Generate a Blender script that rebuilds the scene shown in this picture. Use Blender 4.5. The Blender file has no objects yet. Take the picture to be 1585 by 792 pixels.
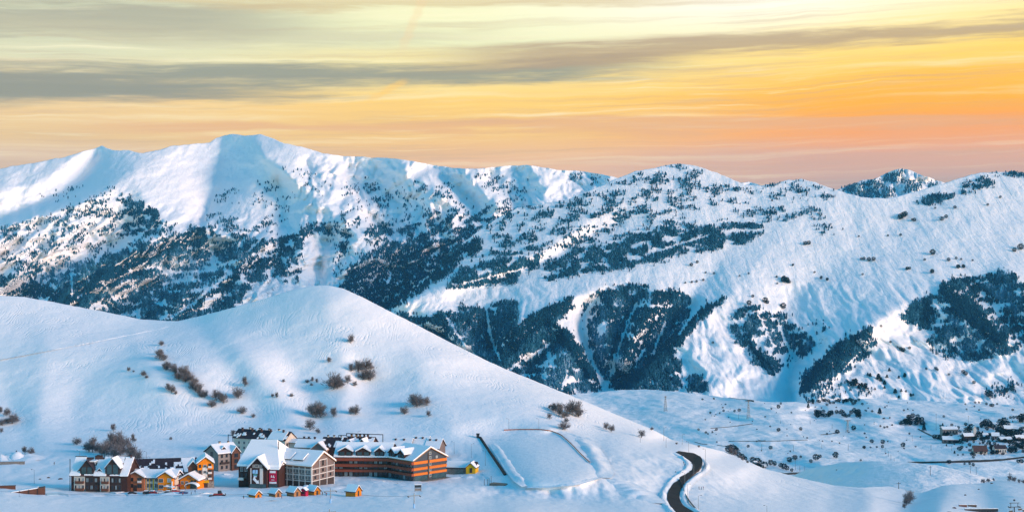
import bpy, math, random
import numpy as np
from mathutils import Vector, Matrix
R_ = math.radians
random.seed(7)
RNG = np.random.default_rng(11)
scene = bpy.context.scene
COL = scene.collection
FPX, CU, CV = 2177.0, 792.5, 396.0      # lens in pixels of a 1585 px wide view, eye level at half height

# ------------------------------------------------------------------ camera
cam = bpy.data.cameras.new('camera')
cam.sensor_width = 36.0
cam.lens = 36.0 * FPX / 1585.0
cam.clip_start, cam.clip_end = 1.0, 60000.0
cam_ob = bpy.data.objects.new('camera', cam)
cam_ob.rotation_euler = (R_(90), 0, 0)
COL.objects.link(cam_ob)
scene.camera = cam_ob

# ------------------------------------------------------------------ light and sky
EXPO = 0.95
SUN_AZ, SUN_EL = R_(114), R_(14)         # clockwise from straight ahead
SKY_STRENGTH = 0.15
scene.view_settings.view_transform = 'Standard'
scene.view_settings.look = 'None'
scene.view_settings.exposure = EXPO
scene.view_settings.gamma = 1.0
scene.view_settings.use_curve_mapping = False
scene.cycles.use_denoising = True
scene.cycles.max_bounces = 6
scene.cycles.diffuse_bounces = 3
scene.cycles.volume_bounces = 0

sun = bpy.data.lights.new('sun', 'SUN')
sun.energy = 2.15
sun.angle = R_(22)
sun.color = (1.0, 0.62, 0.44)
sun_ob = bpy.data.objects.new('sun', sun)
sd = Vector((math.sin(SUN_AZ) * math.cos(SUN_EL), math.cos(SUN_AZ) * math.cos(SUN_EL), math.sin(SUN_EL)))
sun_ob.rotation_euler = (-sd).to_track_quat('-Z', 'Y').to_euler()
sun_ob.location = sd * 3000
COL.objects.link(sun_ob)


def lin(c, g=1.0):
    out = []
    for x in c:
        x = x / 255.0
        out.append(g * (x / 12.92 if x <= 0.04045 else ((x + 0.055) / 1.055) ** 2.4))
    return (out[0], out[1], out[2], 1.0)


class NT:
    """small helper round a node tree"""
    def __init__(self, tree):
        self.t = tree
        tree.nodes.clear()

    def n(self, kind, **kw):
        nd = self.t.nodes.new(kind)
        for k, v in kw.items():
            if k.startswith('i_'):
                nd.inputs[int(k[2:])].default_value = v
            else:
                setattr(nd, k, v)
        return nd

    def l(self, a, b):
        self.t.links.new(a, b)

    def val(self, sock, x):
        if isinstance(x, (int, float)):
            sock.default_value = x
        elif isinstance(x, tuple):
            sock.default_value = x
        else:
            self.l(x, sock)

    def m(self, op, a, b=0.0, c=0.0, clamp=False):
        nd = self.n('ShaderNodeMath', operation=op, use_clamp=clamp)
        self.val(nd.inputs[0], a); self.val(nd.inputs[1], b); self.val(nd.inputs[2], c)
        return nd.outputs[0]

    def mix(self, f, a, b):
        nd = self.n('ShaderNodeMix', data_type='RGBA')
        self.val(nd.inputs[0], f); self.val(nd.inputs[6], a); self.val(nd.inputs[7], b)
        return nd.outputs[2]

    def ramp(self, f, stops, smooth=False):
        nd = self.n('ShaderNodeValToRGB')
        cr = nd.color_ramp
        cr.interpolation = 'B_SPLINE' if smooth else 'LINEAR'
        while len(cr.elements) < len(stops):
            cr.elements.new(0.5)
        for e, (p, c) in zip(cr.elements, stops):
            e.position = p
            e.color = c if isinstance(c, tuple) else (c, c, c, 1)
        self.val(nd.inputs[0], f)
        return nd.outputs[0]

    def smooth(self, x, lo, hi):
        nd = self.n('ShaderNodeMapRange', interpolation_type='SMOOTHSTEP')
        self.val(nd.inputs[0], x); nd.inputs[1].default_value = lo; nd.inputs[2].default_value = hi
        return nd.outputs[0]

    def comb(self, x, y, z):
        nd = self.n('ShaderNodeCombineXYZ')
        self.val(nd.inputs[0], x); self.val(nd.inputs[1], y); self.val(nd.inputs[2], z)
        return nd.outputs[0]

    def noise(self, vec, scale=1.0, detail=3.0, rough=0.5, dist=0.0):
        nd = self.n('ShaderNodeTexNoise')
        self.l(vec, nd.inputs['Vector'])
        nd.inputs['Scale'].default_value = scale
        nd.inputs['Detail'].default_value = detail
        nd.inputs['Roughness'].default_value = rough
        nd.inputs['Distortion'].default_value = dist
        return nd.outputs[0]


world = bpy.data.worlds.new('World')
scene.world = world
world.use_nodes = True
w = NT(world.node_tree)
G = 1.18 / (2.0 ** EXPO)     # the air in front of the sky takes about a fifth
S = lambda *c: lin(c, G)
tc = w.n('ShaderNodeTexCoord')
sep = w.n('ShaderNodeSeparateXYZ'); w.l(tc.outputs['Generated'], sep.inputs[0])
X, Y, Z = sep.outputs
az = w.m('ARCTAN2', X, Y)
el = w.m('ARCSINE', Z)
U = w.m('DIVIDE', az, 0.349)
E = w.m('DIVIDE', el, 0.180)
# dusk glow of the sky ahead: colour by height, cooler to the west, hot to the east
E1 = w.m('SUBTRACT', E, w.m('MULTIPLY', U, 0.03))
warp = w.m('SUBTRACT', w.noise(w.comb(w.m('MULTIPLY', U, 0.9), w.m('MULTIPLY', E, 7.0), 3.1), 1.0, 4, 0.55), 0.5)
EW = w.m('ADD', E1, w.m('MULTIPLY', warp, 0.16))
k = 1 / 1.3
left = w.ramp(w.m('MULTIPLY', EW, k, clamp=True), [
    (0.0, S(205, 170, 155)), (0.28 * k, S(208, 180, 162)), (0.40 * k, S(222, 192, 162)), (0.48 * k, S(230, 196, 146)),
    (0.60 * k, S(238, 204, 150)), (0.70 * k, S(226, 205, 160)), (0.80 * k, S(216, 214, 180)), (0.92 * k, S(205, 208, 178)), (1.0, S(196, 190, 165))])
mid = w.ramp(w.m('MULTIPLY', EW, k, clamp=True), [
    (0.0, S(214, 174, 156)), (0.30 * k, S(230, 186, 158)), (0.42 * k, S(238, 190, 138)), (0.52 * k, S(243, 198, 122)),
    (0.62 * k, S(252, 208, 118)), (0.72 * k, S(246, 222, 150)), (0.84 * k, S(232, 232, 186)), (0.96 * k, S(240, 238, 190)), (1.0, S(240, 225, 175))])
right = w.ramp(w.m('MULTIPLY', EW, k, clamp=True), [
    (0.0, S(176, 154, 154)), (0.27 * k, S(192, 162, 154)), (0.37 * k, S(230, 170, 138)), (0.47 * k, S(250, 166, 94)),
    (0.55 * k, S(252, 178, 72)), (0.65 * k, S(253, 192, 84)), (0.76 * k, S(253, 214, 112)), (0.88 * k, S(254, 232, 160)), (1.0, S(255, 240, 190))])
glow = w.mix(w.smooth(U, -0.95, -0.05), left, mid)
glow = w.mix(w.smooth(U, 0.0, 0.75), glow, right)
# bright break in the cloud, high to the right
bx = w.m('DIVIDE', w.m('SUBTRACT', U, 0.50), 0.42)
by = w.m('DIVIDE', w.m('SUBTRACT', EW, 1.0), 0.15)
brk = w.m('POWER', 2.718, w.m('MULTIPLY', -1.0, w.m('ADD', w.m('MULTIPLY', bx, bx), w.m('MULTIPLY', by, by))))
glow = w.mix(w.m('MULTIPLY', brk, 0.95), glow, S(255, 252, 236))
# thin streaks, gently bent
E2 = w.m('ADD', E, w.m('MULTIPLY', w.m('SUBTRACT', w.noise(w.comb(w.m('MULTIPLY', U, 3.2), w.m('MULTIPLY', E, 5.0), 51.0), 1.0, 4, 0.55), 0.5), 0.055))
st = w.noise(w.comb(w.m('MULTIPLY', U, 1.3), w.m('MULTIPLY', w.m('SUBTRACT', E2, w.m('MULTIPLY', U, 0.05)), 26.0), 8.0), 1.0, 5, 0.6, 0.3)
glow = w.mix(w.m('MULTIPLY', w.smooth(st, 0.5, 0.72), 0.38), glow, S(255, 244, 205))
glow = w.mix(w.m('MULTIPLY', w.smooth(st, 0.5, 0.32), 0.30), glow, S(196, 166, 138))
st2 = w.noise(w.comb(w.m('MULTIPLY', U, 3.0), w.m('MULTIPLY', w.m('SUBTRACT', E2, w.m('MULTIPLY', U, 0.06)), 58.0), 21.0), 1.0, 6, 0.65, 0.5)
brd = w.smooth(w.noise(w.comb(w.m('MULTIPLY', U, 1.4), w.m('MULTIPLY', E, 5.0), 41.0), 1.0, 3, 0.5), 0.42, 0.62)
glow = w.mix(w.m('MULTIPLY', w.m('MULTIPLY', w.smooth(st2, 0.50, 0.36), brd), 0.30), glow, S(190, 164, 144))
glow = w.mix(w.m('MULTIPLY', w.m('MULTIPLY', w.smooth(st2, 0.54, 0.68), brd), 0.35), glow, S(255, 246, 210))
satg = w.n('ShaderNodeHueSaturation'); w.l(glow, satg.inputs['Color']); satg.inputs['Saturation'].default_value = 1.04; glow = satg.outputs[0]


def band(e0, tilt, half, grow, col, amt, ulo, uhi, seed, edge=1.0):
    """a long cloud bar: centre height e0 + tilt*U, half thickness half + grow*U"""
    global glow
    n1 = w.noise(w.comb(w.m('MULTIPLY', U, 1.6), w.m('MULTIPLY', E, 9.0), seed), 1.0, 5, 0.6, 0.4)
    n2 = w.noise(w.comb(w.m('MULTIPLY', U, 2.2), w.m('MULTIPLY', w.m('SUBTRACT', E2, w.m('MULTIPLY', U, tilt)), 30.0), seed + 5), 1.0, 4, 0.6)
    c = w.m('ADD', e0, w.m('MULTIPLY', U, tilt))
    d = w.m('ABSOLUTE', w.m('ADD', w.m('SUBTRACT', E, c), w.m('MULTIPLY', w.m('SUBTRACT', n1, 0.5), 0.16 * edge)))
    h = w.m('MAXIMUM', w.m('ADD', half, w.m('MULTIPLY', U, grow)), 0.004)
    d = w.m('DIVIDE', d, h)
    n3 = w.noise(w.comb(w.m('MULTIPLY', U, 9.0), w.m('MULTIPLY', w.m('SUBTRACT', E2, w.m('MULTIPLY', U, tilt)), 60.0), seed + 9), 1.0, 5, 0.65, 0.5)
    d = w.m('ADD', d, w.m('MULTIPLY', w.m('SUBTRACT', n2, 0.5), 1.9))
    d = w.m('ADD', d, w.m('MULTIPLY', w.m('SUBTRACT', n3, 0.5), 0.9))
    f = w.smooth(d, 1.35, 0.15)
    f = w.m('MULTIPLY', f, amt)
    f = w.m('MULTIPLY', f, w.smooth(U, ulo - 0.3, ulo + 0.1))
    f = w.m('MULTIPLY', f, w.smooth(U, uhi + 0.3, uhi - 0.1))
    glow = w.mix(f, glow, col)


band(0.715, 0.075, 0.055, -0.022, S(130, 138, 132), 0.82, -1.6, 0.15, 1.7)
band(0.775, 0.075, 0.040, 0.0, S(176, 152, 124), 0.80, 0.0, 1.5, 4.2)
band(0.635, 0.03, 0.035, 0.0, S(146, 146, 132), 0.70, -1.6, -0.62, 9.7)
band(0.93, 0.06, 0.05, -0.02, S(160, 156, 140), 0.70, -1.6, -0.55, 12.3)
band(0.86, 0.02, 0.05, 0.0, S(196, 190, 160), 0.55, -1.0, -0.2, 15.9)
band(0.50, 0.01, 0.03, 0.0, S(226, 172, 128), 0.65, -0.7, 0.9, 19.1)
band(0.985, 0.0, 0.022, 0.0, S(205, 180, 135), 0.55, -0.7, 0.25, 22.4)
band(0.345, 0.02, 0.05, 0.0, S(206, 166, 150), 0.45, 0.35, 1.6, 26.6)
# orange scrap of contrail
def scrap(u0, e0, u1, e1, half, col, amt):
    global glow
    du, de = u1 - u0, e1 - e0
    L2 = du * du + de * de
    t = w.m('DIVIDE', w.m('ADD', w.m('MULTIPLY', w.m('SUBTRACT', U, u0), du), w.m('MULTIPLY', w.m('SUBTRACT', E, e0), de)), L2)
    nn = w.m('MULTIPLY', w.m('SUBTRACT', w.noise(w.comb(w.m('MULTIPLY', U, 30.0), w.m('MULTIPLY', E, 30.0), 0.0), 1.0, 3), 0.5), half * 1.5)
    d = w.m('ABSOLUTE', w.m('ADD', nn, w.m('DIVIDE', w.m('SUBTRACT', w.m('MULTIPLY', w.m('SUBTRACT', U, u0), de), w.m('MULTIPLY', w.m('SUBTRACT', E, e0), du)), math.sqrt(L2))))
    f = w.m('MULTIPLY', w.smooth(d, half, half * 0.25), w.m('MULTIPLY', w.smooth(t, -0.12, 0.25), w.smooth(t, 1.1, 0.8)))
    glow = w.mix(w.m('MULTIPLY', f, amt), glow, col)
scrap(-0.292, 0.605, -0.215, 0.69, 0.016, S(250, 200, 104), 0.55)
scrap(-0.225, 0.80, -0.175, 1.03, 0.014, S(240, 200, 150), 0.28)
sky = w.n('ShaderNodeTexSky', sky_type='NISHITA', sun_disc=False, sun_elevation=SUN_EL, sun_rotation=SUN_AZ, altitude=2000.0, air_density=1.2, dust_density=0.6, ozone_density=1.5)
bluesky = w.n('ShaderNodeVectorMath', operation='SCALE'); w.l(sky.outputs[0], bluesky.inputs[0]); bluesky.inputs[3].default_value = SKY_STRENGTH
front = w.m('MULTIPLY', w.smooth(el, 0.55, 0.24), w.smooth(w.m('ABSOLUTE', az), 1.35, 0.55))
hsv = w.n('ShaderNodeHueSaturation'); w.l(bluesky.outputs[0], hsv.inputs['Color']); hsv.inputs['Saturation'].default_value = 1.55; hsv.inputs['Hue'].default_value = 0.482
col = w.mix(front, hsv.outputs[0], glow)
bg = w.n('ShaderNodeBackground'); w.l(col, bg.inputs[0]); bg.inputs[1].default_value = 1.0
wo = w.n('ShaderNodeOutputWorld'); w.l(bg.outputs[0], wo.inputs[0])
world.cycles.sampling_method = 'MANUAL'
world.cycles.sample_map_resolution = 1024


# ------------------------------------------------------------------ materials
def mat(name, base, rough=0.7, spec=0.3, metal=0.0, var=0.0, scale=1.0, bump=0.0):
    """base colour (linear) with a little procedural variation"""
    m = bpy.data.materials.new(name); m.use_nodes = True
    t = NT(m.node_tree)
    p = t.n('ShaderNodeBsdfPrincipled'); o = t.n('ShaderNodeOutputMaterial'); t.l(p.outputs[0], o.inputs[0])
    p.inputs['Roughness'].default_value = rough
    p.inputs['Specular IOR Level'].default_value = spec
    p.inputs['Metallic'].default_value = metal
    g = t.n('ShaderNodeTexCoord').outputs['Object']
    nz = t.noise(g, scale, 4, 0.6)
    a = tuple(max(0.0, c * (1 - var)) for c in base) + (1,)
    b = tuple(min(1.0, c * (1 + var)) for c in base) + (1,)
    t.l(t.ramp(nz, [(0.3, a), (0.7, b)]), p.inputs['Base Color'])
    if bump:
        bp = t.n('ShaderNodeBump'); bp.inputs['Strength'].default_value = bump; bp.inputs['Distance'].default_value = 0.3
        t.l(nz, bp.inputs['Height']); t.l(bp.outputs[0], p.inputs['Normal'])
    return m


def plank_mat(name, base, step=0.18, axis=2, var=0.2, rough=0.7):
    """boards: narrow darker joints across one axis of the object"""
    m = bpy.data.materials.new(name); m.use_nodes = True
    t = NT(m.node_tree)
    p = t.n('ShaderNodeBsdfPrincipled'); o = t.n('ShaderNodeOutputMaterial'); t.l(p.outputs[0], o.inputs[0])
    p.inputs['Roughness'].default_value = rough; p.inputs['Specular IOR Level'].default_value = 0.25
    g = t.n('ShaderNodeTexCoord').outputs['Object']
    s = t.n('ShaderNodeSeparateXYZ'); t.l(g, s.inputs[0])
    x = t.m('DIVIDE', s.outputs[axis], step)
    fr = t.m('FRACT', x)
    cell = t.n('ShaderNodeTexWhiteNoise', noise_dimensions='1D'); t.l(t.m('FLOOR', x), cell.inputs['W'])
    nz = t.noise(g, 0.5, 4, 0.6)
    f = t.m('ADD', t.m('MULTIPLY', cell.outputs[0], 0.6), t.m('MULTIPLY', nz, 0.4))
    a = tuple(c * (1 - var) for c in base) + (1,); b = tuple(min(1, c * (1 + var)) for c in base) + (1,)
    c = t.ramp(f, [(0.2, a), (0.8, b)])
    c = t.mix(t.m('MULTIPLY', t.m('LESS_THAN', fr, 0.12), 0.6), c, tuple(v * 0.4 for v in base) + (1,))
    t.l(c, p.inputs['Base Color'])
    return m


def snow_mat(name, kind):
    m = bpy.data.materials.new(name); m.use_nodes = True
    t = NT(m.node_tree)
    p = t.n('ShaderNodeBsdfPrincipled'); o = t.n('ShaderNodeOutputMaterial'); t.l(p.outputs[0], o.inputs[0])
    p.inputs['Roughness'].default_value = 0.65
    p.inputs['Specular IOR Level'].default_value = 0.12
    pos = t.n('ShaderNodeNewGeometry').outputs['Position']
    c = (0.86, 0.87, 0.885, 1)
    h = None
    if kind == 'near':
        # ski tracks: warped bands running down the slope, wind crust and lumps
        s = t.n('ShaderNodeSeparateXYZ'); t.l(pos, s.inputs[0])
        w1 = t.noise(t.comb(t.m('MULTIPLY', s.outputs[0], 0.02), t.m('MULTIPLY', s.outputs[1], 0.012), 0.0), 1.0, 3, 0.6)
        w2 = t.noise(t.comb(t.m('MULTIPLY', s.outputs[0], 0.05), t.m('MULTIPLY', s.outputs[1], 0.05), 5.0), 1.0, 2, 0.5)
        ph = t.m('ADD', t.m('MULTIPLY', s.outputs[0], 1.1), t.m('ADD', t.m('MULTIPLY', w1, 52.0), t.m('MULTIPLY', w2, 9.0)))
        ln = t.m('POWER', t.m('ABSOLUTE', t.m('SINE', ph)), 7.0)
        ph2 = t.m('ADD', t.m('MULTIPLY', s.outputs[1], 0.20), t.m('ADD', t.m('MULTIPLY', s.outputs[0], -0.55), t.m('MULTIPLY', w2, 36.0)))
        ln2 = t.m('POWER', t.m('ABSOLUTE', t.m('SINE', ph2)), 9.0)
        msk = t.smooth(t.noise(pos, 0.016, 3), 0.47, 0.66)
        msk2 = t.smooth(t.noise(pos, 0.021, 3), 0.48, 0.66)
        tr = t.m('MULTIPLY', t.m('ADD', t.m('MULTIPLY', ln, msk), t.m('MULTIPLY', ln2, msk2)), t.m('MULTIPLY', t.smooth(s.outputs[1], 840.0, 930.0), t.smooth(t.noise(pos, 0.06, 3, 0.6), 0.40, 0.62)))
        nz = t.noise(pos, 0.18, 5, 0.6)
        h = t.m('ADD', t.m('MULTIPLY', tr, -0.17), t.m('MULTIPLY', nz, 0.55))
        dist = 1.0
    elif kind == 'valley':
        h = t.m('MULTIPLY', t.noise(pos, 0.02, 6, 0.6), 9.0); dist = 1.0
    else:
        s = t.n('ShaderNodeSeparateXYZ'); t.l(pos, s.inputs[0])
        fl = t.noise(t.comb(t.m('MULTIPLY', s.outputs[0], 0.030), t.m('MULTIPLY', s.outputs[1], 0.006), t.m('MULTIPLY', s.outputs[2], 0.006)), 1.0, 5, 0.65, 0.6)
        h = t.m('ADD', t.m('MULTIPLY', t.noise(pos, 0.008, 8, 0.62), 7.0), t.m('ADD', t.m('MULTIPLY', t.noise(pos, 0.05, 4, 0.6), 3.0), t.m('MULTIPLY', fl, 5.0))); dist = 1.0
    if kind == 'mountain':
        at = t.n('ShaderNodeAttribute', attribute_name='rock')
        nr = t.noise(pos, 0.03, 6, 0.7)
        nr2 = t.noise(pos, 0.10, 5, 0.75)
        f = t.smooth(t.m('ADD', t.m('ADD', at.outputs['Fac'], t.m('MULTIPLY', t.m('SUBTRACT', nr, 0.5), 1.0)), t.m('MULTIPLY', t.m('SUBTRACT', nr2, 0.5), 2.2)), 0.62, 0.80)
        rk = t.ramp(nr2, [(0.35, (0.09, 0.095, 0.105, 1)), (0.7, (0.26, 0.25, 0.25, 1))])
        t.l(t.mix(f, c, rk), p.inputs['Base Color'])
    else:
        p.inputs['Base Color'].default_value = c
    bp = t.n('ShaderNodeBump'); bp.inputs['Strength'].default_value = 1.0; bp.inputs['Distance'].default_value = dist
    t.l(h, bp.inputs['Height']); t.l(bp.outputs[0], p.inputs['Normal'])
    return m


def wood_mat(name):
    """bare crowns, some white with rime, shaded spur flanks painted darker"""
    m = bpy.data.materials.new(name); m.use_nodes = True
    t = NT(m.node_tree)
    p = t.n('ShaderNodeBsdfPrincipled'); o = t.n('ShaderNodeOutputMaterial'); t.l(p.outputs[0], o.inputs[0])
    p.inputs['Roughness'].default_value = 0.95; p.inputs['Specular IOR Level'].default_value = 0.05
    at = t.n('ShaderNodeAttribute', attribute_name='frost_shade')
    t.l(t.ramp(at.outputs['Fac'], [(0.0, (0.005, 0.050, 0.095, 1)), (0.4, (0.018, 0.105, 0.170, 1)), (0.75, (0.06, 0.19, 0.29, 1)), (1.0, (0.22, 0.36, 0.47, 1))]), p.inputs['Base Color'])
    return m


M = {}
M['snow_near'] = snow_mat('snow_near', 'near')
M['snow_valley'] = snow_mat('snow_valley', 'valley')
M['snow_mountain'] = snow_mat('snow_mountain', 'mountain')
M['snow'] = mat('roof_snow', (0.85, 0.86, 0.88), 0.65, 0.12, 0, 0.015, 0.6, 0.25)
M['forest'] = wood_mat('winter_wood')
M['bark'] = mat('bark', (0.085, 0.074, 0.070), 0.9, 0.1, 0, 0.3, 2.0)
M['twig'] = mat('twigs', (0.165, 0.158, 0.165), 0.9, 0.05, 0, 0.35, 0.8)
M['conifer'] = mat('conifer', (0.008, 0.032, 0.048), 0.95, 0.05, 0, 0.4, 0.3)


# ------------------------------------------------------------------ object helpers
def tag(o, label=None, cat=None, group=None, kind=None):
    if label: o['label'] = label
    if cat: o['category'] = cat
    if group: o['group'] = group
    if kind: o['kind'] = kind
    return o


def empty(name, loc, rz=0.0, label=None, cat=None, group=None):
    o = bpy.data.objects.new(name, None)
    o.empty_display_size = 1.0
    o.location = loc; o.rotation_euler = (0, 0, rz)
    COL.objects.link(o)
    return tag(o, label, cat, group)


def link(name, me, parent=None, loc=(0, 0, 0), rz=0.0):
    o = bpy.data.objects.new(name, me)
    COL.objects.link(o)
    if parent is not None: o.parent = parent
    o.location = loc; o.rotation_euler = (0, 0, rz)
    return o


def np_mesh(name, verts, faces, mats, smooth=True, midx=None):
    """verts n x 3, faces m x k (all the same k)"""
    me = bpy.data.meshes.new(name)
    nv, nf, kk = len(verts), len(faces), faces.shape[1]
    me.vertices.add(nv); me.vertices.foreach_set('co', np.ascontiguousarray(verts, dtype=np.float32).ravel())
    me.loops.add(nf * kk); me.loops.foreach_set('vertex_index', np.ascontiguousarray(faces, dtype=np.int32).ravel())
    me.polygons.add(nf); me.polygons.foreach_set('loop_start', np.arange(0, nf * kk, kk, dtype=np.int32))
    try:
        me.polygons.foreach_set('loop_total', np.full(nf, kk, dtype=np.int32))
    except Exception:
        pass
    for m in (mats if isinstance(mats, list) else [mats]): me.materials.append(m)
    if midx is not None: me.polygons.foreach_set('material_index', np.ascontiguousarray(midx, dtype=np.int32))
    me.polygons.foreach_set('use_smooth', np.full(nf, smooth, dtype=bool))
    me.update(calc_edges=True)
    me.validate()
    return me


class MB:
    """collects shapes, builds ONE mesh"""
    def __init__(self):
        self.v, self.f, self.mi, self.cur = [], [], [], 0

    def add(self, vs, fs):
        b = len(self.v)
        self.v += [tuple(x) for x in vs]
        for f in fs:
            self.f.append(tuple(b + i for i in f)); self.mi.append(self.cur)
        return self

    def box(self, x0, x1, y0, y1, z0, z1):
        return self.add([(x0, y0, z0), (x1, y0, z0), (x1, y1, z0), (x0, y1, z0), (x0, y0, z1), (x1, y0, z1), (x1, y1, z1), (x0, y1, z1)],
                        [(0, 3, 2, 1), (4, 5, 6, 7), (0, 1, 5, 4), (1, 2, 6, 5), (2, 3, 7, 6), (3, 0, 4, 7)])

    def prism(self, prof, a0, a1, axis):
        """closed profile extruded along 'x' (profile = y,z) or 'y' (profile = x,z)"""
        n = len(prof)
        if axis == 'x':
            vs = [(a0, p, q) for p, q in prof] + [(a1, p, q) for p, q in prof]
        else:
            vs = [(p, a0, q) for p, q in prof] + [(p, a1, q) for p, q in prof]
        fs = [(i, (i + 1) % n, n + (i + 1) % n, n + i) for i in range(n)] + [tuple(range(n - 1, -1, -1)), tuple(range(n, 2 * n))]
        return self.add(vs, fs)

    def tube(self, a, b, r0, r1=None, n=6):
        r1 = r0 if r1 is None else r1
        a, b = Vector(a), Vector(b)
        d = (b - a).normalized()
        s = d.cross(Vector((0, 0, 1)))
        s = s.normalized() if s.length > 1e-4 else Vector((1, 0, 0))
        t = d.cross(s)
        vs = []
        for c, r in ((a, r0), (b, r1)):
            for i in range(n):
                q = 2 * math.pi * i / n
                vs.append(c + s * (r * math.cos(q)) + t * (r * math.sin(q)))
        fs = [(i, (i + 1) % n, n + (i + 1) % n, n + i) for i in range(n)] + [tuple(range(n - 1, -1, -1)), tuple(range(n, 2 * n))]
        return self.add(vs, fs)

    def mesh(self, name, mats, smooth=False):
        me = bpy.data.meshes.new(name)
        me.from_pydata(self.v, [], self.f)
        for m in (mats if isinstance(mats, list) else [mats]): me.materials.append(m)
        me.polygons.foreach_set('material_index', self.mi)
        if smooth: me.polygons.foreach_set('use_smooth', [True] * len(self.f))
        me.update()
        import bmesh
        bm = bmesh.new(); bm.from_mesh(me); bmesh.ops.recalc_face_normals(bm, faces=bm.faces); bm.to_mesh(me); bm.free()
        return me

    def build(self, name, mats, parent=None, loc=(0, 0, 0), rz=0.0, smooth=False):
        return link(name, self.mesh(name, mats, smooth), parent, loc, rz)


# ------------------------------------------------------------------ noise and field helpers (numpy)
def _hash(ix, iy, seed):
    h = (ix.astype(np.int64) * 374761393 + iy.astype(np.int64) * 668265263 + seed * 974634777) & 0xffffffff
    h = ((h ^ (h >> 13)) * 1274126177) & 0xffffffff
    return ((h ^ (h >> 16)) & 0xffffff) / float(0xffffff)


def pnoise(x, y, seed=0):
    x, y = np.asarray(x, float), np.asarray(y, float)
    ix, iy = np.floor(x).astype(np.int64), np.floor(y).astype(np.int64)
    fx, fy = x - ix, y - iy
    ux, uy = fx * fx * fx * (fx * (fx * 6 - 15) + 10), fy * fy * fy * (fy * (fy * 6 - 15) + 10)
    def g(i, j):
        a = _hash(ix + i, iy + j, seed) * 2 * np.pi
        return np.cos(a) * (fx - i) + np.sin(a) * (fy - j)
    a, b, c, d = g(0, 0), g(1, 0), g(0, 1), g(1, 1)
    return 1.4 * ((a * (1 - ux) + b * ux) * (1 - uy) + (c * (1 - ux) + d * ux) * uy)


def fbm(x, y, octv=4, seed=0, gain=0.5, ridged=False):
    s, a = 0.0, 1.0
    for o in range(octv):
        n = pnoise(x * 2 ** o, y * 2 ** o, seed + o * 17)
        s = s + a * ((1 - 2 * np.abs(n)) if ridged else n)
        a *= gain
    return s


def in_poly(u, v, poly):
    u, v = np.asarray(u, float), np.asarray(v, float)
    c = np.zeros(u.shape, bool)
    n = len(poly)
    for i in range(n):
        (x0, y0), (x1, y1) = poly[i], poly[(i + 1) % n]
        if y0 == y1: continue
        k = ((y0 > v) != (y1 > v)) & (u < (x1 - x0) * (v - y0) / (y1 - y0) + x0)
        c ^= k
    return c


def crease_field(u0, u1, v0, v1, cell, lines, screen=0.0, blur=1):
    """heights given on ridge and gully lines, spread between them like a stretched skin: straight flanks, sharp crests"""
    nu, nv = int((u1 - u0) / cell) + 1, int((v1 - v0) / cell) + 1
    val = np.zeros((nv, nu)); cnt = np.zeros((nv, nu))
    for ln in lines:
        for (a, b) in zip(ln[:-1], ln[1:]):
            n = int(max(abs(a[0] - b[0]), abs(a[1] - b[1])) / cell * 1.5) + 2
            for t in np.linspace(0, 1, n):
                uu, vv, dd = (a[i] + (b[i] - a[i]) * t for i in range(3))
                i, j = int(round((vv - v0) / cell)), int(round((uu - u0) / cell))
                if 0 <= i < nv and 0 <= j < nu:
                    val[i, j] += dd; cnt[i, j] += 1
    fixed = cnt > 0
    val[fixed] /= cnt[fixed]
    levels = [(val, fixed)]
    while min(levels[-1][0].shape) > 12:
        a, fx = levels[-1]
        h, wd = a.shape
        H2, W2 = (h + 1) // 2, (wd + 1) // 2
        pa = np.zeros((H2 * 2, W2 * 2)); pf = np.zeros((H2 * 2, W2 * 2))
        pa[:h, :wd] = a * fx; pf[:h, :wd] = fx
        sa = pa.reshape(H2, 2, W2, 2).sum((1, 3)); sf = pf.reshape(H2, 2, W2, 2).sum((1, 3))
        levels.append((np.where(sf > 0, sa / np.maximum(sf, 1), 0), sf > 0))
    x = None
    for lv in range(len(levels) - 1, -1, -1):
        a, fx = levels[lv]
        h, wd = a.shape
        if x is None: x = np.zeros((h, wd))
        else: x = np.repeat(np.repeat(x, 2, 0), 2, 1)[:h, :wd]
        sc = screen * 4 ** lv
        for it in range(160):
            p = np.pad(x, 1, mode='edge')
            x = (p[:-2, 1:-1] + p[2:, 1:-1] + p[1:-1, :-2] + p[1:-1, 2:]) / (4 + sc)
            x = np.where(fx, a, x)
    for _ in range(blur):
        p = np.pad(x, 1, mode='edge')
        x = (p[:-2, 1:-1] + p[2:, 1:-1] + p[1:-1, :-2] + p[1:-1, 2:] + 2 * x) / 6

    def f(u, v):
        fu = np.clip((np.asarray(u, float) - u0) / cell, 0, nu - 1.001); fv = np.clip((np.asarray(v, float) - v0) / cell, 0, nv - 1.001)
        i, j = fv.astype(int), fu.astype(int)
        a, b = fv - i, fu - j
        return (x[i, j] * (1 - b) + x[i, j + 1] * b) * (1 - a) + (x[i + 1, j] * (1 - b) + x[i + 1, j + 1] * b) * a
    return f


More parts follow.
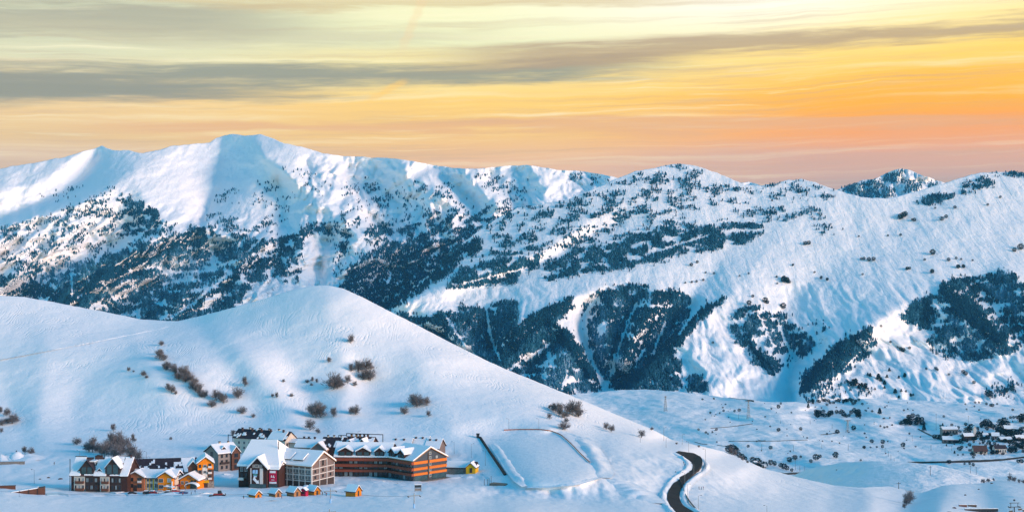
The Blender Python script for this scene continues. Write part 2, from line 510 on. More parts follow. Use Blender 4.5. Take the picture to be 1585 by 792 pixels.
class Land:
    """a stretch of land: for every sight line a distance, so every point has its own true place; falls away behind its crest"""
    def __init__(self, crest, vbot, dist, us, rows, back=(60, 0.35, 14), rough=0.0, seed=1):
        self.cu = np.array([c[0] for c in crest], float); self.cvv = np.array([c[1] for c in crest], float)
        self.rough, self.seed, self.dist = rough, seed, dist
        us = np.asarray(us, float)
        cv = self.crest(us)
        s = np.linspace(0, 1, rows)[:, None]
        V = cv[None, :] + (vbot - cv[None, :]) * s
        Ug = np.repeat(us[None, :], rows, 0)
        D = dist(Ug, V)
        P = self.point(Ug, V, D)
        step, slope, nb = back
        Bk = []
        for q in range(nb, 0, -1):
            d = D[0] + step * q
            z = P[0, :, 2] - slope * step * q * (q / (q + 2.0))
            Bk.append(np.stack([(us - CU) / FPX * d, d, z], -1))
        self.P = np.concatenate([np.array(Bk), P], 0)
        r, c = self.P.shape[:2]
        idx = np.arange(r * c).reshape(r, c)
        self.F = np.stack([idx[:-1, :-1], idx[1:, :-1], idx[1:, 1:], idx[:-1, 1:]], -1).reshape(-1, 4)
        self.Ug, self.V, self.nb = Ug, V, nb

    def crest(self, u):
        c = np.interp(u, self.cu, self.cvv)
        if self.rough: c = c + self.rough * fbm(np.asarray(u) / 14.0, np.asarray(u) * 0 + 0.5, 3, self.seed)
        return c

    @staticmethod
    def point(u, v, d):
        return np.stack([(u - CU) / FPX * d, d, (CV - v) / FPX * d], -1)

    def at(self, u, v):
        """the place on this ground seen at (u, v), never above its crest"""
        v = max(v, float(self.crest(np.array([float(u)]))[0]))
        d = self.dist(np.array([float(u)]), np.array([float(v)]))[0]
        return Vector(((u - CU) / FPX * d, d, (CV - v) / FPX * d))

    def build(self, name, m, label, attr=None):
        me = np_mesh(name, self.P.reshape(-1, 3), self.F, m, True)
        if attr is not None:
            a = me.attributes.new('rock', 'FLOAT', 'POINT')
            full = np.zeros(self.P.shape[:2]); full[self.nb:] = attr
            a.data.foreach_set('value', full.ravel().astype(np.float32))
        o = link(name, me)
        return tag(o, label, kind='structure')
# ------------------------------------------------------------------ the near ground: village shelf, snow hill, road shoulder
NEAR_PTS = """-80,850,500 400,850,500 800,850,500 1100,850,540 1400,850,600 1665,850,620 1800,850,640 -160,850,500
-80,792,575 300,792,580 600,792,580 800,792,590 1040,792,640 1250,792,690 1450,792,720 1665,792,720
0,765,640 200,765,680 400,770,650 560,768,655 700,765,670 850,765,690 1030,765,700 1200,765,800 1330,768,850 1500,768,840 1665,765,850
100,750,715 330,745,730 500,745,725 660,745,728 0,745,720
0,720,790 150,720,780 330,720,790 550,715,790 725,715,800 800,690,829 850,690,829 800,720,752 870,720,752 820,745,699 890,745,699 790,672,883 850,670,889 760,772,672 830,775,664 900,778,668 1000,720,790 1085,715,850 1150,725,900 1020,745,740
0,690,870 100,690,860 250,690,860 420,680,870 600,680,870 728,680,868 925,690,846 1000,690,880 1060,692,920
0,650,930 200,665,905 400,660,905 560,660,895 700,665,885 850,665,885 950,670,920 1000,672,950
0,600,985 150,600,975 300,600,965 450,600,965 600,600,970 750,610,960 830,620,955 900,640,960
0,550,1040 150,550,1025 300,550,1010 450,550,1005 600,550,1010 690,560,1010
-80,450,1160 0,457,1150 100,470,1150 220,493,1130 275,497,1120 350,479,1110 440,452,1105 505,441,1100 560,460,1080 640,500,1070 700,530,1060 800,577,1040 880,610,1020 980,652,1010 1040,680,1010 1120,705,1010 1180,725,1000 1230,738,970 1330,754,930 1425,763,900 1490,749,960 1585,740,1000 1665,735,1010 1800,728,1030 1800,780,800 -160,443,1170 -160,600,990 -160,720,790 -160,765,630"""
_p = np.array([[float(x) for x in s.split(',')] for s in NEAR_PTS.split()])


def _tps(points, vals, lam=1e-3):
    n = len(points)
    d2 = ((points[:, None] - points[None]) ** 2).sum(-1)
    K = np.where(d2 > 0, 0.5 * d2 * np.log(np.maximum(d2, 1e-12)), 0) + lam * np.eye(n)
    Pm = np.c_[np.ones(n), points]
    A = np.zeros((n + 3, n + 3)); A[:n, :n] = K; A[:n, n:] = Pm; A[n:, :n] = Pm.T
    sol = np.linalg.solve(A, np.r_[vals, 0, 0, 0])
    def f(q):
        out = np.empty(len(q))
        for i in range(0, len(q), 20000):
            c = q[i:i + 20000]
            d2 = ((c[:, None] - points[None]) ** 2).sum(-1)
            out[i:i + 20000] = np.where(d2 > 0, 0.5 * d2 * np.log(np.maximum(d2, 1e-12)), 0) @ sol[:n] + np.c_[np.ones(len(c)), c] @ sol[n:]
        return out
    return f


_scale = np.array([300.0, 110.0])
_near = _tps(_p[:, :2] / _scale, 1000.0 / _p[:, 2], 2e-3)
HILL_LINES = [   # shallow spurs (-) and hollows (+) of the hill
    [(335, 510, -5), (390, 560, -9), (430, 610, -10), (465, 660, -6)],
    [(300, 500, 4), (345, 560, 8), (400, 640, 6), (405, 665, 2)],
    [(420, 520, 5), (450, 570, 11), (480, 620, 12), (495, 655, 6)],
    [(505, 450, -4), (525, 520, -6), (540, 580, -7), (520, 650, -5)],
    [(545, 560, 5), (570, 600, 8), (580, 650, 4)],
    [(620, 510, -4), (660, 580, -6), (700, 655, -3)],
    [(275, 505, 2), (230, 520, 8), (160, 560, 10), (110, 620, 9), (120, 680, 3)],
    [(60, 470, -4), (70, 540, -6), (60, 620, -6), (60, 680, -2)],
    [(210, 520, -1), (240, 590, -6), (290, 660, -4)],
    [(355, 565, 9), (365, 600, 11), (372, 615, 3)],
    [(820, 600, 3), (860, 640, 3)],
    [(5, 600, 9), (30, 660, 9), (45, 700, 2)],
    [(905, 690, -1.5), (930, 720, 0), (940, 735, 0)],
    [(925, 680, 5), (945, 715, 6), (925, 733, 2)],
    [(935, 690, -6), (965, 730, -7), (1010, 770, -4)],
    [(1035, 740, 6), (1022, 765, 7), (1030, 800, 4)],
    [(1120, 720, -2), (1160, 760, -4)],
    [(1265, 775, 4), (1230, 792, 5)],
    [(1428, 764, 48), (1405, 780, 50), (1390, 800, 35), (1385, 830, 20)],
    [(1340, 756, -18), (1350, 775, -25), (1340, 800, -12)], [(1475, 752, -22), (1455, 775, -30), (1445, 800, -20)], [(1545, 748, -14), (1575, 770, -16)], [(1290, 760, 12), (1275, 785, 14)], [(1180, 735, -8), (1190, 760, -16), (1150, 785, -10)],
    [(1510, 755, 14), (1528, 775, 22), (1530, 800, 12)],
    [(0, 775, -2), (200, 772, -5), (400, 775, -2)],
    [(0, 702, -1), (50, 708, -5), (56, 704, -1)],
    [(-100, 840, 0), (1700, 840, 0)], [(762, 684, 9), (785, 720, 9), (808, 746, 7)], [(870, 676, -5), (893, 700, -5), (915, 730, -4)], [(345, 762, 3), (352, 735, 6), (358, 712, 4)], [(520, 745, 3), (600, 752, 5), (680, 750, 3)],
]
_hill = crease_field(-120, 1700, 430, 860, 5, HILL_LINES, 0.003, 9)


def near_dist(u, v):
    u, v = np.asarray(u, float), np.asarray(v, float)
    q = np.stack([u.ravel(), v.ravel()], -1) / _scale
    d = (1000.0 / _near(q)).reshape(u.shape)
    d = d + _hill(u, v) * np.where(v < 680, 0.75, 1.0)
    x = (u - CU) / FPX * d
    k = np.clip((740 - v) / 80.0, 0.15, 1.0)
    k = np.where(np.hypot((u - 835) / 95.0, (v - 710) / 45.0) < 1.0, 0.05, k)
    vil = np.clip((v - 688) / 20.0, 0, 1) * np.clip((785 - v) / 15.0, 0, 1) * np.where(np.hypot((u - 840) / 105.0, (v - 712) / 46.0) < 1.0, 0.0, 1.0)
    d = d + vil * 3.2 * fbm(x / 11.0, d / 26.0, 3, 15)
    return d + k * (2.2 * fbm(x / 45.0, d / 45.0, 3, 5) + 5.0 * fbm(x / 140.0, d / 140.0, 2, 9))


NEAR_CREST = [(-170, 443), (-90, 450), (0, 457), (35, 459), (70, 465), (150, 480), (220, 494), (275, 497), (330, 484), (400, 465), (440, 452), (480, 443), (505, 441), (530, 446), (560, 459),
              (600, 480), (640, 500), (700, 531), (760, 561), (800, 578), (850, 598), (880, 610), (930, 631), (980, 652), (1010, 664), (1040, 680), (1085, 690), (1120, 698), (1150, 710),
              (1180, 724), (1230, 737), (1290, 751), (1330, 754), (1375, 752), (1405, 759), (1425, 763), (1440, 758), (1460, 751), (1490, 749), (1520, 747), (1550, 742), (1585, 740), (1670, 735), (1800, 728)]
near = Land(NEAR_CREST, 850, near_dist, np.arange(-160, 1800, 2.0), 230, (9, 0.42, 16), 0.5, 3)
near.build('hill', M['snow_near'], 'smooth snow hill and village shelf with ski tracks')

# low snow dome on the right, and the valley floor beyond
dome_dist = lambda u, v: 1330 + np.where(np.asarray(u) < 1430, 230 * ((np.asarray(u, float) - 1430) / 210.0) ** 2, 60 * ((np.asarray(u, float) - 1430) / 150.0) ** 2) - (np.asarray(v, float) - 715) * 3.1 + 6 * fbm(np.asarray(u) / 60.0, np.asarray(v) / 20.0, 3, 77)
dome = Land([(1190, 746), (1225, 737), (1250, 726), (1300, 716), (1350, 713), (1400, 715), (1450, 720), (1480, 727), (1520, 738), (1545, 745), (1600, 757), (1670, 765), (1800, 775)], 805, dome_dist, np.arange(1190, 1800, 4.0), 40, (14, 0.35, 18), 0.3, 8)
dome.build('hill', M['snow_valley'], 'low rounded snow dome beyond the road')

VAL_LINES = [[(1180, 628, -60), (1240, 634, -50)], [(1255, 640, 70), (1330, 648, 60)], [(1330, 632, -40), (1420, 640, -50), (1500, 632, -40)], [(1390, 655, 50), (1440, 652, 40)],
             [(1000, 625, -40), (1100, 640, -20)], [(950, 640, 30), (1050, 655, 30)], [(1100, 690, -20), (1300, 700, -10)], [(1180, 705, 20), (1260, 720, 25)], [(850, 600, 0), (1700, 600, 0)], [(850, 790, 0), (1700, 790, 0)]]
_val = crease_field(820, 1720, 590, 800, 4, VAL_LINES, 0.003, 12)


def val_dist(u, v):
    u, v = np.asarray(u, float), np.asarray(v, float)
    d = 300.0 * FPX / (v - 396.0)
    x = (u - CU) / FPX * d
    return d * (1 + 0.020 * fbm(x / 130.0, d / 300.0, 4, 31)) + _val(u, v)


valley = Land([(820, 614), (880, 611), (930, 606), (960, 603), (1000, 602), (1050, 606), (1100, 612), (1180, 621), (1250, 622), (1320, 616), (1400, 618), (1500, 624), (1585, 626), (1680, 627)],
              800, val_dist, np.arange(820, 1840, 3.0), 160, (40, 0.4, 16), 0.6, 13)
valley.build('valley', M['snow_valley'], 'wide flat snowy valley floor')

# ------------------------------------------------------------------ the mountains
MR_LINES = [   # the steep mountain across the valley: spurs (-) and gullies (+), metres nearer or farther than the plain slope
    [(1050, 253, -60), (1000, 290, -110), (930, 330, -90), (850, 385, -100), (720, 430, -60), (620, 470, -60)],
    [(1060, 256, -70), (1085, 280, -50), (1110, 320, -20), (1090, 360, -15), (1000, 410, -30), (889, 462, -110), (797, 512, -130), (764, 561, -110)],
    [(800, 325, 60), (720, 372, 130), (650, 438, 150), (600, 480, 150)],
    [(960, 345, 60), (900, 372, 60), (800, 425, 40), (700, 462, 30)],
    [(640, 500, -40), (690, 505, -60), (720, 540, -80)],
    [(752, 480, 40), (757, 510, 100), (768, 548, 150)],
    [(640, 490, 40), (700, 530, 40), (740, 560, 90)],
    [(857, 506, -90), (824, 530, -120), (776, 570, -90)], [(857, 506, -90), (891, 539, -110), (930, 594, -70)],
    [(875, 540, -130), (850, 570, -150), (836, 600, -130)], [(800, 575, 0), (840, 560, -40), (868, 520, -40)],
    [(925, 465, 30), (903, 490, 70), (908, 540, 110), (935, 600, 170)],
    [(960, 450, -50), (935, 500, -60), (940, 555, -40)],
    [(985, 470, 40), (965, 520, 60), (945, 590, 140)],
    [(1020, 450, -80), (990, 500, -120), (960, 560, -90)],
    [(1068, 470, 70), (1030, 520, 80), (985, 575, 80), (955, 608, 120)],
    [(1300, 297, -5), (1245, 340, -10), (1180, 395, -15), (1127, 461, -70), (1074, 500, -125), (1000, 570, -130), (975, 605, -110)],
    [(1150, 290, 10), (1170, 340, 15), (1120, 400, 20), (1090, 440, 35)],
    [(1150, 480, -40), (1120, 560, -55), (1105, 610, -50)],
    [(1180, 440, -10), (1165, 500, -40), (1185, 560, -30), (1200, 590, 30)],
    [(1400, 305, 20), (1330, 380, 40), (1250, 440, 70), (1212, 480, 95), (1228, 548, 125), (1220, 590, 130), (1225, 620, 120)],
    [(1520, 268, -10), (1510, 330, -25), (1460, 400, -50), (1420, 455, -90), (1369, 492, -150), (1306, 530, -150), (1262, 590, -110), (1245, 618, -60)],
    [(1380, 515, -60), (1330, 560, -45), (1290, 600, -30)],
    [(1454, 440, -90), (1500, 485, -100), (1554, 530, -80)], [(1430, 465, -70), (1436, 505, 0), (1470, 545, 30)],
    [(1484, 428, -40), (1530, 460, 20), (1585, 510, 40)], [(1554, 417, -100), (1590, 460, -100), (1680, 520, -100)],
    [(1476, 555, 30), (1540, 580, 50), (1600, 590, 50)], [(1400, 560, -20), (1500, 600, 0)],
    [(1600, 300, 40), (1640, 380, 60)], [(1430, 300, 20), (1380, 350, 60)],
]
_mr = crease_field(540, 1720, 240, 680, 5, MR_LINES, 0.0008, 2)


def mr_dist(u, v):
    u, v = np.asarray(u, float), np.asarray(v, float)
    d0 = 3750 + (640 - v) / 380.0 * 1750
    x = (u - CU) / FPX * d0
    low = np.clip((v - 400) / 120.0, 0.10, 1.0)
    n = 36 * low * fbm(x / 230.0 + 0.35 * fbm(x / 300.0, d0 / 300.0, 2, 3), d0 / 700.0, 4, 41, 0.5, True) + (5 + 9 * low) * fbm(x / 80.0, d0 / 120.0, 3, 43)
    n = n + 17 * low * fbm(x / 75.0 + 0.4 * fbm(x / 90.0, d0 / 200.0, 2, 4), d0 / 420.0, 3, 47, 0.55, True)
    return d0 + np.clip((v - 330) / 140.0, 0.45, 1.0) * _mr(u, v) + n


MR_CREST = [(540, 515), (575, 492), (610, 473), (650, 438), (690, 398), (720, 373), (760, 343), (800, 322), (840, 316), (880, 308), (930, 288), (960, 274), (985, 265), (1010, 260), (1030, 256), (1050, 253),
            (1062, 254), (1080, 258), (1110, 267), (1140, 280), (1155, 287), (1180, 287), (1200, 284), (1220, 279), (1240, 277), (1260, 282), (1290, 292), (1310, 299), (1340, 306), (1370, 307), (1400, 301), (1430, 293),
            (1470, 281), (1500, 271), (1520, 267), (1550, 266), (1585, 267), (1680, 262)]
mr = Land(MR_CREST, 665, mr_dist, np.arange(540, 1800, 2.0), 230, (70, 0.45, 12), 1.0, 21)


def blotch(land, polys):
    """where bare rock shows: soft-edged patches"""
    a = np.zeros(land.Ug.shape)
    for amt, pl in polys:
        a = np.where(in_poly(land.Ug, land.V, pl), np.maximum(a, amt), a)
    for _ in range(4):
        p = np.pad(a, 1, mode='edge')
        a = (p[:-2, 1:-1] + p[2:, 1:-1] + p[1:-1, :-2] + p[1:-1, 2:]) / 4
    return a


mr.build('mountain', M['snow_mountain'], 'broad snowy mountain with wooded spurs across the valley',
         blotch(mr, [(0.5, [(1290, 520), (1265, 545), (1240, 560), (1225, 565), (1230, 545), (1280, 515)]), (0.35, [(1000, 262), (1050, 256), (1060, 275), (990, 300), (955, 300)]), (0.4, [(820, 490), (860, 500), (880, 560), (840, 600), (800, 590)])]))

ML_LINES = [   # the high massif on the left
    [(410, 208, -60), (403, 238, -130), (440, 262, -150), (480, 300, -150), (540, 345, -120), (590, 368, -90)],
    [(265, 228, -40), (238, 250, -110), (203, 273, -180), (225, 310, -150), (258, 343, -110)],
    [(345, 214, 60), (335, 260, 150), (322, 320, 170), (312, 345, 150)],
    [(203, 273, -180), (149, 303, -190), (106, 319, -200), (59, 335, -220), (0, 352, -200), (-90, 380, -200)],
    [(150, 235, 40), (130, 270, 90), (90, 300, 90), (0, 335, 90), (-90, 360, 90)],
    [(312, 348, -60), (360, 362, -80), (420, 368, -60)],
    [(430, 280, 40), (440, 320, 80), (430, 360, 90)],
    [(321, 345, -60), (235, 380, -130), (129, 423, -160), (94, 462, -150), (60, 500, -140)],
    [(205, 350, 0), (170, 380, 50), (110, 405, 40), (40, 440, 60), (0, 480, 60)],
    [(60, 340, -150), (40, 390, -120), (20, 440, -100)], [(110, 325, -160), (90, 370, -110)],
    [(340, 390, 60), (270, 425, 70), (200, 460, 60), (150, 500, 60)],
    [(425, 385, -40), (370, 420, -120), (310, 455, -150), (250, 500, -150)],
    [(470, 355, -40), (463, 400, -60), (455, 440, -60)], [(500, 372, 20), (495, 405, 70), (490, 450, 90)], [(508, 370, 20), (506, 420, 20)],
    [(540, 368, -70), (530, 400, -40), (515, 445, 0)],
    [(530, 238, 60), (540, 280, 90), (565, 320, 110), (600, 365, 120)],
    [(497, 236, -30), (520, 268, -50), (555, 310, -40), (580, 335, 20)],
    [(610, 244, -60), (640, 280, -110), (690, 305, -100), (720, 335, -60)], [(575, 250, 60), (595, 290, 70), (620, 330, 90)],
    [(665, 254, 50), (700, 285, 40), (740, 320, 40)], [(700, 259, -60), (738, 285, -130), (775, 325, -120)], [(760, 270, 30), (790, 310, 60), (810, 330, 60)],
    [(820, 256, -40), (850, 290, -80), (840, 320, -60)], [(880, 270, 60), (900, 290, 60)],
    [(590, 372, -20), (560, 410, -40), (530, 450, -20)], [(640, 380, 20), (600, 420, 60), (560, 465, 90)], [(700, 350, -40), (640, 400, 40), (600, 470, 120)],
    [(50, 253, -20), (20, 290, -40), (-90, 310, -40)], [(130, 234, -40), (100, 255, -30), (40, 290, -20)],
]
_ml = crease_field(-100, 1040, 195, 530, 5, ML_LINES, 0.0008, 1)


def ml_dist(u, v):
    u, v = np.asarray(u, float), np.asarray(v, float)
    d0 = 5150 + (510 - v) / 300.0 * 2250
    x = (u - CU) / FPX * d0
    low = np.maximum(np.clip((v - 300) / 80.0, 0.10, 1.0), np.clip((u - 430) / 60.0, 0, 0.85) * np.clip((v - 235) / 25.0, 0.2, 1))
    n = 75 * low * fbm(x / 210.0 + 0.3 * fbm(x / 300.0, d0 / 300.0, 2, 3), d0 / 650.0, 4, 51, 0.5, True) + (14 + 16 * low) * fbm(x / 110.0, d0 / 170.0, 3, 53)
    n = n + 38 * low * fbm(x / 90.0 + 0.4 * fbm(x / 90.0, d0 / 200.0, 2, 4), d0 / 420.0, 3, 57, 0.55, True)
    return d0 + 1.65 * _ml(u, v) + n


ML_CREST = [(-100, 270), (0, 262), (20, 257), (50, 253), (100, 243), (130, 234), (158, 226), (175, 233), (200, 233), (220, 238), (250, 231), (265, 226), (300, 223), (325, 221), (335, 214), (357, 207), (380, 210),
            (405, 208), (418, 213), (440, 222), (470, 228), (500, 237), (530, 241), (560, 243), (610, 245), (660, 253), (700, 260), (740, 261), (790, 256), (825, 256), (860, 263), (890, 264), (930, 269), (960, 276), (1040, 300)]
ml = Land(ML_CREST, 515, ml_dist, np.arange(-200, 1040, 2.0), 200, (90, 0.45, 12), 0.9, 27)
ml.build('mountain', M['snow_mountain'], 'high snowy massif with a long pale summit ridge',
         blotch(ml, [(0.5, [(383, 440), (420, 430), (452, 430), (440, 448), (400, 465), (378, 470)]), (0.42, [(15, 360), (40, 340), (55, 345), (48, 370), (20, 395)]), (0.46, [(468, 360), (478, 356), (476, 400), (468, 440), (462, 430)]), (0.46, [(225, 250), (262, 230), (250, 246), (205, 276)])]))

# far twin summit in the notch of the ridge, and the sunlit snow shoulder behind the pointed peak
mf_dist = lambda u, v: 9300 + (310 - np.asarray(v, float)) * 14 + 160 * fbm(np.asarray(u) / 26.0 + 3.3, np.asarray(v) / 40.0, 4, 61, 0.5, True) + 140 * np.abs(((np.asarray(u) - 1390 + (np.asarray(v) - 262) * 0.3)) / 40.0)
mf = Land([(1120, 300), (1140, 284), (1160, 282), (1180, 288), (1250, 302), (1290, 297), (1310, 288), (1335, 279), (1352, 277), (1362, 273), (1376, 266), (1392, 261), (1410, 264), (1425, 270), (1445, 277), (1462, 283), (1500, 300)],
          345, mf_dist, np.arange(1120, 1500, 2.0), 50, (100, 0.5, 8), 1.0, 33)
mf.build('mountain', M['snow_mountain'], 'distant twin summit showing in the notch of the ridge', np.zeros(mf.Ug.shape))

# ------------------------------------------------------------------ the far woods
_ico_v, _ico_f = None, None
def ico():
    t = (1 + 5 ** 0.5) / 2
    v = np.array([(-1, t, 0), (1, t, 0), (-1, -t, 0), (1, -t, 0), (0, -1, t), (0, 1, t), (0, -1, -t), (0, 1, -t), (t, 0, -1), (t, 0, 1), (-t, 0, -1), (-t, 0, 1)], float)
    v /= np.linalg.norm(v[0])
    f = np.array([(0, 11, 5), (0, 5, 1), (0, 1, 7), (0, 7, 10), (0, 10, 11), (1, 5, 9), (5, 11, 4), (11, 10, 2), (10, 7, 6), (7, 1, 8), (3, 9, 4), (3, 4, 2), (3, 2, 6), (3, 6, 8), (3, 8, 9), (4, 9, 5), (2, 4, 11), (6, 2, 10), (8, 6, 7), (9, 8, 1)])
    return v, f
ICO_V, ICO_F = ico()


def wood(land, patches, label, seed, hmin, hmax, wide=0.20, dark=(), pale=(), chutes=()):
    rng = np.random.default_rng(seed)
    us, vs, hs = [], [], []
    for dens, clump, pl in patches:
        pa = np.array(pl, float)
        lo, hi = pa.min(0), pa.max(0)
        n = int(dens * (hi - lo).prod())
        u = rng.uniform(lo[0], hi[0], n); v = rng.uniform(lo[1], hi[1], n)
        # ragged outline, and clearings where the noise runs low
        ju = rng.normal(0, 1, n) * (0.8 + 4.5 * rng.uniform(0, 1, n) ** 3); jv = rng.normal(0, 1, n) * (0.8 + 3.5 * rng.uniform(0, 1, n) ** 3)
        uw = u + ju + 7 * fbm(u / 22, v / 16, 2, seed + 1); vw = v + jv + 5 * fbm(u / 22, v / 16, 2, seed + 2)
        k = in_poly(uw, vw, pl)
        g = fbm(u / 26.0 + 0.5 * v / 26.0, v / 13.0, 3, seed + 3) + 0.5 * fbm(u / 6.0, v / 9.0, 2, seed + 4)
        k &= g > clump
        k &= rng.uniform(0, 1, n) < np.clip(0.45 + 0.9 * (g - clump), 0.2, 1)
        k &= v > land.crest(u) + 0.6
        for cw, ln in chutes:
            for (a, b) in zip(ln[:-1], ln[1:]):
                du, dv = b[0] - a[0], b[1] - a[1]
                t = np.clip(((u - a[0]) * du + (v - a[1]) * dv) / (du * du + dv * dv), 0, 1)
                dd = np.hypot(u - a[0] - t * du, v - a[1] - t * dv) + 1.6 * pnoise(u / 5.0, v / 7.0, seed + 6)
                k &= dd > cw * (0.5 + 0.5 * rng.uniform(0, 1, n))
        us.append(u[k]); vs.append(v[k]); hs.append(rng.uniform(hmin, hmax, k.sum()))
    u, v, h = np.concatenate(us), np.concatenate(vs), np.concatenate(hs)
    P = Land.point(u, v, land.dist(u, v))
    n = len(P)
    jit = 1 + rng.uniform(-0.28, 0.28, (n, 12, 3))
    r = h * rng.uniform(wide * 0.75, wide * 1.25, n)
    V = ICO_V[None] * jit * np.stack([r, r, h * 0.55], -1)[:, None, :]
    V[:, :, 2] += (h * 0.42)[:, None]
    V += P[:, None, :]
    F = (ICO_F[None] + (np.arange(n) * 12)[:, None, None]).reshape(-1, 3)
    me = np_mesh('forest', V.reshape(-1, 3), F, M['forest'], False)
    frost_shade = np.clip(0.10 + rng.beta(1.2, 2.6, n) * 0.55 + 0.35 * fbm(u / 14.0, v / 14.0, 3, seed + 8) + 0.40 * fbm(u / 2.6, v / 22.0, 2, seed + 9), 0, 1)
    for amt, pl in [(-0.65, q) for q in dark] + [(0.30, q) for q in pale]:  # dark areas: shadow side of the spurs put into the crown colour
        frost_shade = frost_shade + amt * in_poly(u + 4 * fbm(u / 12, v / 12, 2, seed + 12), v + 4 * fbm(u / 12, v / 12, 2, seed + 13), pl)
    frost_shade = np.clip(frost_shade, 0, 1)
    a = me.attributes.new('frost_shade', 'FLOAT', 'POINT')
    a.data.foreach_set('value', np.repeat(frost_shade, 12).astype(np.float32))
    o = link('forest', me)
    print('wood', label, n)
    return tag(o, label, 'forest', kind='stuff')


D1, D2, D3 = 0.62, 0.27, 0.11
ML_WOOD = [
    (D1, -0.30, [(0, 430), (40, 412), (95, 420), (130, 410), (200, 385), (250, 372), (300, 362), (330, 360), (400, 372), (440, 372), (470, 352), (466, 400), (460, 440), (420, 428), (385, 440), (375, 475), (275, 500), (200, 500), (100, 485), (0, 465)]),
    (D2, -0.10, [(0, 365), (30, 345), (70, 345), (100, 328), (150, 308), (205, 300), (225, 312), (258, 345), (320, 346), (340, 365), (250, 378), (160, 405), (100, 425), (50, 415), (0, 430)]),
    (D1, -0.15, [(205, 305), (225, 312), (255, 345), (240, 365), (200, 375), (180, 360)]),
    (D3, -0.2, [(0, 356), (59, 338), (106, 322), (149, 306), (182, 287), (184, 292), (150, 312), (110, 328), (60, 345), (0, 366)]),
    (D3, 0.25, [(60, 300), (120, 280), (140, 310), (100, 318), (40, 330)]),
    (D1, -0.9, [(235, 378), (129, 421), (94, 455), (70, 490), (120, 490), (180, 440), (320, 385), (330, 350)]),
    (D2, 0.05, [(325, 298), (350, 292), (372, 296), (362, 312), (345, 322), (325, 318)]),
    (D2, 0.0, [(318, 332), (350, 330), (400, 345), (430, 345), (420, 362), (360, 358), (320, 350)]),
    (D3, 0.1, [(385, 285), (425, 280), (460, 300), (440, 350), (400, 350), (385, 310)]),
    (D2, 0.0, [(520, 320), (560, 335), (590, 355), (595, 368), (560, 360), (530, 345)]),
    (D3, 0.12, [(430, 260), (520, 275), (600, 300), (640, 330), (600, 345), (540, 330), (470, 290)]),
    (D2, 0.0, [(555, 270), (600, 290), (615, 320), (590, 325), (565, 300)]),
    (D2, -0.1, [(640, 282), (660, 280), (662, 298), (645, 300)]), (D2, -0.1, [(675, 285), (700, 283), (705, 305), (680, 310), (668, 298)]),
    (D3, 0.05, [(600, 290), (680, 300), (760, 325), (700, 340), (620, 335)]),
    (D2, 0.02, [(735, 268), (770, 272), (830, 290), (820, 300), (790, 320), (770, 318), (765, 295), (740, 285)]),
    (D2, 0.05, [(870, 268), (930, 272), (945, 280), (905, 290), (880, 280)]),
    (D1, -0.12, [(545, 360), (600, 345), (680, 330), (745, 322), (830, 318), (770, 345), (700, 372), (640, 385), (590, 385)]),
    (D1, -0.7, [(525, 445), (545, 415), (560, 395), (600, 380), (650, 378), (700, 368), (740, 358), (690, 405), (640, 455), (600, 485), (560, 465)]),
    (D1, -0.25, [(430, 372), (470, 350), (520, 345), (545, 365), (535, 400), (525, 380), (490, 360), (472, 365), (466, 400), (450, 395)]),
    (D3, 0.0, [(515, 380), (545, 375), (540, 410), (515, 440)]),
]
wood(ml, ML_WOOD, 'bare winter wood over the lower slopes of the high massif', 101, 7.5, 15,
     dark=[[(0, 440), (60, 440), (94, 450), (240, 382), (320, 348), (330, 362), (240, 400), (120, 470), (60, 500), (0, 500)], [(525, 445), (545, 418), (600, 395), (690, 375), (740, 358), (690, 405), (640, 455), (600, 485), (560, 465)],
           [(425, 378), (470, 352), (462, 365), (440, 400), (370, 440), (310, 480), (280, 490), (330, 440)]],
     pale=[[(60, 400), (125, 395), (150, 430), (120, 460), (70, 450)], [(230, 395), (330, 390), (350, 420), (250, 440)], [(20, 345), (110, 335), (120, 370), (40, 395)]],
     chutes=[(5, [(195, 335), (165, 380), (150, 405)]), (4, [(350, 428), (300, 470), (272, 488)]), (3.5, [(200, 420), (240, 415), (285, 425)]), (4, [(250, 425), (320, 420), (365, 405)]), (3, [(110, 425), (112, 460)]), (3, [(160, 440), (180, 470)]),
             (4, [(320, 350), (330, 400)]), (3, [(405, 370), (385, 390)]), (3, [(60, 360), (20, 400)]), (3, [(130, 350), (90, 390)]), (3.5, [(735, 330), (690, 362)]), (3, [(605, 425), (600, 440)]), (3, [(660, 340), (640, 372)])])

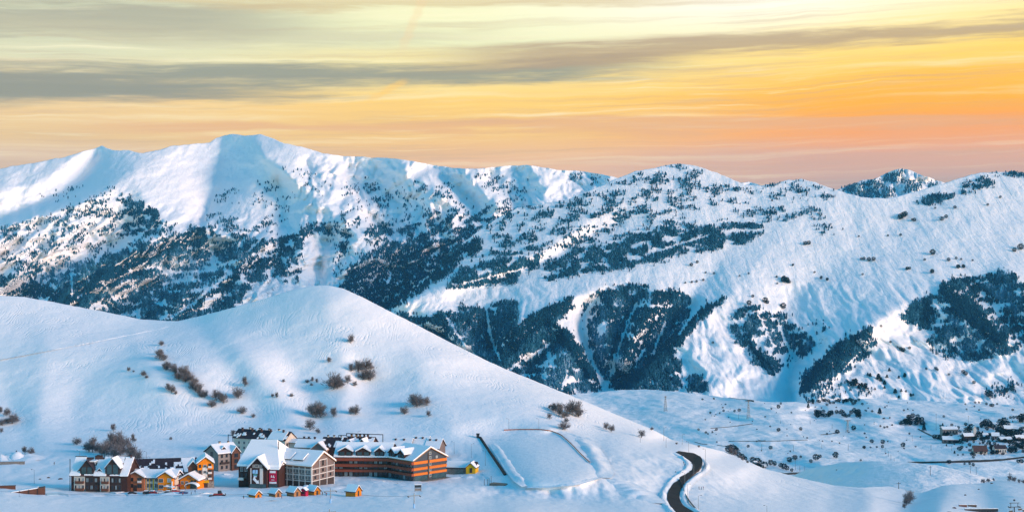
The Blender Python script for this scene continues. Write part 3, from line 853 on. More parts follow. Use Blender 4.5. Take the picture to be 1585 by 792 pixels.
MR_WOOD = [
    (D2, 0.0, [(800, 325), (860, 316), (930, 290), (1000, 264), (1050, 256), (1082, 270), (1100, 300), (1070, 325), (1040, 345), (960, 350), (900, 355), (830, 375), (770, 372), (750, 350)]),
    (D2, 0.05, [(1085, 285), (1140, 290), (1200, 286), (1240, 279), (1270, 288), (1300, 305), (1240, 308), (1180, 312), (1130, 312), (1100, 320)]),
    (D2, 0.0, [(1125, 328), (1180, 322), (1250, 320), (1285, 328), (1265, 342), (1220, 340), (1180, 345)]),
    (D1, -0.35, [(838, 425), (855, 405), (900, 385), (960, 378), (990, 362), (1060, 352), (1120, 350), (1180, 346), (1182, 362), (1130, 382), (1080, 392), (1030, 400), (960, 418), (900, 424), (850, 436)]),
    (D2, -0.05, [(760, 375), (830, 368), (900, 360), (980, 355), (1060, 345), (1130, 340), (1100, 352), (1000, 366), (900, 382), (820, 392), (760, 395)]),
    (D1, -0.3, [(690, 445), (715, 418), (760, 405), (805, 392), (842, 398), (835, 415), (790, 438), (740, 444), (700, 448)]),
    (D2, 0.05, [(720, 392), (780, 380), (840, 385), (830, 398), (760, 402), (720, 412)]),
    (D1, -0.6, [(640, 445), (680, 408), (720, 378), (740, 368), (750, 380), (715, 405), (690, 430), (640, 458), (602, 484), (598, 474)]),
    (D1, -0.55, [(612, 484), (640, 488), (660, 492), (690, 484), (720, 476), (745, 480), (765, 472), (800, 464), (803, 486), (770, 545), (790, 592), (740, 565), (690, 535), (640, 510)]),
    (D1, -0.8, [(892, 460), (870, 464), (830, 488), (797, 506), (770, 540), (762, 562), (782, 572), (830, 535), (860, 505), (885, 480)]),
    (D1, -0.25, [(782, 572), (830, 535), (857, 508), (880, 520), (910, 560), (935, 604), (880, 612), (850, 602), (800, 590)]),
    (D1, -0.9, [(857, 503), (880, 515), (900, 540), (932, 592), (930, 604), (905, 585), (880, 545), (850, 530)]),
    (D1, -0.45, [(905, 470), (930, 452), (950, 445), (985, 440), (1004, 446), (990, 490), (965, 545), (942, 590), (918, 560), (905, 520), (900, 495)]),
    (D1, -0.55, [(1005, 455), (1022, 448), (1045, 448), (1068, 462), (1070, 480), (1050, 505), (1025, 530), (1000, 560), (970, 602), (942, 602), (965, 548), (990, 495)]),
    (D1, -1.5, [(1127, 459), (1112, 465), (1090, 475), (1065, 497), (1030, 530), (985, 575), (950, 606), (975, 606), (1010, 585), (1040, 550), (1075, 505)]),
    (D1, -0.5, [(1002, 572), (1015, 557), (1040, 553), (1055, 560), (1052, 575), (1056, 600), (1040, 606), (990, 606)]),
    (D1, -0.8, [(1060, 600), (1068, 585), (1080, 580), (1092, 590), (1097, 607), (1062, 608)]),
    (D1, -0.2, [(1130, 515), (1138, 485), (1150, 476), (1170, 474), (1200, 494), (1212, 486), (1226, 505), (1250, 515), (1262, 535), (1240, 552), (1222, 545), (1222, 570), (1200, 578), (1160, 535), (1140, 528)]),
    (D1, -1.2, [(1158, 535), (1172, 540), (1190, 560), (1202, 582), (1190, 578), (1165, 560)]),
    (D2, 0.0, [(1255, 500), (1280, 495), (1290, 505), (1262, 520), (1255, 540), (1240, 530)]),
    (D1, -1.2, [(1348, 505), (1330, 515), (1300, 532), (1262, 565), (1240, 590), (1237, 614), (1255, 605), (1290, 580), (1330, 545), (1352, 520)]),
    (D1, -0.4, [(1358, 522), (1345, 545), (1310, 575), (1270, 602), (1255, 605), (1290, 580), (1330, 545)]),
    (D1, -0.30, [(1395, 495), (1402, 484), (1425, 468), (1450, 450), (1484, 427), (1500, 432), (1517, 430), (1540, 424), (1554, 415), (1576, 432), (1600, 445), (1660, 470), (1660, 540), (1585, 528), (1561, 550), (1524, 556), (1495, 562), (1475, 548), (1450, 525), (1436, 512)]),
    (D1, -1.5, [(1454, 440), (1470, 450), (1510, 485), (1556, 530), (1545, 535), (1500, 500), (1460, 465)]),
    (D1, -1.0, [(1395, 495), (1402, 484), (1425, 468), (1450, 455), (1440, 490), (1430, 505), (1412, 505)]),
    (D2, -0.4, [(1430, 522), (1445, 530), (1470, 548), (1480, 558), (1465, 558), (1440, 540)]),
    (D1, -0.4, [(1418, 315), (1440, 304), (1478, 299), (1478, 306), (1445, 314), (1422, 320)]),
    (D1, -0.4, [(1488, 300), (1495, 284), (1520, 274), (1540, 280), (1536, 292), (1505, 294), (1498, 302)]),
    (D1, -0.5, [(1522, 268), (1550, 266), (1590, 267), (1660, 264), (1660, 272), (1585, 276), (1550, 270)]),
    (D3, -0.1, [(1240, 600), (1290, 600), (1320, 590), (1350, 600), (1330, 620), (1250, 622)]),
    (D3, 0.0, [(1520, 600), (1560, 590), (1640, 580), (1640, 615), (1540, 618)]),
    (D2, -0.3, [(1260, 348), (1290, 350), (1305, 362), (1285, 366), (1265, 358)]),
]
wood(mr, MR_WOOD, 'bare winter wood on the spurs and terraces of the broad mountain', 202, 6.5, 13,
     dark=[[(892, 460), (870, 464), (830, 488), (797, 506), (770, 540), (762, 562), (775, 570), (815, 530), (850, 500), (885, 476)], [(857, 503), (880, 515), (900, 540), (932, 592), (930, 604), (905, 585), (880, 545), (850, 530)],
           [(1127, 459), (1112, 465), (1090, 475), (1065, 497), (1030, 530), (985, 575), (950, 606), (975, 606), (1010, 585), (1040, 550), (1075, 505)], [(1020, 450), (1045, 460), (1010, 520), (970, 590), (945, 600), (965, 545), (990, 495)],
           [(1348, 505), (1330, 515), (1300, 532), (1262, 565), (1240, 590), (1237, 614), (1255, 605), (1290, 575), (1325, 540)], [(1454, 437), (1475, 445), (1515, 482), (1560, 530), (1545, 538), (1500, 505), (1460, 470)], [(1430, 462), (1445, 475), (1440, 505), (1425, 500)], [(1484, 427), (1505, 432), (1560, 480), (1590, 515), (1570, 515), (1520, 475)],
           [(1158, 535), (1172, 540), (1202, 582), (1180, 570)], [(640, 445), (680, 408), (740, 368), (750, 380), (690, 430), (602, 484)], [(650, 492), (700, 490), (690, 530), (660, 510)]],
     pale=[[(845, 560), (875, 540), (905, 580), (915, 605), (855, 605), (830, 585)], [(1470, 490), (1510, 510), (1530, 540), (1490, 555), (1460, 520)], [(1500, 450), (1530, 480), (1560, 510), (1580, 480), (1560, 440)], [(690, 500), (730, 520), (760, 560), (720, 545)], [(1150, 490), (1200, 505), (1230, 530), (1180, 540)], [(930, 480), (945, 500), (930, 560), (915, 520)]],
     chutes=[(5, [(925, 462), (905, 490), (908, 540), (935, 600)]), (3.5, [(752, 478), (757, 510), (768, 548), (775, 560)]), (3, [(690, 490), (715, 530), (745, 560)]), (5, [(938, 500), (930, 520)]), (3, [(985, 470), (965, 520), (945, 585)]), (4, [(1000, 540), (985, 560)]),
             (4, [(880, 492), (900, 505)]), (2.5, [(857, 508), (859, 525)]), (5, [(1447, 466), (1460, 490)]), (3, [(1470, 530), (1490, 545)]), (3, [(1085, 470), (1050, 520)]), (4, [(1205, 505), (1225, 548)]), (3, [(1175, 490), (1200, 540)]), (2.5, [(1330, 548), (1290, 590)]), (3, [(720, 440), (800, 420)]), (3, [(1000, 395), (1100, 365)]), (4, [(815, 560), (835, 545), (850, 535)]), (3, [(880, 575), (870, 605)]), (3, [(1030, 500), (1010, 550)])])
MF_WOOD = [(0.4, -0.7, [(1300, 296), (1325, 284), (1345, 279), (1358, 280), (1372, 290), (1390, 300), (1380, 308), (1330, 308)]), (0.4, -0.5, [(1362, 276), (1378, 266), (1392, 263), (1400, 268), (1398, 285), (1385, 284)]), (0.4, -0.4, [(1398, 280), (1420, 283), (1452, 284), (1440, 296), (1415, 300), (1395, 300)])]
wood(mf, MF_WOOD, 'dark wood on the distant twin summit', 303, 14, 22)
# ------------------------------------------------------------------ materials of the village
M['dark_wood'] = plank_mat('dark_stained_boards', (0.045, 0.030, 0.028), 0.22)
M['brown_wood'] = plank_mat('brown_boards', (0.13, 0.055, 0.035), 0.22)
M['maroon'] = mat('maroon_cladding', (0.052, 0.024, 0.020), 0.7, 0.2, 0, 0.2, 0.5)
M['salmon'] = mat('salmon_render', (0.36, 0.13, 0.065), 0.85, 0.15, 0, 0.10, 0.6)
M['orange'] = mat('orange_render', (0.78, 0.22, 0.008), 0.8, 0.2, 0, 0.08, 0.6)
M['orange_band'] = plank_mat('orange_boards', (0.66, 0.17, 0.02), 0.3)
M['shaded_band'] = plank_mat('shaded_orange_boards', (0.26, 0.065, 0.035), 0.3)  # same orange boards, with the shade of the front put into the colour
M['slate'] = plank_mat('slate_blue_boards', (0.070, 0.090, 0.115), 0.25, 0)
M['cream'] = mat('cream_render', (0.58, 0.50, 0.42), 0.85, 0.15, 0, 0.08, 0.4)
M['white'] = mat('white_paint', (0.6, 0.57, 0.54), 0.7, 0.2, 0, 0.05, 0.4)
M['grey'] = mat('grey_render', (0.25, 0.22, 0.205), 0.85, 0.15, 0, 0.10, 0.4)
M['taupe'] = mat('taupe_render', (0.17, 0.13, 0.12), 0.85, 0.15, 0, 0.12, 0.4)
M['stone'] = mat('stone', (0.22, 0.20, 0.18), 0.9, 0.15, 0, 0.45, 1.6, 0.5)
M['roof'] = mat('dark_roofing', (0.040, 0.028, 0.036), 0.75, 0.25, 0, 0.3, 0.7)
M['brown_roof'] = mat('brown_roofing', (0.10, 0.05, 0.045), 0.75, 0.25, 0, 0.3, 0.7)
M['glass'] = mat('window_glass', (0.018, 0.026, 0.034), 0.08, 0.6, 0, 0.3, 0.3)
M['curtain'] = mat('curtained_window', (0.22, 0.27, 0.29), 0.3, 0.5, 0, 0.25, 0.5)
M['teal_glass'] = mat('teal_glass', (0.035, 0.075, 0.085), 0.12, 0.6, 0, 0.35, 0.4)
M['frame_white'] = mat('white_frame', (0.5, 0.49, 0.47), 0.6, 0.3, 0, 0.04, 1)
M['frame_dark'] = mat('dark_frame', (0.05, 0.035, 0.03), 0.6, 0.3, 0, 0.1, 1)
M['yellow'] = mat('yellow_paint', (0.80, 0.42, 0.01), 0.7, 0.25, 0, 0.06, 0.8)
M['metal'] = mat('galvanised_metal', (0.24, 0.25, 0.26), 0.45, 0.5, 0.6, 0.1, 1)
M['dark_metal'] = mat('dark_metal', (0.035, 0.04, 0.045), 0.5, 0.4, 0.4, 0.15, 1)
M['pine'] = plank_mat('varnished_pine', (0.60, 0.20, 0.015), 0.2)
M['tan_wood'] = plank_mat('tan_boards', (0.36, 0.17, 0.07), 0.2)
M['old_wood'] = plank_mat('weathered_boards', (0.20, 0.15, 0.12), 0.25, 0)
M['crimson'] = mat('crimson_banner', (0.42, 0.015, 0.06), 0.6, 0.2, 0, 0.05, 0.5)
M['poster_white'] = mat('banner_white', (0.72, 0.76, 0.80), 0.6, 0.2, 0, 0.03, 0.5)
M['poster_blue'] = mat('banner_blue', (0.28, 0.50, 0.74), 0.6, 0.2, 0, 0.10, 0.8)
M['poster_green'] = mat('banner_green', (0.05, 0.22, 0.20), 0.6, 0.2, 0, 0.1, 0.8)
M['asphalt'] = mat('asphalt', (0.024, 0.020, 0.020), 0.85, 0.25, 0, 0.3, 0.25)
M['rubber'] = mat('rubber', (0.02, 0.02, 0.021), 0.85, 0.2, 0, 0.1, 1)
M['earth'] = mat('bare_earth', (0.085, 0.065, 0.05), 0.95, 0.1, 0, 0.4, 0.5)
M['red_net'] = mat('red_netting', (0.40, 0.15, 0.10), 0.8, 0.15, 0, 0.12, 0.6)
M['ice'] = mat('ploughed_ice', (0.42, 0.62, 0.72), 0.4, 0.3, 0, 0.15, 0.3, 0.6)


# ------------------------------------------------------------------ house building kit
_win_cache = {}


def window(parent, x, y, z, w_, h_, rz=0.0, glass='glass', frame='frame_white', name='window'):
    """a window standing on a wall face: frame with a mullion, pane as its child"""
    key = (round(w_, 2), round(h_, 2), glass, frame)
    if key not in _win_cache:
        f = MB(); t = 0.16
        f.box(-w_ / 2, w_ / 2, -0.10, 0.05, 0, t).box(-w_ / 2, w_ / 2, -0.10, 0.05, h_ - t, h_)
        f.box(-w_ / 2, -w_ / 2 + t, -0.10, 0.05, t, h_ - t).box(w_ / 2 - t, w_ / 2, -0.10, 0.05, t, h_ - t)
        if w_ > 1.3: f.box(-0.06, 0.06, -0.09, 0.05, t, h_ - t)
        p = MB().box(-w_ / 2 + t, w_ / 2 - t, -0.04, 0.04, t, h_ - t)
        _win_cache[key] = (f.mesh('window', M[frame]), p.mesh('pane', M[glass]))
    fm, pm = _win_cache[key]
    o = link(name, fm, parent, (x, y, z), rz)
    link('pane', pm, o)
    return o


def chevron(a0, W, H, R, over, z0, z1):
    """roof cross-section over a span a0..a0+W, eaves at H, rise R"""
    k = R / (W / 2)
    return [(a0 - over, H - k * over + z0), (a0 + W / 2, H + R + z0), (a0 + W + over, H - k * over + z0), (a0 + W + over, H - k * over + z1), (a0 + W / 2, H + R + z1), (a0 - over, H - k * over + z1)]


def patches(W, H, R, a0, b0, b1, axis, seed, cover=0.5, cell=0.9, over=0.6, low_bias=0.5, z=0.36, side=None):
    """leftover snow on a roof: ragged thick slabs on both slopes"""
    mb = MB()
    k = R / (W / 2)
    for s in ((-1, 1) if side is None else (side,)):
        n1 = max(1, int((b1 - b0) / cell)); n2 = max(1, int((W / 2 + over) / cell))
        for i in range(n1):
            for j in range(n2):
                t = (j + 0.5) / n2
                g = float(fbm(np.array(i * 0.23 + seed), np.array(j * 0.31 + s * 9.0), 3, seed)) + low_bias * (0.5 - t)
                if g < 0.45 - cover: continue
                p0 = -over + j * (W / 2 + over) / n2; p1 = p0 + (W / 2 + over) / n2 + 0.05
                q0 = b0 + i * (b1 - b0) / n1; q1 = q0 + (b1 - b0) / n1 + 0.05
                th = 0.22 + 0.14 * abs(math.sin(i * 1.7 + j))
                def P(p, q, dz):
                    a = a0 + p if s < 0 else a0 + W - p
                    zz = H + k * p + z + dz
                    return (q, a, zz) if axis == 'x' else (a, q, zz)
                mb.add([P(p0, q0, -.04), P(p1, q0, -.04), P(p1, q1, -.04), P(p0, q1, -.04), P(p0, q0, th), P(p1, q0, th), P(p1, q1, th), P(p0, q1, th)],
                       [(0, 3, 2, 1), (4, 5, 6, 7), (0, 1, 5, 4), (1, 2, 6, 5), (2, 3, 7, 6), (3, 0, 4, 7)])
    return mb


def block(root, x0, x1, y0, y1, H, R, ridge='x', wall='cream', roof='roof', snow='full', base=4.0, over=0.7, snow_t=0.55, cover=0.5, seed=1, wall_name='wall', z0=None, side=None):
    """one gabled volume: wall with its gables, roof, snow on the roof"""
    b = -base if z0 is None else z0
    if ridge == 'x':
        prof = [(y0, b), (y1, b), (y1, H), ((y0 + y1) / 2, H + R), (y0, H)]
        wl = MB().prism(prof, x0, x1, 'x'); a0, W, e0, e1, ax = y0, y1 - y0, x0, x1, 'x'
    else:
        prof = [(x0, b), (x1, b), (x1, H), ((x0 + x1) / 2, H + R), (x0, H)]
        wl = MB().prism(prof, y0, y1, 'y'); a0, W, e0, e1, ax = x0, x1 - x0, y0, y1, 'y'
    wo_ = wl.build(wall_name, M[wall], root)
    rf = MB().prism(chevron(a0, W, H, R, over, 0.03, 0.33), e0 - over, e1 + over, ax).build('roof', M[roof], root)
    if snow == 'full':
        MB().prism(chevron(a0, W, H, R, over - 0.1, 0.35, 0.35 + snow_t), e0 - over + 0.12, e1 + over - 0.12, ax).build('snow_cover', M['snow'], rf)
    elif snow == 'patch':
        mb = patches(W, H, R, a0, e0 - over + 0.2, e1 + over - 0.2, ax, seed, cover, side=side)
        if mb.f: mb.build('snow_cover', M['snow'], rf)
    return wo_, rf


def dormer(root, xc, w_, y0, zb, h_, rise, depth, wall='dark_wood', glass='glass', frame='frame_dark', snow=True, nwin=2, win_h=None):
    """a gabled dormer standing on the front slope, with its own roof, snow and windows"""
    d = MB().prism([(xc - w_ / 2, zb), (xc + w_ / 2, zb), (xc + w_ / 2, zb + h_), (xc, zb + h_ + rise), (xc - w_ / 2, zb + h_)], y0, y0 + depth, 'y').build('dormer', M[wall], root)
    MB().prism(chevron(xc - w_ / 2, w_, zb + h_, rise, 0.45, 0.03, 0.25), y0 - 0.5, y0 + depth, 'y').build('dormer_roof', M['roof'], d)
    if snow: MB().prism(chevron(xc - w_ / 2, w_, zb + h_, rise, 0.38, 0.27, 0.72), y0 - 0.42, y0 + depth - 0.05, 'y').build('snow_cover', M['snow'], d)
    wh = win_h or h_ * 0.62
    for i in range(nwin):
        xx = xc + (i - (nwin - 1) / 2) * w_ / (nwin + 0.3)
        link('pane', MB().box(-w_ / (nwin + 0.3) * 0.38, w_ / (nwin + 0.3) * 0.38, -0.06, 0.04, 0, wh).mesh('pane', M[glass]), d, (xx, y0 - 0.02, zb + h_ * 0.22))
    return d


def chimney(roof, x, y, z, h_=1.6, s=0.9, m='cream', cap=True):
    c = MB().box(x - s / 2, x + s / 2, y - s / 2, y + s / 2, z - 1.2, z + h_)
    c.cur = 1
    if cap: c.box(x - s / 2 - .12, x + s / 2 + .12, y - s / 2 - .12, y + s / 2 + .12, z + h_ + 0.25, z + h_ + 0.5)
    c.box(x - s / 2 + .1, x + s / 2 - .1, y - s / 2 + .1, y + s / 2 - .1, z + h_ - 0.05, z + h_ + 0.26)
    return c.build('chimney', [M[m], M['roof']], roof)


def balcony(root, x0, x1, y, z, depth=1.3, h_=1.0, m='brown_wood', rz=0.0):
    b = MB().box(x0, x1, y - depth, y + 0.0, z - 0.15, z + 0.02)
    b.box(x0, x1, y - depth - 0.06, y - depth + 0.02, z + 0.02, z + h_)
    b.box(x0, x0 + 0.08, y - depth + 0.02, y, z + 0.02, z + h_).box(x1 - 0.08, x1, y - depth + 0.02, y, z + 0.02, z + h_)
    return b.build('balcony', M[m], root)


def slab(root, name, m, *boxes):
    mb = MB()
    for b in boxes: mb.box(*b)
    return mb.build(name, M[m], root)


def site(u, v, land=near):
    return land.at(u, v)


def mpp(p):
    return p.y / FPX


# ---- A: the dark gabled lodge at the west end
p = site(197, 762); s = mpp(p)
A = empty('lodge', p, R_(-4), 'dark gabled ski lodge with two tall glazed gables and snowy roof', 'lodge')
L = 89 * s; H = 27 * s; Rr = 25 * s; Wd = 17.0
block(A, -L, 0, 0, Wd, H, Rr * 0.9, 'x', 'maroon', 'brown_roof', 'patch', 6, 0.8, cover=0.46, seed=3)
# snow lying on the lower front slope, in the three bays between the gables
rA = [c for c in A.children if c.name.startswith('roof')][0]
k = Rr * 0.9 / (Wd / 2)
def apron(root, x0, x1, W, H, R, t0, t1, th=0.5, skew=0.0, a0=0.0, z=0.34):
    kk = R / (W / 2)
    ya, yb = a0 + t0 * W / 2, a0 + t1 * W / 2
    za, zb = H + kk * (ya - a0) + z, H + kk * (yb - a0) + z
    return MB().add([(x0, ya, za), (x1, ya, za), (x1 + skew, yb, zb), (x0 + skew, yb, zb), (x0, ya, za + th), (x1, ya, za + th), (x1 + skew, yb, zb + th), (x0 + skew, yb, zb + th)],
                    [(0, 3, 2, 1), (4, 5, 6, 7), (0, 1, 5, 4), (1, 2, 6, 5), (2, 3, 7, 6), (3, 0, 4, 7)]).build('snow_cover', M['snow'], root)
apron(rA, -L - .6, -L + 15 * s, Wd, H, Rr * .9, -0.1, 0.98, 0.6)
apron(rA, -L + 36 * s, -L + 56 * s, Wd, H, Rr * .9, -0.1, 0.8, 0.65)
apron(rA, -L + 78 * s, .5, Wd, H, Rr * .9, -0.1, 0.98, 0.6)
dormer(A, -L + 25 * s, 21 * s, -0.25, H - 0.3, 3.2, 4.2, 7.5, 'dark_wood', 'teal_glass', nwin=2, snow=False, win_h=3.4)
dormer(A, -L + 66 * s, 23 * s, -0.35, H - 0.3, 3.8, 4.4, 7.5, 'dark_wood', 'teal_glass', nwin=2, snow=True, win_h=4.6)
slab(A, 'roof_snow', 'snow', (-L + 14.5 * s, -L + 35.5 * s, 1.5, 6.5, H + 6.1, H + 6.6))
for i, xx in enumerate((-L + 13 * s, -L + 44 * s)):
    dormer(A, xx, 2.3, 1.0, H + 1.0, 0.5, 1.3, 2.0, 'dark_wood', nwin=1, snow=True)
bays = [(4.5, 22, 3, 'cream'), (22.5, 43, 3, 'dark_wood'), (46, 61, 3, 'cream'), (63, 80, 3, 'dark_wood')]
for a, b, n, wm in bays:
    slab(A, 'wall_panel', wm, (-L + a * s, -L + b * s, -0.12, 0.1, -1.0, H - 0.45))
    for r in range(2):
        for i in range(n):
            window(A, -L + (a + (i + 0.5) * (b - a) / n) * s, -0.14, 1.4 + r * 3.5, (b - a) / n * s * 0.66, 2.2, 0, 'curtain' if (i + r) % 2 else 'glass', 'frame_dark' if wm == 'dark_wood' else 'frame_white')
        if wm == 'cream': balcony(A, -L + (a + 3) * s, -L + (b - 1) * s, -0.13, 1.0 + r * 3.5, 1.2, 1.1)
slab(A, 'plinth', 'stone', (-L + 2 * s, -L + 14 * s, -0.5, 0.0, -3, 0.9), (-L + 22 * s, -0.3, -0.4, -0.02, -3, 0.5))
link('garage_door', MB().box(-2.2, 2.2, -0.1, 0.05, -2, 1.6).mesh('garage_door', M['teal_glass']), A, (-L + 17 * s, -0.35, 0.0))
slab(A, 'pipe_frame', 'dark_metal', (-L - 1.0, -L - .75, 0.6, 0.9, -1, H + 7.6), (-L - 1.0, -L + 15 * s, 8.0, 8.3, H + 7.6, H + 7.95))
for xx, hh in ((-L + 31 * s, 1.5), (-L + 34 * s, 2.2), (-L + 37 * s, 1.8), (-L + 40 * s, 2.0)): chimney(rA, xx, 7.5, H + Rr * .9 - 0.2, hh * .6, 0.9, 'brown_roof')
chimney(rA, -0.8, 8.0, H + Rr * .9, 1.4, 0.7, 'brown_roof')

# ---- B: the long terrace east of the lodge: salmon house, white link, orange house under one snowy roof
p = site(270, 758); s = mpp(p)
B = empty('terrace_house', p, R_(-6), 'low terrace with one salmon gable and one orange gable under shared snowy roof', 'house')
block(B, -77 * s, 0, 1.0, 11, 18 * s, 8 * s, 'x', 'cream', 'roof', 'full', 4, 0.8, 0.7)
block(B, -76 * s, -48 * s, -0.6, 9, 19 * s, 7.5 * s, 'y', 'salmon', 'brown_roof', 'full', 4, 0.7, 0.6, wall_name='salmon_wall')
block(B, -25 * s, -1.5 * s, -1.2, 9, 20 * s, 7.5 * s, 'y', 'orange', 'brown_roof', 'full', 4, 0.7, 0.6, wall_name='orange_wall')
for r in range(2):
    window(B, -69 * s, -0.63, 1.0 + r * 3.0, 2.6, 1.9, 0, 'glass', 'frame_dark'); window(B, -55 * s, -0.63, 1.0 + r * 3.0, 2.2, 1.9, 0, 'glass', 'frame_dark')
    for i, xx in enumerate((-43, -38.5, -30)):
        window(B, xx * s, 0.97, 0.8 + r * 3.0, 1.7, 2.2, 0, 'glass', 'frame_white')
    window(B, -20 * s, -1.23, 0.8 + r * 3.0, 2.3, 2.0, 0, 'glass', 'frame_white'); window(B, -7 * s, -1.23, 1.0 + r * 3.0, 1.9, 2.0, 0, 'curtain', 'frame_white')
    window(B, -79 * s + 0.9, 0.97, 1.0 + r * 3.0, 1.2, 1.6)
balcony(B, -57.5 * s, -52 * s, -0.62, 3.7, 1.0, 0.9, 'white')
slab(B, 'yellow_strip', 'yellow', (-46.5 * s, -45.6 * s, 0.85, 1.0, -1, 5.6), (-41 * s, -40 * s, 0.85, 1.0, -1, 5.6), (-35.5 * s, -34 * s, 0.85, 1.0, -1, 5.6))
link('door', MB().box(-0.9, 0.9, -0.1, 0.04, -1, 2.3).mesh('door', M['dark_wood']), B, (-62 * s, -0.62, 0.0))
slab(B, 'column', 'white', (-2.6 * s, -1.2 * s, -2.2, -1.3, -2, 4.6))

# ---- long dark barn roof behind the terrace
p = site(303, 737); s = mpp(p)
C0 = empty('long_hall', p, R_(12), 'long low hall behind the terrace with bare dark roof rising to the orange tower', 'hall')
block(C0, -106 * s, 0, 0, 15, 8 * s, 18 * s, 'x', 'taupe', 'roof', 'patch', 6, 0.5, cover=0.10, seed=12, side=-1)
rC = [c for c in C0.children if c.name.startswith('roof')][0]
apron(rC, -17 * s, 0.4, 15, 8 * s, 18 * s, -0.06, 0.92, 0.5, -2)
apron(rC, -106 * s, -19 * s, 15, 8 * s, 18 * s, -0.06, 0.16, 0.45)
for xx in (-96, -83, -71, -58, -44, -33): link('skylight', MB().box(-.5, .5, -.4, .4, 0, .25).mesh('skylight', M['curtain']), rC, (xx * s, 3.5, 8 * s + 0.36 + 3.5 * 18 * s / 7.5))
slab(C0, 'ridge_rail', 'dark_metal', (-80 * s, -70 * s, 7.4, 7.5, 26 * s + 1.2, 26 * s + 1.3), (-80 * s, -80 * s + .1, 7.4, 7.5, 26 * s, 26 * s + 1.2), (-70 * s, -70 * s + .1, 7.4, 7.5, 26 * s, 26 * s + 1.2))

# ---- small orange house with the arched porch
p = site(306, 756); s = mpp(p)
D0 = empty('small_house', p, R_(-10), 'small orange house with wide snowy gable and an arched porch', 'house')
block(D0, -29 * s, 0, 0, 11, 13 * s, 8.5 * s, 'y', 'orange', 'brown_roof', 'full', 4, 0.9, 0.7)
for xx in (-25, -18): window(D0, xx * s, -0.03, 2.0, 1.5, 1.7, 0, 'glass', 'frame_white')
for xx in (-9.5, -4.5): window(D0, xx * s, -0.03, 2.2, 1.3, 2.0, 0, 'glass', 'frame_dark')
slab(D0, 'sign_board', 'salmon', (-17 * s, -10 * s, -0.09, -0.01, 13 * s + 0.3, 13 * s + 1.2))
pr = MB()
arc = [(-7 * s + 3.2 * math.cos(a), 1.5 + 1.6 * math.sin(a)) for a in np.linspace(0, math.pi, 9)]
pr.prism(arc + [(-7 * s - 2.9, 1.5)] + [(-7 * s + 2.9 * math.cos(a), 1.5 + 1.35 * math.sin(a)) for a in np.linspace(math.pi, 0, 9)], -3.2, -0.05, 'y')
po = pr.build('porch', M['stone'], D0)
slab(po, 'porch_post', 'stone', (-7 * s - 3.1, -7 * s - 2.6, -3.1, -2.6, -2, 1.5), (-7 * s + 2.6, -7 * s + 3.1, -3.1, -2.6, -2, 1.5))
MB().prism([(-7 * s + 3.4 * math.cos(a), 1.55 + 1.95 * math.sin(a)) for a in np.linspace(0, math.pi, 9)] + [(-7 * s + 3.22 * math.cos(a), 1.53 + 1.64 * math.sin(a)) for a in np.linspace(math.pi, 0, 9)], -3.3, -0.1, 'y').build('snow_cover', M['snow'], po)
link('door', MB().box(-1.6, 1.6, -.1, .04, -1, 2.2).mesh('door', M['teal_glass']), D0, (-7 * s, -0.02, 0))

# ---- the orange tower block
p = site(306, 754); s = mpp(p)
T = empty('tower_house', p, R_(14), 'tall narrow orange house with a white window strip and snowy gable', 'house')
tw = 24 * s; tH = 37 * s
block(T, 0, tw, 0, 13, tH, 9 * s, 'y', 'orange', 'roof', 'full', 4, 0.7, 0.5)
block(T, -14 * s, 0.0, 2.5, 12, tH - 2, 8 * s, 'y', 'brown_wood', 'roof', 'full', 4, 0.5, 0.5, wall_name='brown_wing')
slab(T, 'wall_base', 'stone', (-0.25, tw + .25, -0.25, 13.2, -4, 3.0))
slab(T, 'wall_panel', 'taupe', (0.02, 7.0 * s, -0.12, 0.1, 3.0, tH - 3.2), (tw - 0.1, tw + 0.14, 0.1, 13.05, 3.0, tH - 1.5))
slab(T, 'window_strip', 'white', (7.2 * s, 14.6 * s, -0.18, 0.1, 3.0, tH - 2.0))
slab(T, 'wall_panel', 'brown_wood', (14.8 * s, tw, -0.14, 0.1, 3.0, tH - 3.0))
for r in range(3):
    window(T, 11 * s, -0.2, 4.0 + r * 2.9, 1.7, 1.5, 0, 'glass', 'frame_white'); window(T, 3.6 * s, -0.14, 4.0 + r * 2.9, 1.1, 1.6, 0, 'glass', 'frame_dark')
    balcony(T, 15.6 * s, 21.5 * s, -0.14, 4.0 + r * 2.9, 0.9, 0.9, 'white')
    window(T, 18.5 * s, -0.16, 4.1 + r * 2.9, 1.3, 1.9, 0, 'glass', 'frame_dark')
link('door', MB().box(-1.3, 1.3, -.1, .04, -1, 2.4).mesh('door', M['frame_dark']), T, (11 * s, -0.27, 0))
aw = MB().add([(-1.9, -2.2, 2.4), (1.9, -2.2, 2.4), (1.9, 0, 3.3), (-1.9, 0, 3.3), (-1.9, -2.2, 2.5), (1.9, -2.2, 2.5), (1.9, 0, 3.4), (-1.9, 0, 3.4)], [(0, 3, 2, 1), (4, 5, 6, 7), (0, 1, 5, 4), (1, 2, 6, 5), (2, 3, 7, 6), (3, 0, 4, 7)])
aw.build('awning', M['yellow'], T, (11 * s, -0.3, 0.2))

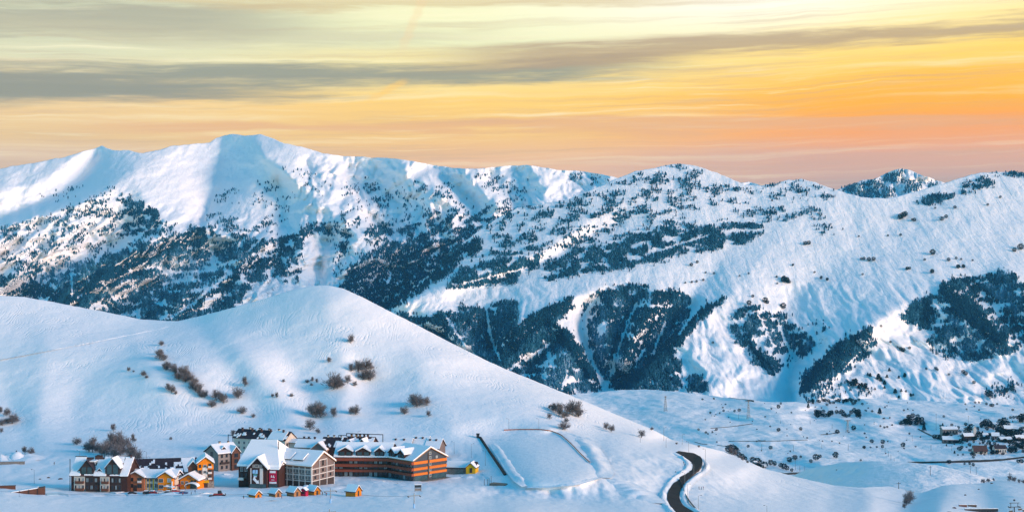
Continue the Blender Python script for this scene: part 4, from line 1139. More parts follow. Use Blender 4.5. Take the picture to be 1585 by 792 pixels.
# ---- grey chalet block behind the tower
p = site(338, 729); s = mpp(p)
C = empty('chalet', p, R_(43), 'grey rendered chalet with tall snowy roof and a dark brown end gable', 'chalet')
block(C, 0, 13, 0, 14, 27 * s, 11 * s, 'x', 'grey', 'roof', 'full', 5, 0.8, 0.5)
block(C, 7.8, 13.2, -1.2, 8, 26 * s, 9 * s, 'y', 'brown_wood', 'roof', 'full', 5, 0.5, 0.5, wall_name='gable_wing')
for r in range(3):
    window(C, 2.2, -0.03, 1.0 + r * 3.1, 1.4, 1.9, 0, 'glass', 'frame_dark'); window(C, 5.2, -0.03, 1.0 + r * 3.1, 1.3, 1.9, 0, 'glass', 'frame_dark')
    window(C, 10.5, -1.23, 0.6 + r * 3.1, 2.4, 2.3, 0, 'glass', 'frame_dark')
    window(C, -0.03, 7, 1.5 + r * 3.1, 2.2, 2.4, R_(-90), 'glass', 'frame_dark')
balcony(C, 1.0, 6.5, -0.02, 3.9, 1.0, 1.0, 'dark_wood')
rr = [c for c in C.children if c.name.startswith('roof')][0]
chimney(rr, 5, 7, 38 * s, 1.4, 1.0, 'cream'); chimney(rr, 10.5, 7, 38 * s, 1.2, 0.9, 'cream')
dormer(C, 4.5, 1.8, 2.0, 27 * s + 1.8, 0.5, 0.9, 2.2, 'dark_wood', nwin=1)

# ---- the congress hall with the big plain snow roof and the banners
p = site(427, 754); s = mpp(p)
H0 = empty('congress_hall', p, R_(-8), 'wide maroon hall with a huge smooth snow roof and banners on its gable', 'hall')
hx0, hx1, hy0, hy1, hz, hzr = -62 * s, 2 * s, 2.0, 36.0, 30 * s, 62 * s
MB().box(hx0, hx1, hy0, hy1, -5, hz).build('wall', M['maroon'], H0)
def hip(o, lift, th, cut0, cut1):
    ym = (hy0 + hy1) / 2
    a = [(hx0 - o, hy0 - o, hz + lift), (hx1 + o, hy0 - o, hz + lift), (hx1 + o, hy1 + o, hz + lift), (hx0 - o, hy1 + o, hz + lift), (hx0 + cut0, ym, hzr + lift), (hx1 - cut1, ym, hzr + lift)]
    b = [(x, y, z + th) for x, y, z in a]
    top = [(6, 7, 11, 10), (7, 8, 11), (8, 9, 10, 11), (9, 6, 10)]
    bot = [(4, 5, 1, 0), (5, 2, 1), (5, 4, 3, 2), (4, 0, 3)]
    sid = [(0, 1, 7, 6), (1, 2, 8, 7), (2, 3, 9, 8), (3, 0, 6, 9)]
    return MB().add(a + b, top + bot + sid)
hroof = hip(0.8, 0.03, 0.3, 1.0, 6.0).build('roof', M['roof'], H0)
hip(0.7, 0.36, 1.0, 1.0, 6.0).build('snow_cover', M['snow'], hroof)
block(H0, -42 * s, -13 * s, -1.6, 16, 30 * s, 15 * s, 'y', 'maroon', 'roof', 'full', 5, 0.9, 0.8, wall_name='banner_gable')
block(H0, -13 * s, 4 * s, 0.5, 14, 27 * s, 8 * s, 'x', 'maroon', 'roof', 'full', 5, 0.5, 0.8, wall_name='banner_wing')
slab(H0, 'gable_boards', 'grey', (-36 * s, -20 * s, -1.78, -1.5, 30 * s + 0.2, 36 * s))
slab(H0, 'wall_base', 'teal_glass', (-40 * s, -14 * s, -1.75, -1.5, -2, 6 * s), (-12 * s, 2 * s, 0.3, 0.6, -2, 5.5 * s))
slab(H0, 'pilaster', 'white', (-39 * s, -37.2 * s, -1.85, -1.5, 6 * s, 30 * s), (-24 * s, -19 * s, -1.85, -1.5, 6 * s, 30 * s))
window(H0, -29 * s, -1.8, 31 * s, 1.6, 1.6, 0, 'glass', 'frame_white')
for xx in (-57, -50): window(H0, xx * s, 1.97, 4.0, 1.4, 2.6, 0, 'glass', 'frame_dark'); window(H0, xx * s, 1.97, 7.4, 1.4, 2.2, 0, 'glass', 'frame_white')
balcony(H0, -62 * s, -53 * s, 1.98, 3.3, 1.4, 1.2, 'white')
slab(H0, 'vent_pipe', 'dark_metal', (-9 * s, -8 * s, 13, 13.4, 50 * s, 66 * s), (-60 * s, -59.3 * s, 1.4, 1.8, 28 * s, 34 * s))
hr = [c for c in H0.children if c.name.startswith('roof')][0]

# banners hang on the hall: things of their own
def banner(name, root, x, y, z, w_, h_, base_m, blocks, label):
    o = empty(name, root.matrix_world @ Vector((x, y, z)), root.rotation_euler.z, label, 'banner')
    MB().box(-w_ / 2, w_ / 2, -0.06, 0.0, 0, h_).build('cloth', M[base_m], o)
    for nm, m, quads in blocks:
        mb = MB()
        for q in quads:
            pts = [(a * w_ - w_ / 2, b * h_) for a, b in q]
            mb.prism(pts, -0.10, -0.061, 'y')
        mb.build(nm, M[m], o)
    return o
bpy.context.view_layer.update()
rect = lambda a, b, c, d: [(a, c), (b, c), (b, d), (a, d)]
banner('banner', H0, -30.5 * s, -1.86, 6.2 * s, 12.5 * s, 23.5 * s, 'maroon',
       [('picture', 'poster_white', [[(0.12, 0.30), (0.62, 0.04), (0.70, 0.20), (0.40, 0.42)], [(0.15, 0.30), (0.40, 0.42), (0.70, 0.45), (0.30, 0.50)], [(0.55, 0.02), (0.95, 0.02), (0.85, 0.26), (0.72, 0.20)]]),
        ('picture', 'poster_blue', [[(0.10, 0.68), (0.40, 0.66), (0.44, 0.92), (0.12, 0.90)], [(0.46, 0.64), (0.78, 0.68), (0.76, 0.92), (0.50, 0.92)], [(0.2, 0.50), (0.7, 0.47), (0.6, 0.54), (0.25, 0.56)]]),
        ('picture', 'poster_green', [[(0.16, 0.545), (0.74, 0.53), (0.72, 0.64), (0.2, 0.65)]])], 'tall picture banner in white and blue between pale pilasters of the hall gable')
banner('banner', H0, -5.0 * s, 0.35, 5.6 * s, 12.5 * s, 24 * s, 'crimson',
       [('lettering', 'poster_white', [rect(0.10, 0.84, 0.70, 0.84), rect(0.22, 0.42, 0.42, 0.46), rect(0.28, 0.36, 0.46, 0.55), rect(0.46, 0.70, 0.42, 0.46), rect(0.54, 0.62, 0.46, 0.55), rect(0.60, 0.70, 0.38, 0.42), rect(0.3, 0.68, 0.24, 0.27), rect(0.05, 0.95, 0.02, 0.13)])], 'crimson banner with white lettering on the hall wall')

# ---- the pale framed block with arcades
p = site(482, 753); s = mpp(p)
K = empty('guest_house', p, R_(-27), 'taupe guest house with white framed floors, open arcade and smooth snowy roof', 'hotel')
KL, KW, KH, KR = 60 * s / math.cos(R_(27)), 20.0, 32 * s, 17 * s
block(K, -KL, 0, 0, KW, KH, KR, 'x', 'taupe', 'tan_wood', 'full', 5, 0.9, 0.8)
rK = [c for c in K.children if c.name.startswith('roof')][0]
fr = 3.0
for r in range(4):
    slab(K, 'floor_band', 'white', (-KL + 6, 0.3, -0.22, 0.02, r * fr + 2.5 - 0.0, r * fr + 2.85)) if r < 4 and r * fr + 2.9 < KH else None
    if r * fr + 2.9 < KH: slab(K, 'floor_band', 'white', (0.0, 0.25, 0.05, KW, r * fr + 2.5, r * fr + 2.85))
for i in range(5): slab(K, 'post', 'white', (-0.2 - i * (KL - 7) / 4, 0.12 - i * (KL - 7) / 4, -0.30, 0.02, -3, KH - 0.4))
for i in range(4): slab(K, 'post', 'white', (0.0, 0.32, 0.2 + i * (KW - .6) / 3, 0.55 + i * (KW - .6) / 3, -3, KH - 0.4 + (2.4 if i in (1, 2) else 0)))
slab(K, 'gable_frame', 'white', (0.0, 0.26, KW * .33, KW * .67, KH + 2.0, KH + 2.4))
slab(K, 'arcade', 'frame_dark', (-KL + 6.5, -0.2, -0.1, 0.05, -2, 2.4), (-0.05, 0.1, 0.6, KW - .4, -2, 2.4))
slab(K, 'brown_bay', 'maroon', (-KL - .05, -KL + 6, -0.35, 0.05, -2, KH - 3.2))
for r in range(1, 3):
    for i in range(8): window(K, -0.2 - (i + 0.5) * (KL - 7) / 8, -0.06, 0.25 + r * fr + 0.2, 1.5, 1.9, 0, 'glass', 'frame_white')
for i in range(3): window(K, -KL + 1 + i * 1.8, -0.4, 2 * fr + 0.4, 1.4, 1.8, 0, 'glass', 'frame_white')
for r in range(1, 4):
    for i in range(3):
        if r == 3 and i != 1: continue
        window(K, 0.03, (i + 0.5) * KW / 3, 0.45 + r * fr, 1.5, 1.6, R_(90), 'glass', 'frame_dark')
window(K, 0.03, KW / 2, KH + 0.6, 1.5, 1.2, R_(90), 'glass', 'frame_dark')
for xx in (-KL * .78, -KL * .42):
    d = MB().prism([(xx - 3.2, KH + 1.2), (xx + 3.2, KH + 1.2), (xx + 2.6, KH + 3.0), (xx - 2.6, KH + 3.0)], 1.4, 6.0, 'y').build('dormer', M['frame_dark'], K)
    MB().add([(xx - 3.6, 0.6, KH + 2.6), (xx + 3.6, 0.6, KH + 2.6), (xx + 2.6, 6.8, KH + 5.0), (xx - 2.6, 6.8, KH + 5.0), (xx - 3.6, 0.6, KH + 3.1), (xx + 3.6, 0.6, KH + 3.1), (xx + 2.6, 6.8, KH + 5.6), (xx - 2.6, 6.8, KH + 5.6)],
             [(0, 3, 2, 1), (4, 5, 6, 7), (0, 1, 5, 4), (1, 2, 6, 5), (2, 3, 7, 6), (3, 0, 4, 7)]).build('snow_cover', M['snow'], d)

# ---- the big hotel with orange board bands: a straight wing and a wing turned towards the slope
p = site(640, 744); s = mpp(p)
F = empty('hotel', p, 0, 'large dark hotel with orange board bands, five dormers and a slate blue end gable', 'hotel')
th = R_(45)
Wl, Ww, FH, FR = 20.5, 23.0, 31 * s, 17 * s
def wing(name, loc, rz):
    o = bpy.data.objects.new(name, None); COL.objects.link(o); o.parent = F; o.location = loc; o.rotation_euler = (0, 0, rz)
    return o
def sub_block(par, x0, x1, y0, y1, H, R, wall, base=5):
    """a wing is one part: its wall mesh carries roof, snow, bands and windows as sub-parts"""
    prof = [(y0, -base), (y1, -base), (y1, H), ((y0 + y1) / 2, H + R), (y0, H)]
    wl = MB().prism(prof, x0, x1, 'x').mesh('wing', M[wall])
    return wl, prof
w1 = link('wing', sub_block(F, -Wl, 0, 0, Ww, FH, FR, 'slate')[0], F, (0, 0, 0), -th)
c0 = Vector((-Wl * math.cos(th), Wl * math.sin(th), 0))
L2 = 84 * s * 1.03
w2 = link('wing', sub_block(F, -L2, 3.0, 0, 18.0, FH, FR, 'dark_wood')[0], F, c0, R_(-3))
for wg, x0, x1, W in ((w1, -Wl, 0, Ww), (w2, -L2, 2.0, 18.0)):
    MB().prism(chevron(0, W, FH, FR, 0.9, 0.03, 0.38), x0 - (0.2 if wg is w2 else 0), x1 + (0.9 if wg is w1 else 0), 'x').build('roof', M['tan_wood'] if wg is w1 else M['roof'], wg)
    MB().prism(chevron(0, W, FH, FR, 0.75, 0.40, 1.05), x0 + 0.1, x1 + (0.7 if wg is w1 else 0), 'x').build('snow_cover', M['snow'], wg)
bz = [(8.4, 9.9), (5.3, 6.7), (2.6, 3.9)]
for a, b in bz:
    MB().box(-Wl - 0.3, 0.30, -1.5, 0.02, a, b).build('front_band', M['shaded_band'], w1)
    MB().box(0.02, 0.30, 0.02, Ww * .42, a, b).box(0.02, 0.30, Ww * .47, Ww + .2, a, b).build('end_band', M['orange_band'], w1)
    MB().box(-L2 - .2, 0.9, -1.4, 0.02, a, b).build('front_band', M['shaded_band'], w2)
for r, (z0, z1) in enumerate(((6.8, 8.3), (4.0, 5.2), (0.0, 2.5))):
    for i in range(7):
        window(w1, -Wl + (i + 0.5) * Wl / 7, -0.04, z0, Wl / 7 * 0.72, z1 - z0, 0, ('glass', 'glass', 'curtain', 'teal_glass')[(i * 3 + r) % 4], 'frame_dark')
    for i in range(11):
        window(w2, -L2 + (i + 0.5) * L2 / 11, -0.04, z0, L2 / 11 * 0.74, z1 - z0, 0, ('glass', 'curtain', 'glass', 'curtain', 'glass')[(i * 2 + r) % 5], 'frame_dark')
MB().box(0.02, 0.22, Ww * .43, Ww * .46, 0, FH + FR * .55).build('dark_strip', M['frame_dark'], w1)
for z in (1.0, 4.0, 7.0, 10.3, 12.7): window(w1, 0.1, Ww * .50, z, 1.5, 1.5, R_(90), 'teal_glass', 'frame_white')
window(w1, 0.1, Ww * .70, 10.4, 1.3, 1.3, R_(90), 'curtain', 'frame_white')
MB().box(0.02, 0.18, 0.4, Ww * .42, -0.3, 2.4).box(0.02, 0.18, Ww * .56, Ww - .4, -0.3, 2.4).build('glazing', M['teal_glass'], w1)
MB().box(-0.5, 3.0, -1.0, Ww + 1, -5, -0.4).build('terrace', M['stone'], w1)
def dorm(wg, xc, w_, y0, zb):
    MB().prism([(xc - w_ / 2, zb), (xc + w_ / 2, zb), (xc + w_ / 2, zb + 3.0), (xc, zb + 5.0), (xc - w_ / 2, zb + 3.0)], y0, y0 + 9, 'y').build('dormer', M['maroon'], wg)
    MB().prism(chevron(xc - w_ / 2, w_, zb + 3.0, 2.0, 0.5, 0.03, 0.28), y0 - 0.6, y0 + 9, 'y').build('dormer_roof', M['roof'], wg)
    MB().prism(chevron(xc - w_ / 2, w_, zb + 3.0, 2.0, 0.42, 0.30, 0.95), y0 - 0.5, y0 + 8.8, 'y').build('dormer_snow', M['snow'], wg)
    for dx in (-w_ * .24, w_ * .24): window(wg, xc + dx, y0 - 0.04, zb + 0.9, w_ * .36, 2.2, 0, 'teal_glass', 'frame_dark')
dorm(w2, -L2 + 19 * s, 7.6, -0.5, FH - 0.3); dorm(w2, -L2 + 47 * s, 7.6, -0.5, FH - 0.3); dorm(w2, -L2 + 73 * s, 5.0, -0.5, FH - 0.3)
dorm(w1, -Wl + 3.6, 5.2, -0.5, FH - 0.3); dorm(w1, -Wl + 11.2, 5.2, -0.5, FH - 0.3)

# ---- back row: dark patched roofs
p = site(441, 703); s = mpp(p)
E1 = empty('apartment_block', p, R_(-24), 'long dark roofed apartment block with many chimneys behind the congress hall', 'apartments')
block(E1, -36, 0, 0, 12, 22 * s, 11 * s, 'x', 'cream', 'roof', 'patch', 6, 0.7, cover=0.14, seed=8)
r1 = [c for c in E1.children if c.name.startswith('roof')][0]
apron(r1, -12, -1, 12, 22 * s, 11 * s, -0.1, 0.9, 0.5)
for i, xx in enumerate((-33, -29.5, -26, -22.5, -19.5, -16, -13, -9, -4)):
    chimney(r1, xx, 6 + (1.5 if i % 2 else -1.2), 31 * s, 1.5, 1.0, 'cream' if i % 2 else 'brown_roof')
for r in range(2):
    for i in range(3): window(E1, 0.03, 2.2 + i * 3.6, 1.5 + r * 3.0, 1.5, 2.0, R_(90), 'glass', 'frame_dark')
    for i in range(9): window(E1, -2.5 - i * 3.7, -0.03, 1.5 + r * 3.0, 1.6, 1.8, 0, 'glass', 'frame_white')
block(E1, 0.0, 4.5, 4, 11, 17 * s, 4 * s, 'x', 'cream', 'tan_wood', 'full', 6, 0.5, 0.4, wall_name='stair_tower')
window(E1, 4.53, 7.5, 2.0, 1.8, 3.4, R_(90), 'glass', 'tan_wood')
slab(E1, 'pipe_frame', 'dark_metal', (-41, -40.7, 6, 6.3, 1, 29 * s), (-41, -36.5, 6, 6.3, 29 * s, 29 * s + .35), (-43, -42.7, 4, 4.3, -2, 23 * s), (-43, -36.6, 4, 4.3, 23 * s, 23 * s + .35))

p = site(528, 715); s = mpp(p)
E2 = empty('apartment_block', p, R_(-14), 'stepped apartment block with patchy snow roofs and a tan gable, behind the striped hotel', 'apartments')
block(E2, -76 * s, -36 * s, 0, 12, 21 * s, 10 * s, 'x', 'cream', 'roof', 'full', 6, 0.7, 0.5)
block(E2, -36 * s, 0, 2, 14, 23 * s, 12 * s, 'x', 'maroon', 'roof', 'patch', 6, 0.7, cover=0.22, seed=15)
block(E2, -48 * s, -24 * s, -1.5, 8, 19 * s, 10 * s, 'y', 'taupe', 'tan_wood', 'full', 6, 0.7, 0.45, wall_name='gable_wing')
block(E2, 0, 44 * s, 5, 17, 25 * s, 11 * s, 'x', 'maroon', 'roof', 'patch', 6, 0.7, cover=0.38, seed=25)
block(E2, 24 * s, 40 * s, 2, 12, 26 * s, 9 * s, 'y', 'maroon', 'roof', 'full', 6, 0.6, 0.45, wall_name='gable_wing')
block(E2, 4 * s, 18 * s, 2.5, 12, 25 * s, 8 * s, 'y', 'maroon', 'roof', 'full', 6, 0.6, 0.45, wall_name='gable_wing')
for xx in (-43, -36, -29):
    for r in range(2): window(E2, xx * s, -1.53, 1.2 + r * 3.2, 1.8, 2.2, 0, 'teal_glass', 'frame_dark')
for xx in (28, 33, 37): window(E2, xx * s, 1.97, 7.2, 1.2, 1.8, 0, 'glass', 'frame_white')
rs = [c for c in E2.children if c.name.startswith('roof')]
for xx, yy in ((-68, 6), (-60, 6), (-50, 6)): chimney(rs[0], xx * s, yy, 31 * s, 1.3, 1.0, 'brown_roof')
for xx, yy in ((-30, 8), (-20, 8), (-8, 8)): chimney(rs[1], xx * s, yy, 34 * s, 1.3, 0.9, 'cream')
for xx, yy in ((6, 11), (14, 11), (20, 11), (27, 11), (33, 11)): chimney(rs[3], xx * s, yy, 35 * s, 1.5, 1.0, 'brown_roof' if xx % 2 else 'tan_wood')
for xx in (-62, -52): window(E2, xx * s, -0.05, 4.5, 2.2, 2.0, 0, 'glass', 'frame_dark')
slab(E2, 'pipe_frame', 'dark_metal', (-76 * s - .8, -76 * s - .45, 5, 5.3, 0, 30 * s), (-76 * s - .8, -56 * s, 5.6, 5.9, 31 * s + .6, 31 * s + 1.0), (-14 * s, 0, 9, 9.3, 38 * s, 38 * s + .35), (-14 * s, -14 * s + .35, 9, 9.3, 33 * s, 38 * s),
     (-4 * s, 56 * s, 12, 12.35, 40 * s, 40 * s + .4), (-4 * s, -4 * s + .35, 12, 12.35, 36 * s, 40 * s), (56 * s, 56 * s + .35, 12, 12.35, 20 * s, 40 * s + .4))

p = site(612, 706); s = mpp(p)
E3 = empty('apartment_block', p, R_(-12), 'curved row of low snow covered roofs with dark chimneys, showing above the striped hotel', 'apartments')
for i, (xa, xb, yy, hh) in enumerate(((-8, 22, 0, 13), (22, 46, 4, 15), (46, 68, 2, 13))):
    block(E3, xa * s, xb * s, yy, yy + 15, hh * s, 12 * s, 'x', 'taupe', 'roof', 'full', 6, 0.7, 0.5)
    rf = [c for c in E3.children if c.name.startswith('roof')][-1]
    for q in range(4): chimney(rf, (xa + 4 + q * (xb - xa) / 4.4) * s, yy + 5.5 + (q % 2) * 3, (hh + 9) * s, 1.0, 1.0, 'brown_roof')
for i in range(8): window(E3, (-4 + i * 9) * s, (-0.05 if i < 3 else 3.95 if i < 6 else 1.95), 2.0, 1.8, 1.7, 0, 'glass', 'frame_dark')

# ---- yellow gabled hut with the long low shed
p = site(736, 732); s = mpp(p)
Y0 = empty('hut', p, R_(-12), 'bright yellow gabled hut at the end of a long low snow roofed shed', 'hut')
block(Y0, -50 * s, -2 * s, 2, 9, 7 * s, 8 * s, 'x', 'stone', 'roof', None, 3, 0.6, wall_name='shed_wall')
rf = [c for c in Y0.children if c.name.startswith('roof')][-1]
apron(rf, -49 * s, -12 * s, 7, 7 * s, 8 * s, -0.1, 0.86, 0.5, 0, 2)
block(Y0, -15 * s, 0, -0.3, 7, 8.5 * s, 6.5 * s, 'y', 'yellow', 'brown_roof', 'full', 3, 0.5, 0.35)
link('door', MB().box(-0.7, 0.7, -.1, .04, 0, 2.6).mesh('door', M['frame_dark']), Y0, (-7 * s, -0.32, 0.3))

# ---- little wooden cabins on the snow
def cabin(u, v, wpx, hpx, rz, wall, label, group='wooden stalls below the guest house'):
    p = site(u, v); s = mpp(p)
    o = empty('cabin', p, rz, label, 'cabin', group)
    L, W = wpx * s * 0.62 / math.cos(rz), wpx * s * 0.62
    block(o, -L, 0, 0, W, hpx * s * 0.45, hpx * s * 0.5, 'x', wall, 'roof', 'full', 1.5, 0.45, 0.35)
    link('door', MB().box(-.55, .55, -.08, .03, 0, hpx * s * .5).mesh('door', M['frame_dark']), o, (0.02, W / 2, 0.0), R_(90))
    return o
cabin(395, 771, 20, 11, R_(-42), 'pine', 'small wooden stall standing farthest down by the snow groomer')
cabin(426, 769, 19, 11, R_(-42), 'tan_wood', 'small brown stall between two others, below the crimson banner')
cabin(455, 768, 21, 13, R_(-42), 'tan_wood', 'brown stall with overhanging snow beside a red kiosk')
cabin(486, 766, 21, 13, R_(-42), 'pine', 'bright orange stall at the end of the row under the guest house')
cabin(550, 768, 26, 16, R_(-30), 'pine', 'single orange cabin standing alone on open snow before the striped hotel', None)
p = site(469, 767); s = mpp(p)
kq = empty('kiosk', p, R_(-20), 'narrow red kiosk wedged between two wooden stalls', 'kiosk')
block(kq, -1.4, 1.4, 0, 2.6, 2.4, 1.0, 'y', 'crimson', 'roof', 'full', 1.5, 0.3, 0.3)
link('hatch', MB().box(-.8, .8, -.07, .03, 0, 1.0).mesh('hatch', M['glass']), kq, (0, -0.02, 1.0))
# ------------------------------------------------------------------ roads, banks, paths
def z6(s_, ox, oy, pts):
    return [(ox + a / s_, oy + b / s_) for a, b in pts]


def resample(pts, n):
    pts = np.array(pts, float)
    d = np.r_[0, np.cumsum(np.hypot(*np.diff(pts, axis=0).T))]
    t = np.linspace(0, d[-1], n)
    # gentle smoothing keeps the bends round
    q = np.stack([np.interp(t, d, pts[:, 0]), np.interp(t, d, pts[:, 1])], -1)
    for _ in range(3):
        q[1:-1] = (q[:-2] + 2 * q[1:-1] + q[2:]) / 4
    return q


def ribbon(name, land, le, re, n, m, lift, label, skirt=1.0, parts=4, kind='structure'):
    a, b = resample(le, n), resample(re, n)
    mb = MB(); rows = []
    for i in range(n):
        r = []
        for j in range(parts + 1):
            t = j / parts
            p = land.at(a[i, 0] * (1 - t) + b[i, 0] * t, a[i, 1] * (1 - t) + b[i, 1] * t)
            r.append(Vector((p.x, p.y, p.z)))
        # a road lies level across: share one height, kept just clear of the snow
        zz = sorted(q.z for q in r)[-1] + lift
        r = [Vector((q.x, q.y, q.z * 0.35 + zz * 0.65 if q.z < zz else zz)) for q in r]
        r = [Vector((q.x, q.y, max(q.z, o))) for q, o in zip(r, [zz - 0.2] * len(r))]
        rows.append([r[0] - Vector((0, 0, skirt))] + r + [r[-1] - Vector((0, 0, skirt))])
    vs = [q for r in rows for q in r]
    w_ = parts + 3
    fs = [(i * w_ + j, i * w_ + j + 1, (i + 1) * w_ + j + 1, (i + 1) * w_ + j) for i in range(n - 1) for j in range(w_ - 1)]
    o = mb.add(vs, fs).build(name, m, smooth=False)
    tag(o, label, kind=kind)
    return o, rows


def bank(land, pts, n, width, height, label, seed=0, m='snow_near', name='snow_bank', lift=0.0):
    """an uneven ridge of thrown-up snow along a line"""
    q = resample(pts, n)
    P = [land.at(*x) for x in q]
    vs, K = [], 11
    width *= 2.4; height *= 0.75
    for i in range(n):
        d = (P[min(i + 1, n - 1)] - P[max(i - 1, 0)]); d.z = 0
        nrm = Vector((-d.y, d.x, 0)).normalized()
        hh = height * (0.55 + 0.9 * abs(float(fbm(np.array(i * 0.17 + seed), np.array(seed * 1.3), 3, seed)))) * min(1.0, i / 7 + 0.05, (n - 1 - i) / 7 + 0.05)
        for j in range(K):
            t = j / (K - 1) * 2 - 1
            lump = 0.25 * height * float(fbm(np.array(i * 0.35 + seed), np.array(j * 0.5 + seed), 2, seed + 3))
            vs.append(P[i] + nrm * (t * width / 2) + Vector((0, 0, (hh + lump) * (1 - t * t) ** 2 - 0.22 + lift)))
    fs = [(i * K + j, i * K + j + 1, (i + 1) * K + j + 1, (i + 1) * K + j) for i in range(n - 1) for j in range(K - 1)]
    o = MB().add(vs, fs).build(name, M[m], smooth=True)
    return tag(o, label, kind='structure')


LE = z6(3.9625, 700, 640, [(1372, 236), (1400, 250), (1435, 272), (1462, 290), (1474, 312), (1468, 338), (1430, 366), (1380, 400), (1345, 440), (1322, 480), (1316, 520), (1330, 555), (1372, 602), (1420, 660), (1480, 760)])
RE = z6(3.9625, 700, 640, [(1388, 233), (1440, 250), (1495, 272), (1530, 298), (1539, 325), (1520, 352), (1482, 378), (1442, 408), (1412, 442), (1395, 480), (1393, 520), (1412, 560), (1480, 602), (1560, 660), (1660, 760)])
road, _rows = ribbon('road', near, LE, RE, 90, M['asphalt'], 0.30, 'cleared dark asphalt road bending through deep snow', 1.2)
off = lambda pts, dx: [(a + dx, b) for a, b in pts]
bank(near, off(LE, -7.0), 90, 2.4, 1.9, 'ploughed snow bank along the uphill side of the road', 3)
bank(near, off(RE, 6.0), 90, 2.2, 1.6, 'ploughed snow bank along the outer side of the road', 5)
bank(near, [(764, 684), (778, 704), (793, 727), (806, 743), (818, 751)], 40, 3.2, 1.5, 'smooth snow ridge beside the black strip', 7)
bank(near, [(893, 676), (908, 690), (920, 708), (930, 730), (925, 738)], 40, 6.0, 2.6, 'tall snow ridge at the edge of the flat snow field', 9)
bank(near, [(930, 735), (960, 748), (990, 765), (1005, 778)], 40, 7.0, 1.6, 'wind shaped snow ridge running down from the flat field', 11)
bank(near, [(-10, 712), (20, 708), (45, 707), (56, 712)], 30, 9.0, 4.5, 'ploughed snow heap above the grey ledge', 15)
bank(near, [(100, 767), (180, 765), (260, 764), (330, 768), (400, 776)], 60, 9.0, 1.1, 'low snow swell along the front of the village', 17)
bank(near, [(500, 760), (530, 752), (565, 750)], 30, 5.0, 1.0, 'shovelled snow heap near the striped hotel', 19)
bank(near, [(452, 758), (470, 754), (484, 757)], 24, 4.0, 1.8, 'shovelled snow heap by the guest house arcade', 21)
bank(near, [(334, 742), (345, 735), (356, 737)], 24, 6.0, 1.6, 'snow heap on the lane between tower and congress hall', 23)
bank(near, [(560, 742), (600, 748), (632, 752)], 30, 5.0, 0.9, 'low snow heap in front of the striped hotel', 25)
bank(near, [(690, 742), (705, 738), (722, 737), (738, 741)], 30, 4.0, 1.2, 'churned snow heap by the yellow hut', 27)

vr = [(1405, 715.5), (1440, 714.5), (1480, 714), (1520, 713), (1550, 711), (1590, 706), (1650, 698)]
ribbon('road', valley, vr, off([(a, b + 1.6) for a, b in vr], 0), 50, M['asphalt'], 1.2, 'thin dark valley road below the hamlet', 3.0, 2)
tr = [(1195, 729), (1215, 732.5), (1235, 732), (1258, 729)]
ribbon('road', valley, tr, [(a, b + 1.6) for a, b in tr], 20, M['earth'], 1.0, 'short dark road cutting on the valley floor', 3.0, 2)
tr2 = [(1128, 612.5), (1145, 615), (1167, 620.5)]
ribbon('road', valley, tr2, [(a, b + 1.2) for a, b in tr2], 20, M['earth'], 1.0, 'dark track edge at the foot of the mountain', 2.0, 2)
tr3 = [(1421, 663), (1430, 668), (1445, 675), (1462, 682), (1488, 685)]
ribbon('road', valley, tr3, [(a, b + 1.2) for a, b in tr3], 24, M['earth'], 0.8, 'dark lane climbing to the hamlet', 2.0, 2)
for k, (a, b) in enumerate([((1075, 683), (1095, 687)), ((1110, 688), (1130, 689)), ((1128, 682), (1250, 680)), ((1270, 672), (1300, 668)), ((1100, 662), (1165, 655)), ((1173, 680), (1185, 681))]):
    tr4 = [a, ((a[0] + b[0]) / 2, (a[1] + b[1]) / 2 + 1), b]
    ribbon('track', valley, tr4, [(q, r + 0.7) for q, r in tr4], 16, M['earth'], 0.3, 'faint dark track across the valley snow', 1.0, 2)

bank(near, [(-10, 558), (60, 545), (150, 528), (230, 512), (272, 503)], 60, 1.6, 0.9, 'thin old track ridge crossing the upper hill', 29)

bank(near, [(815, 753), (850, 752), (890, 748), (926, 737)], 40, 2.4, 0.9, 'broken snow rim along the near edge of the flat field', 13)
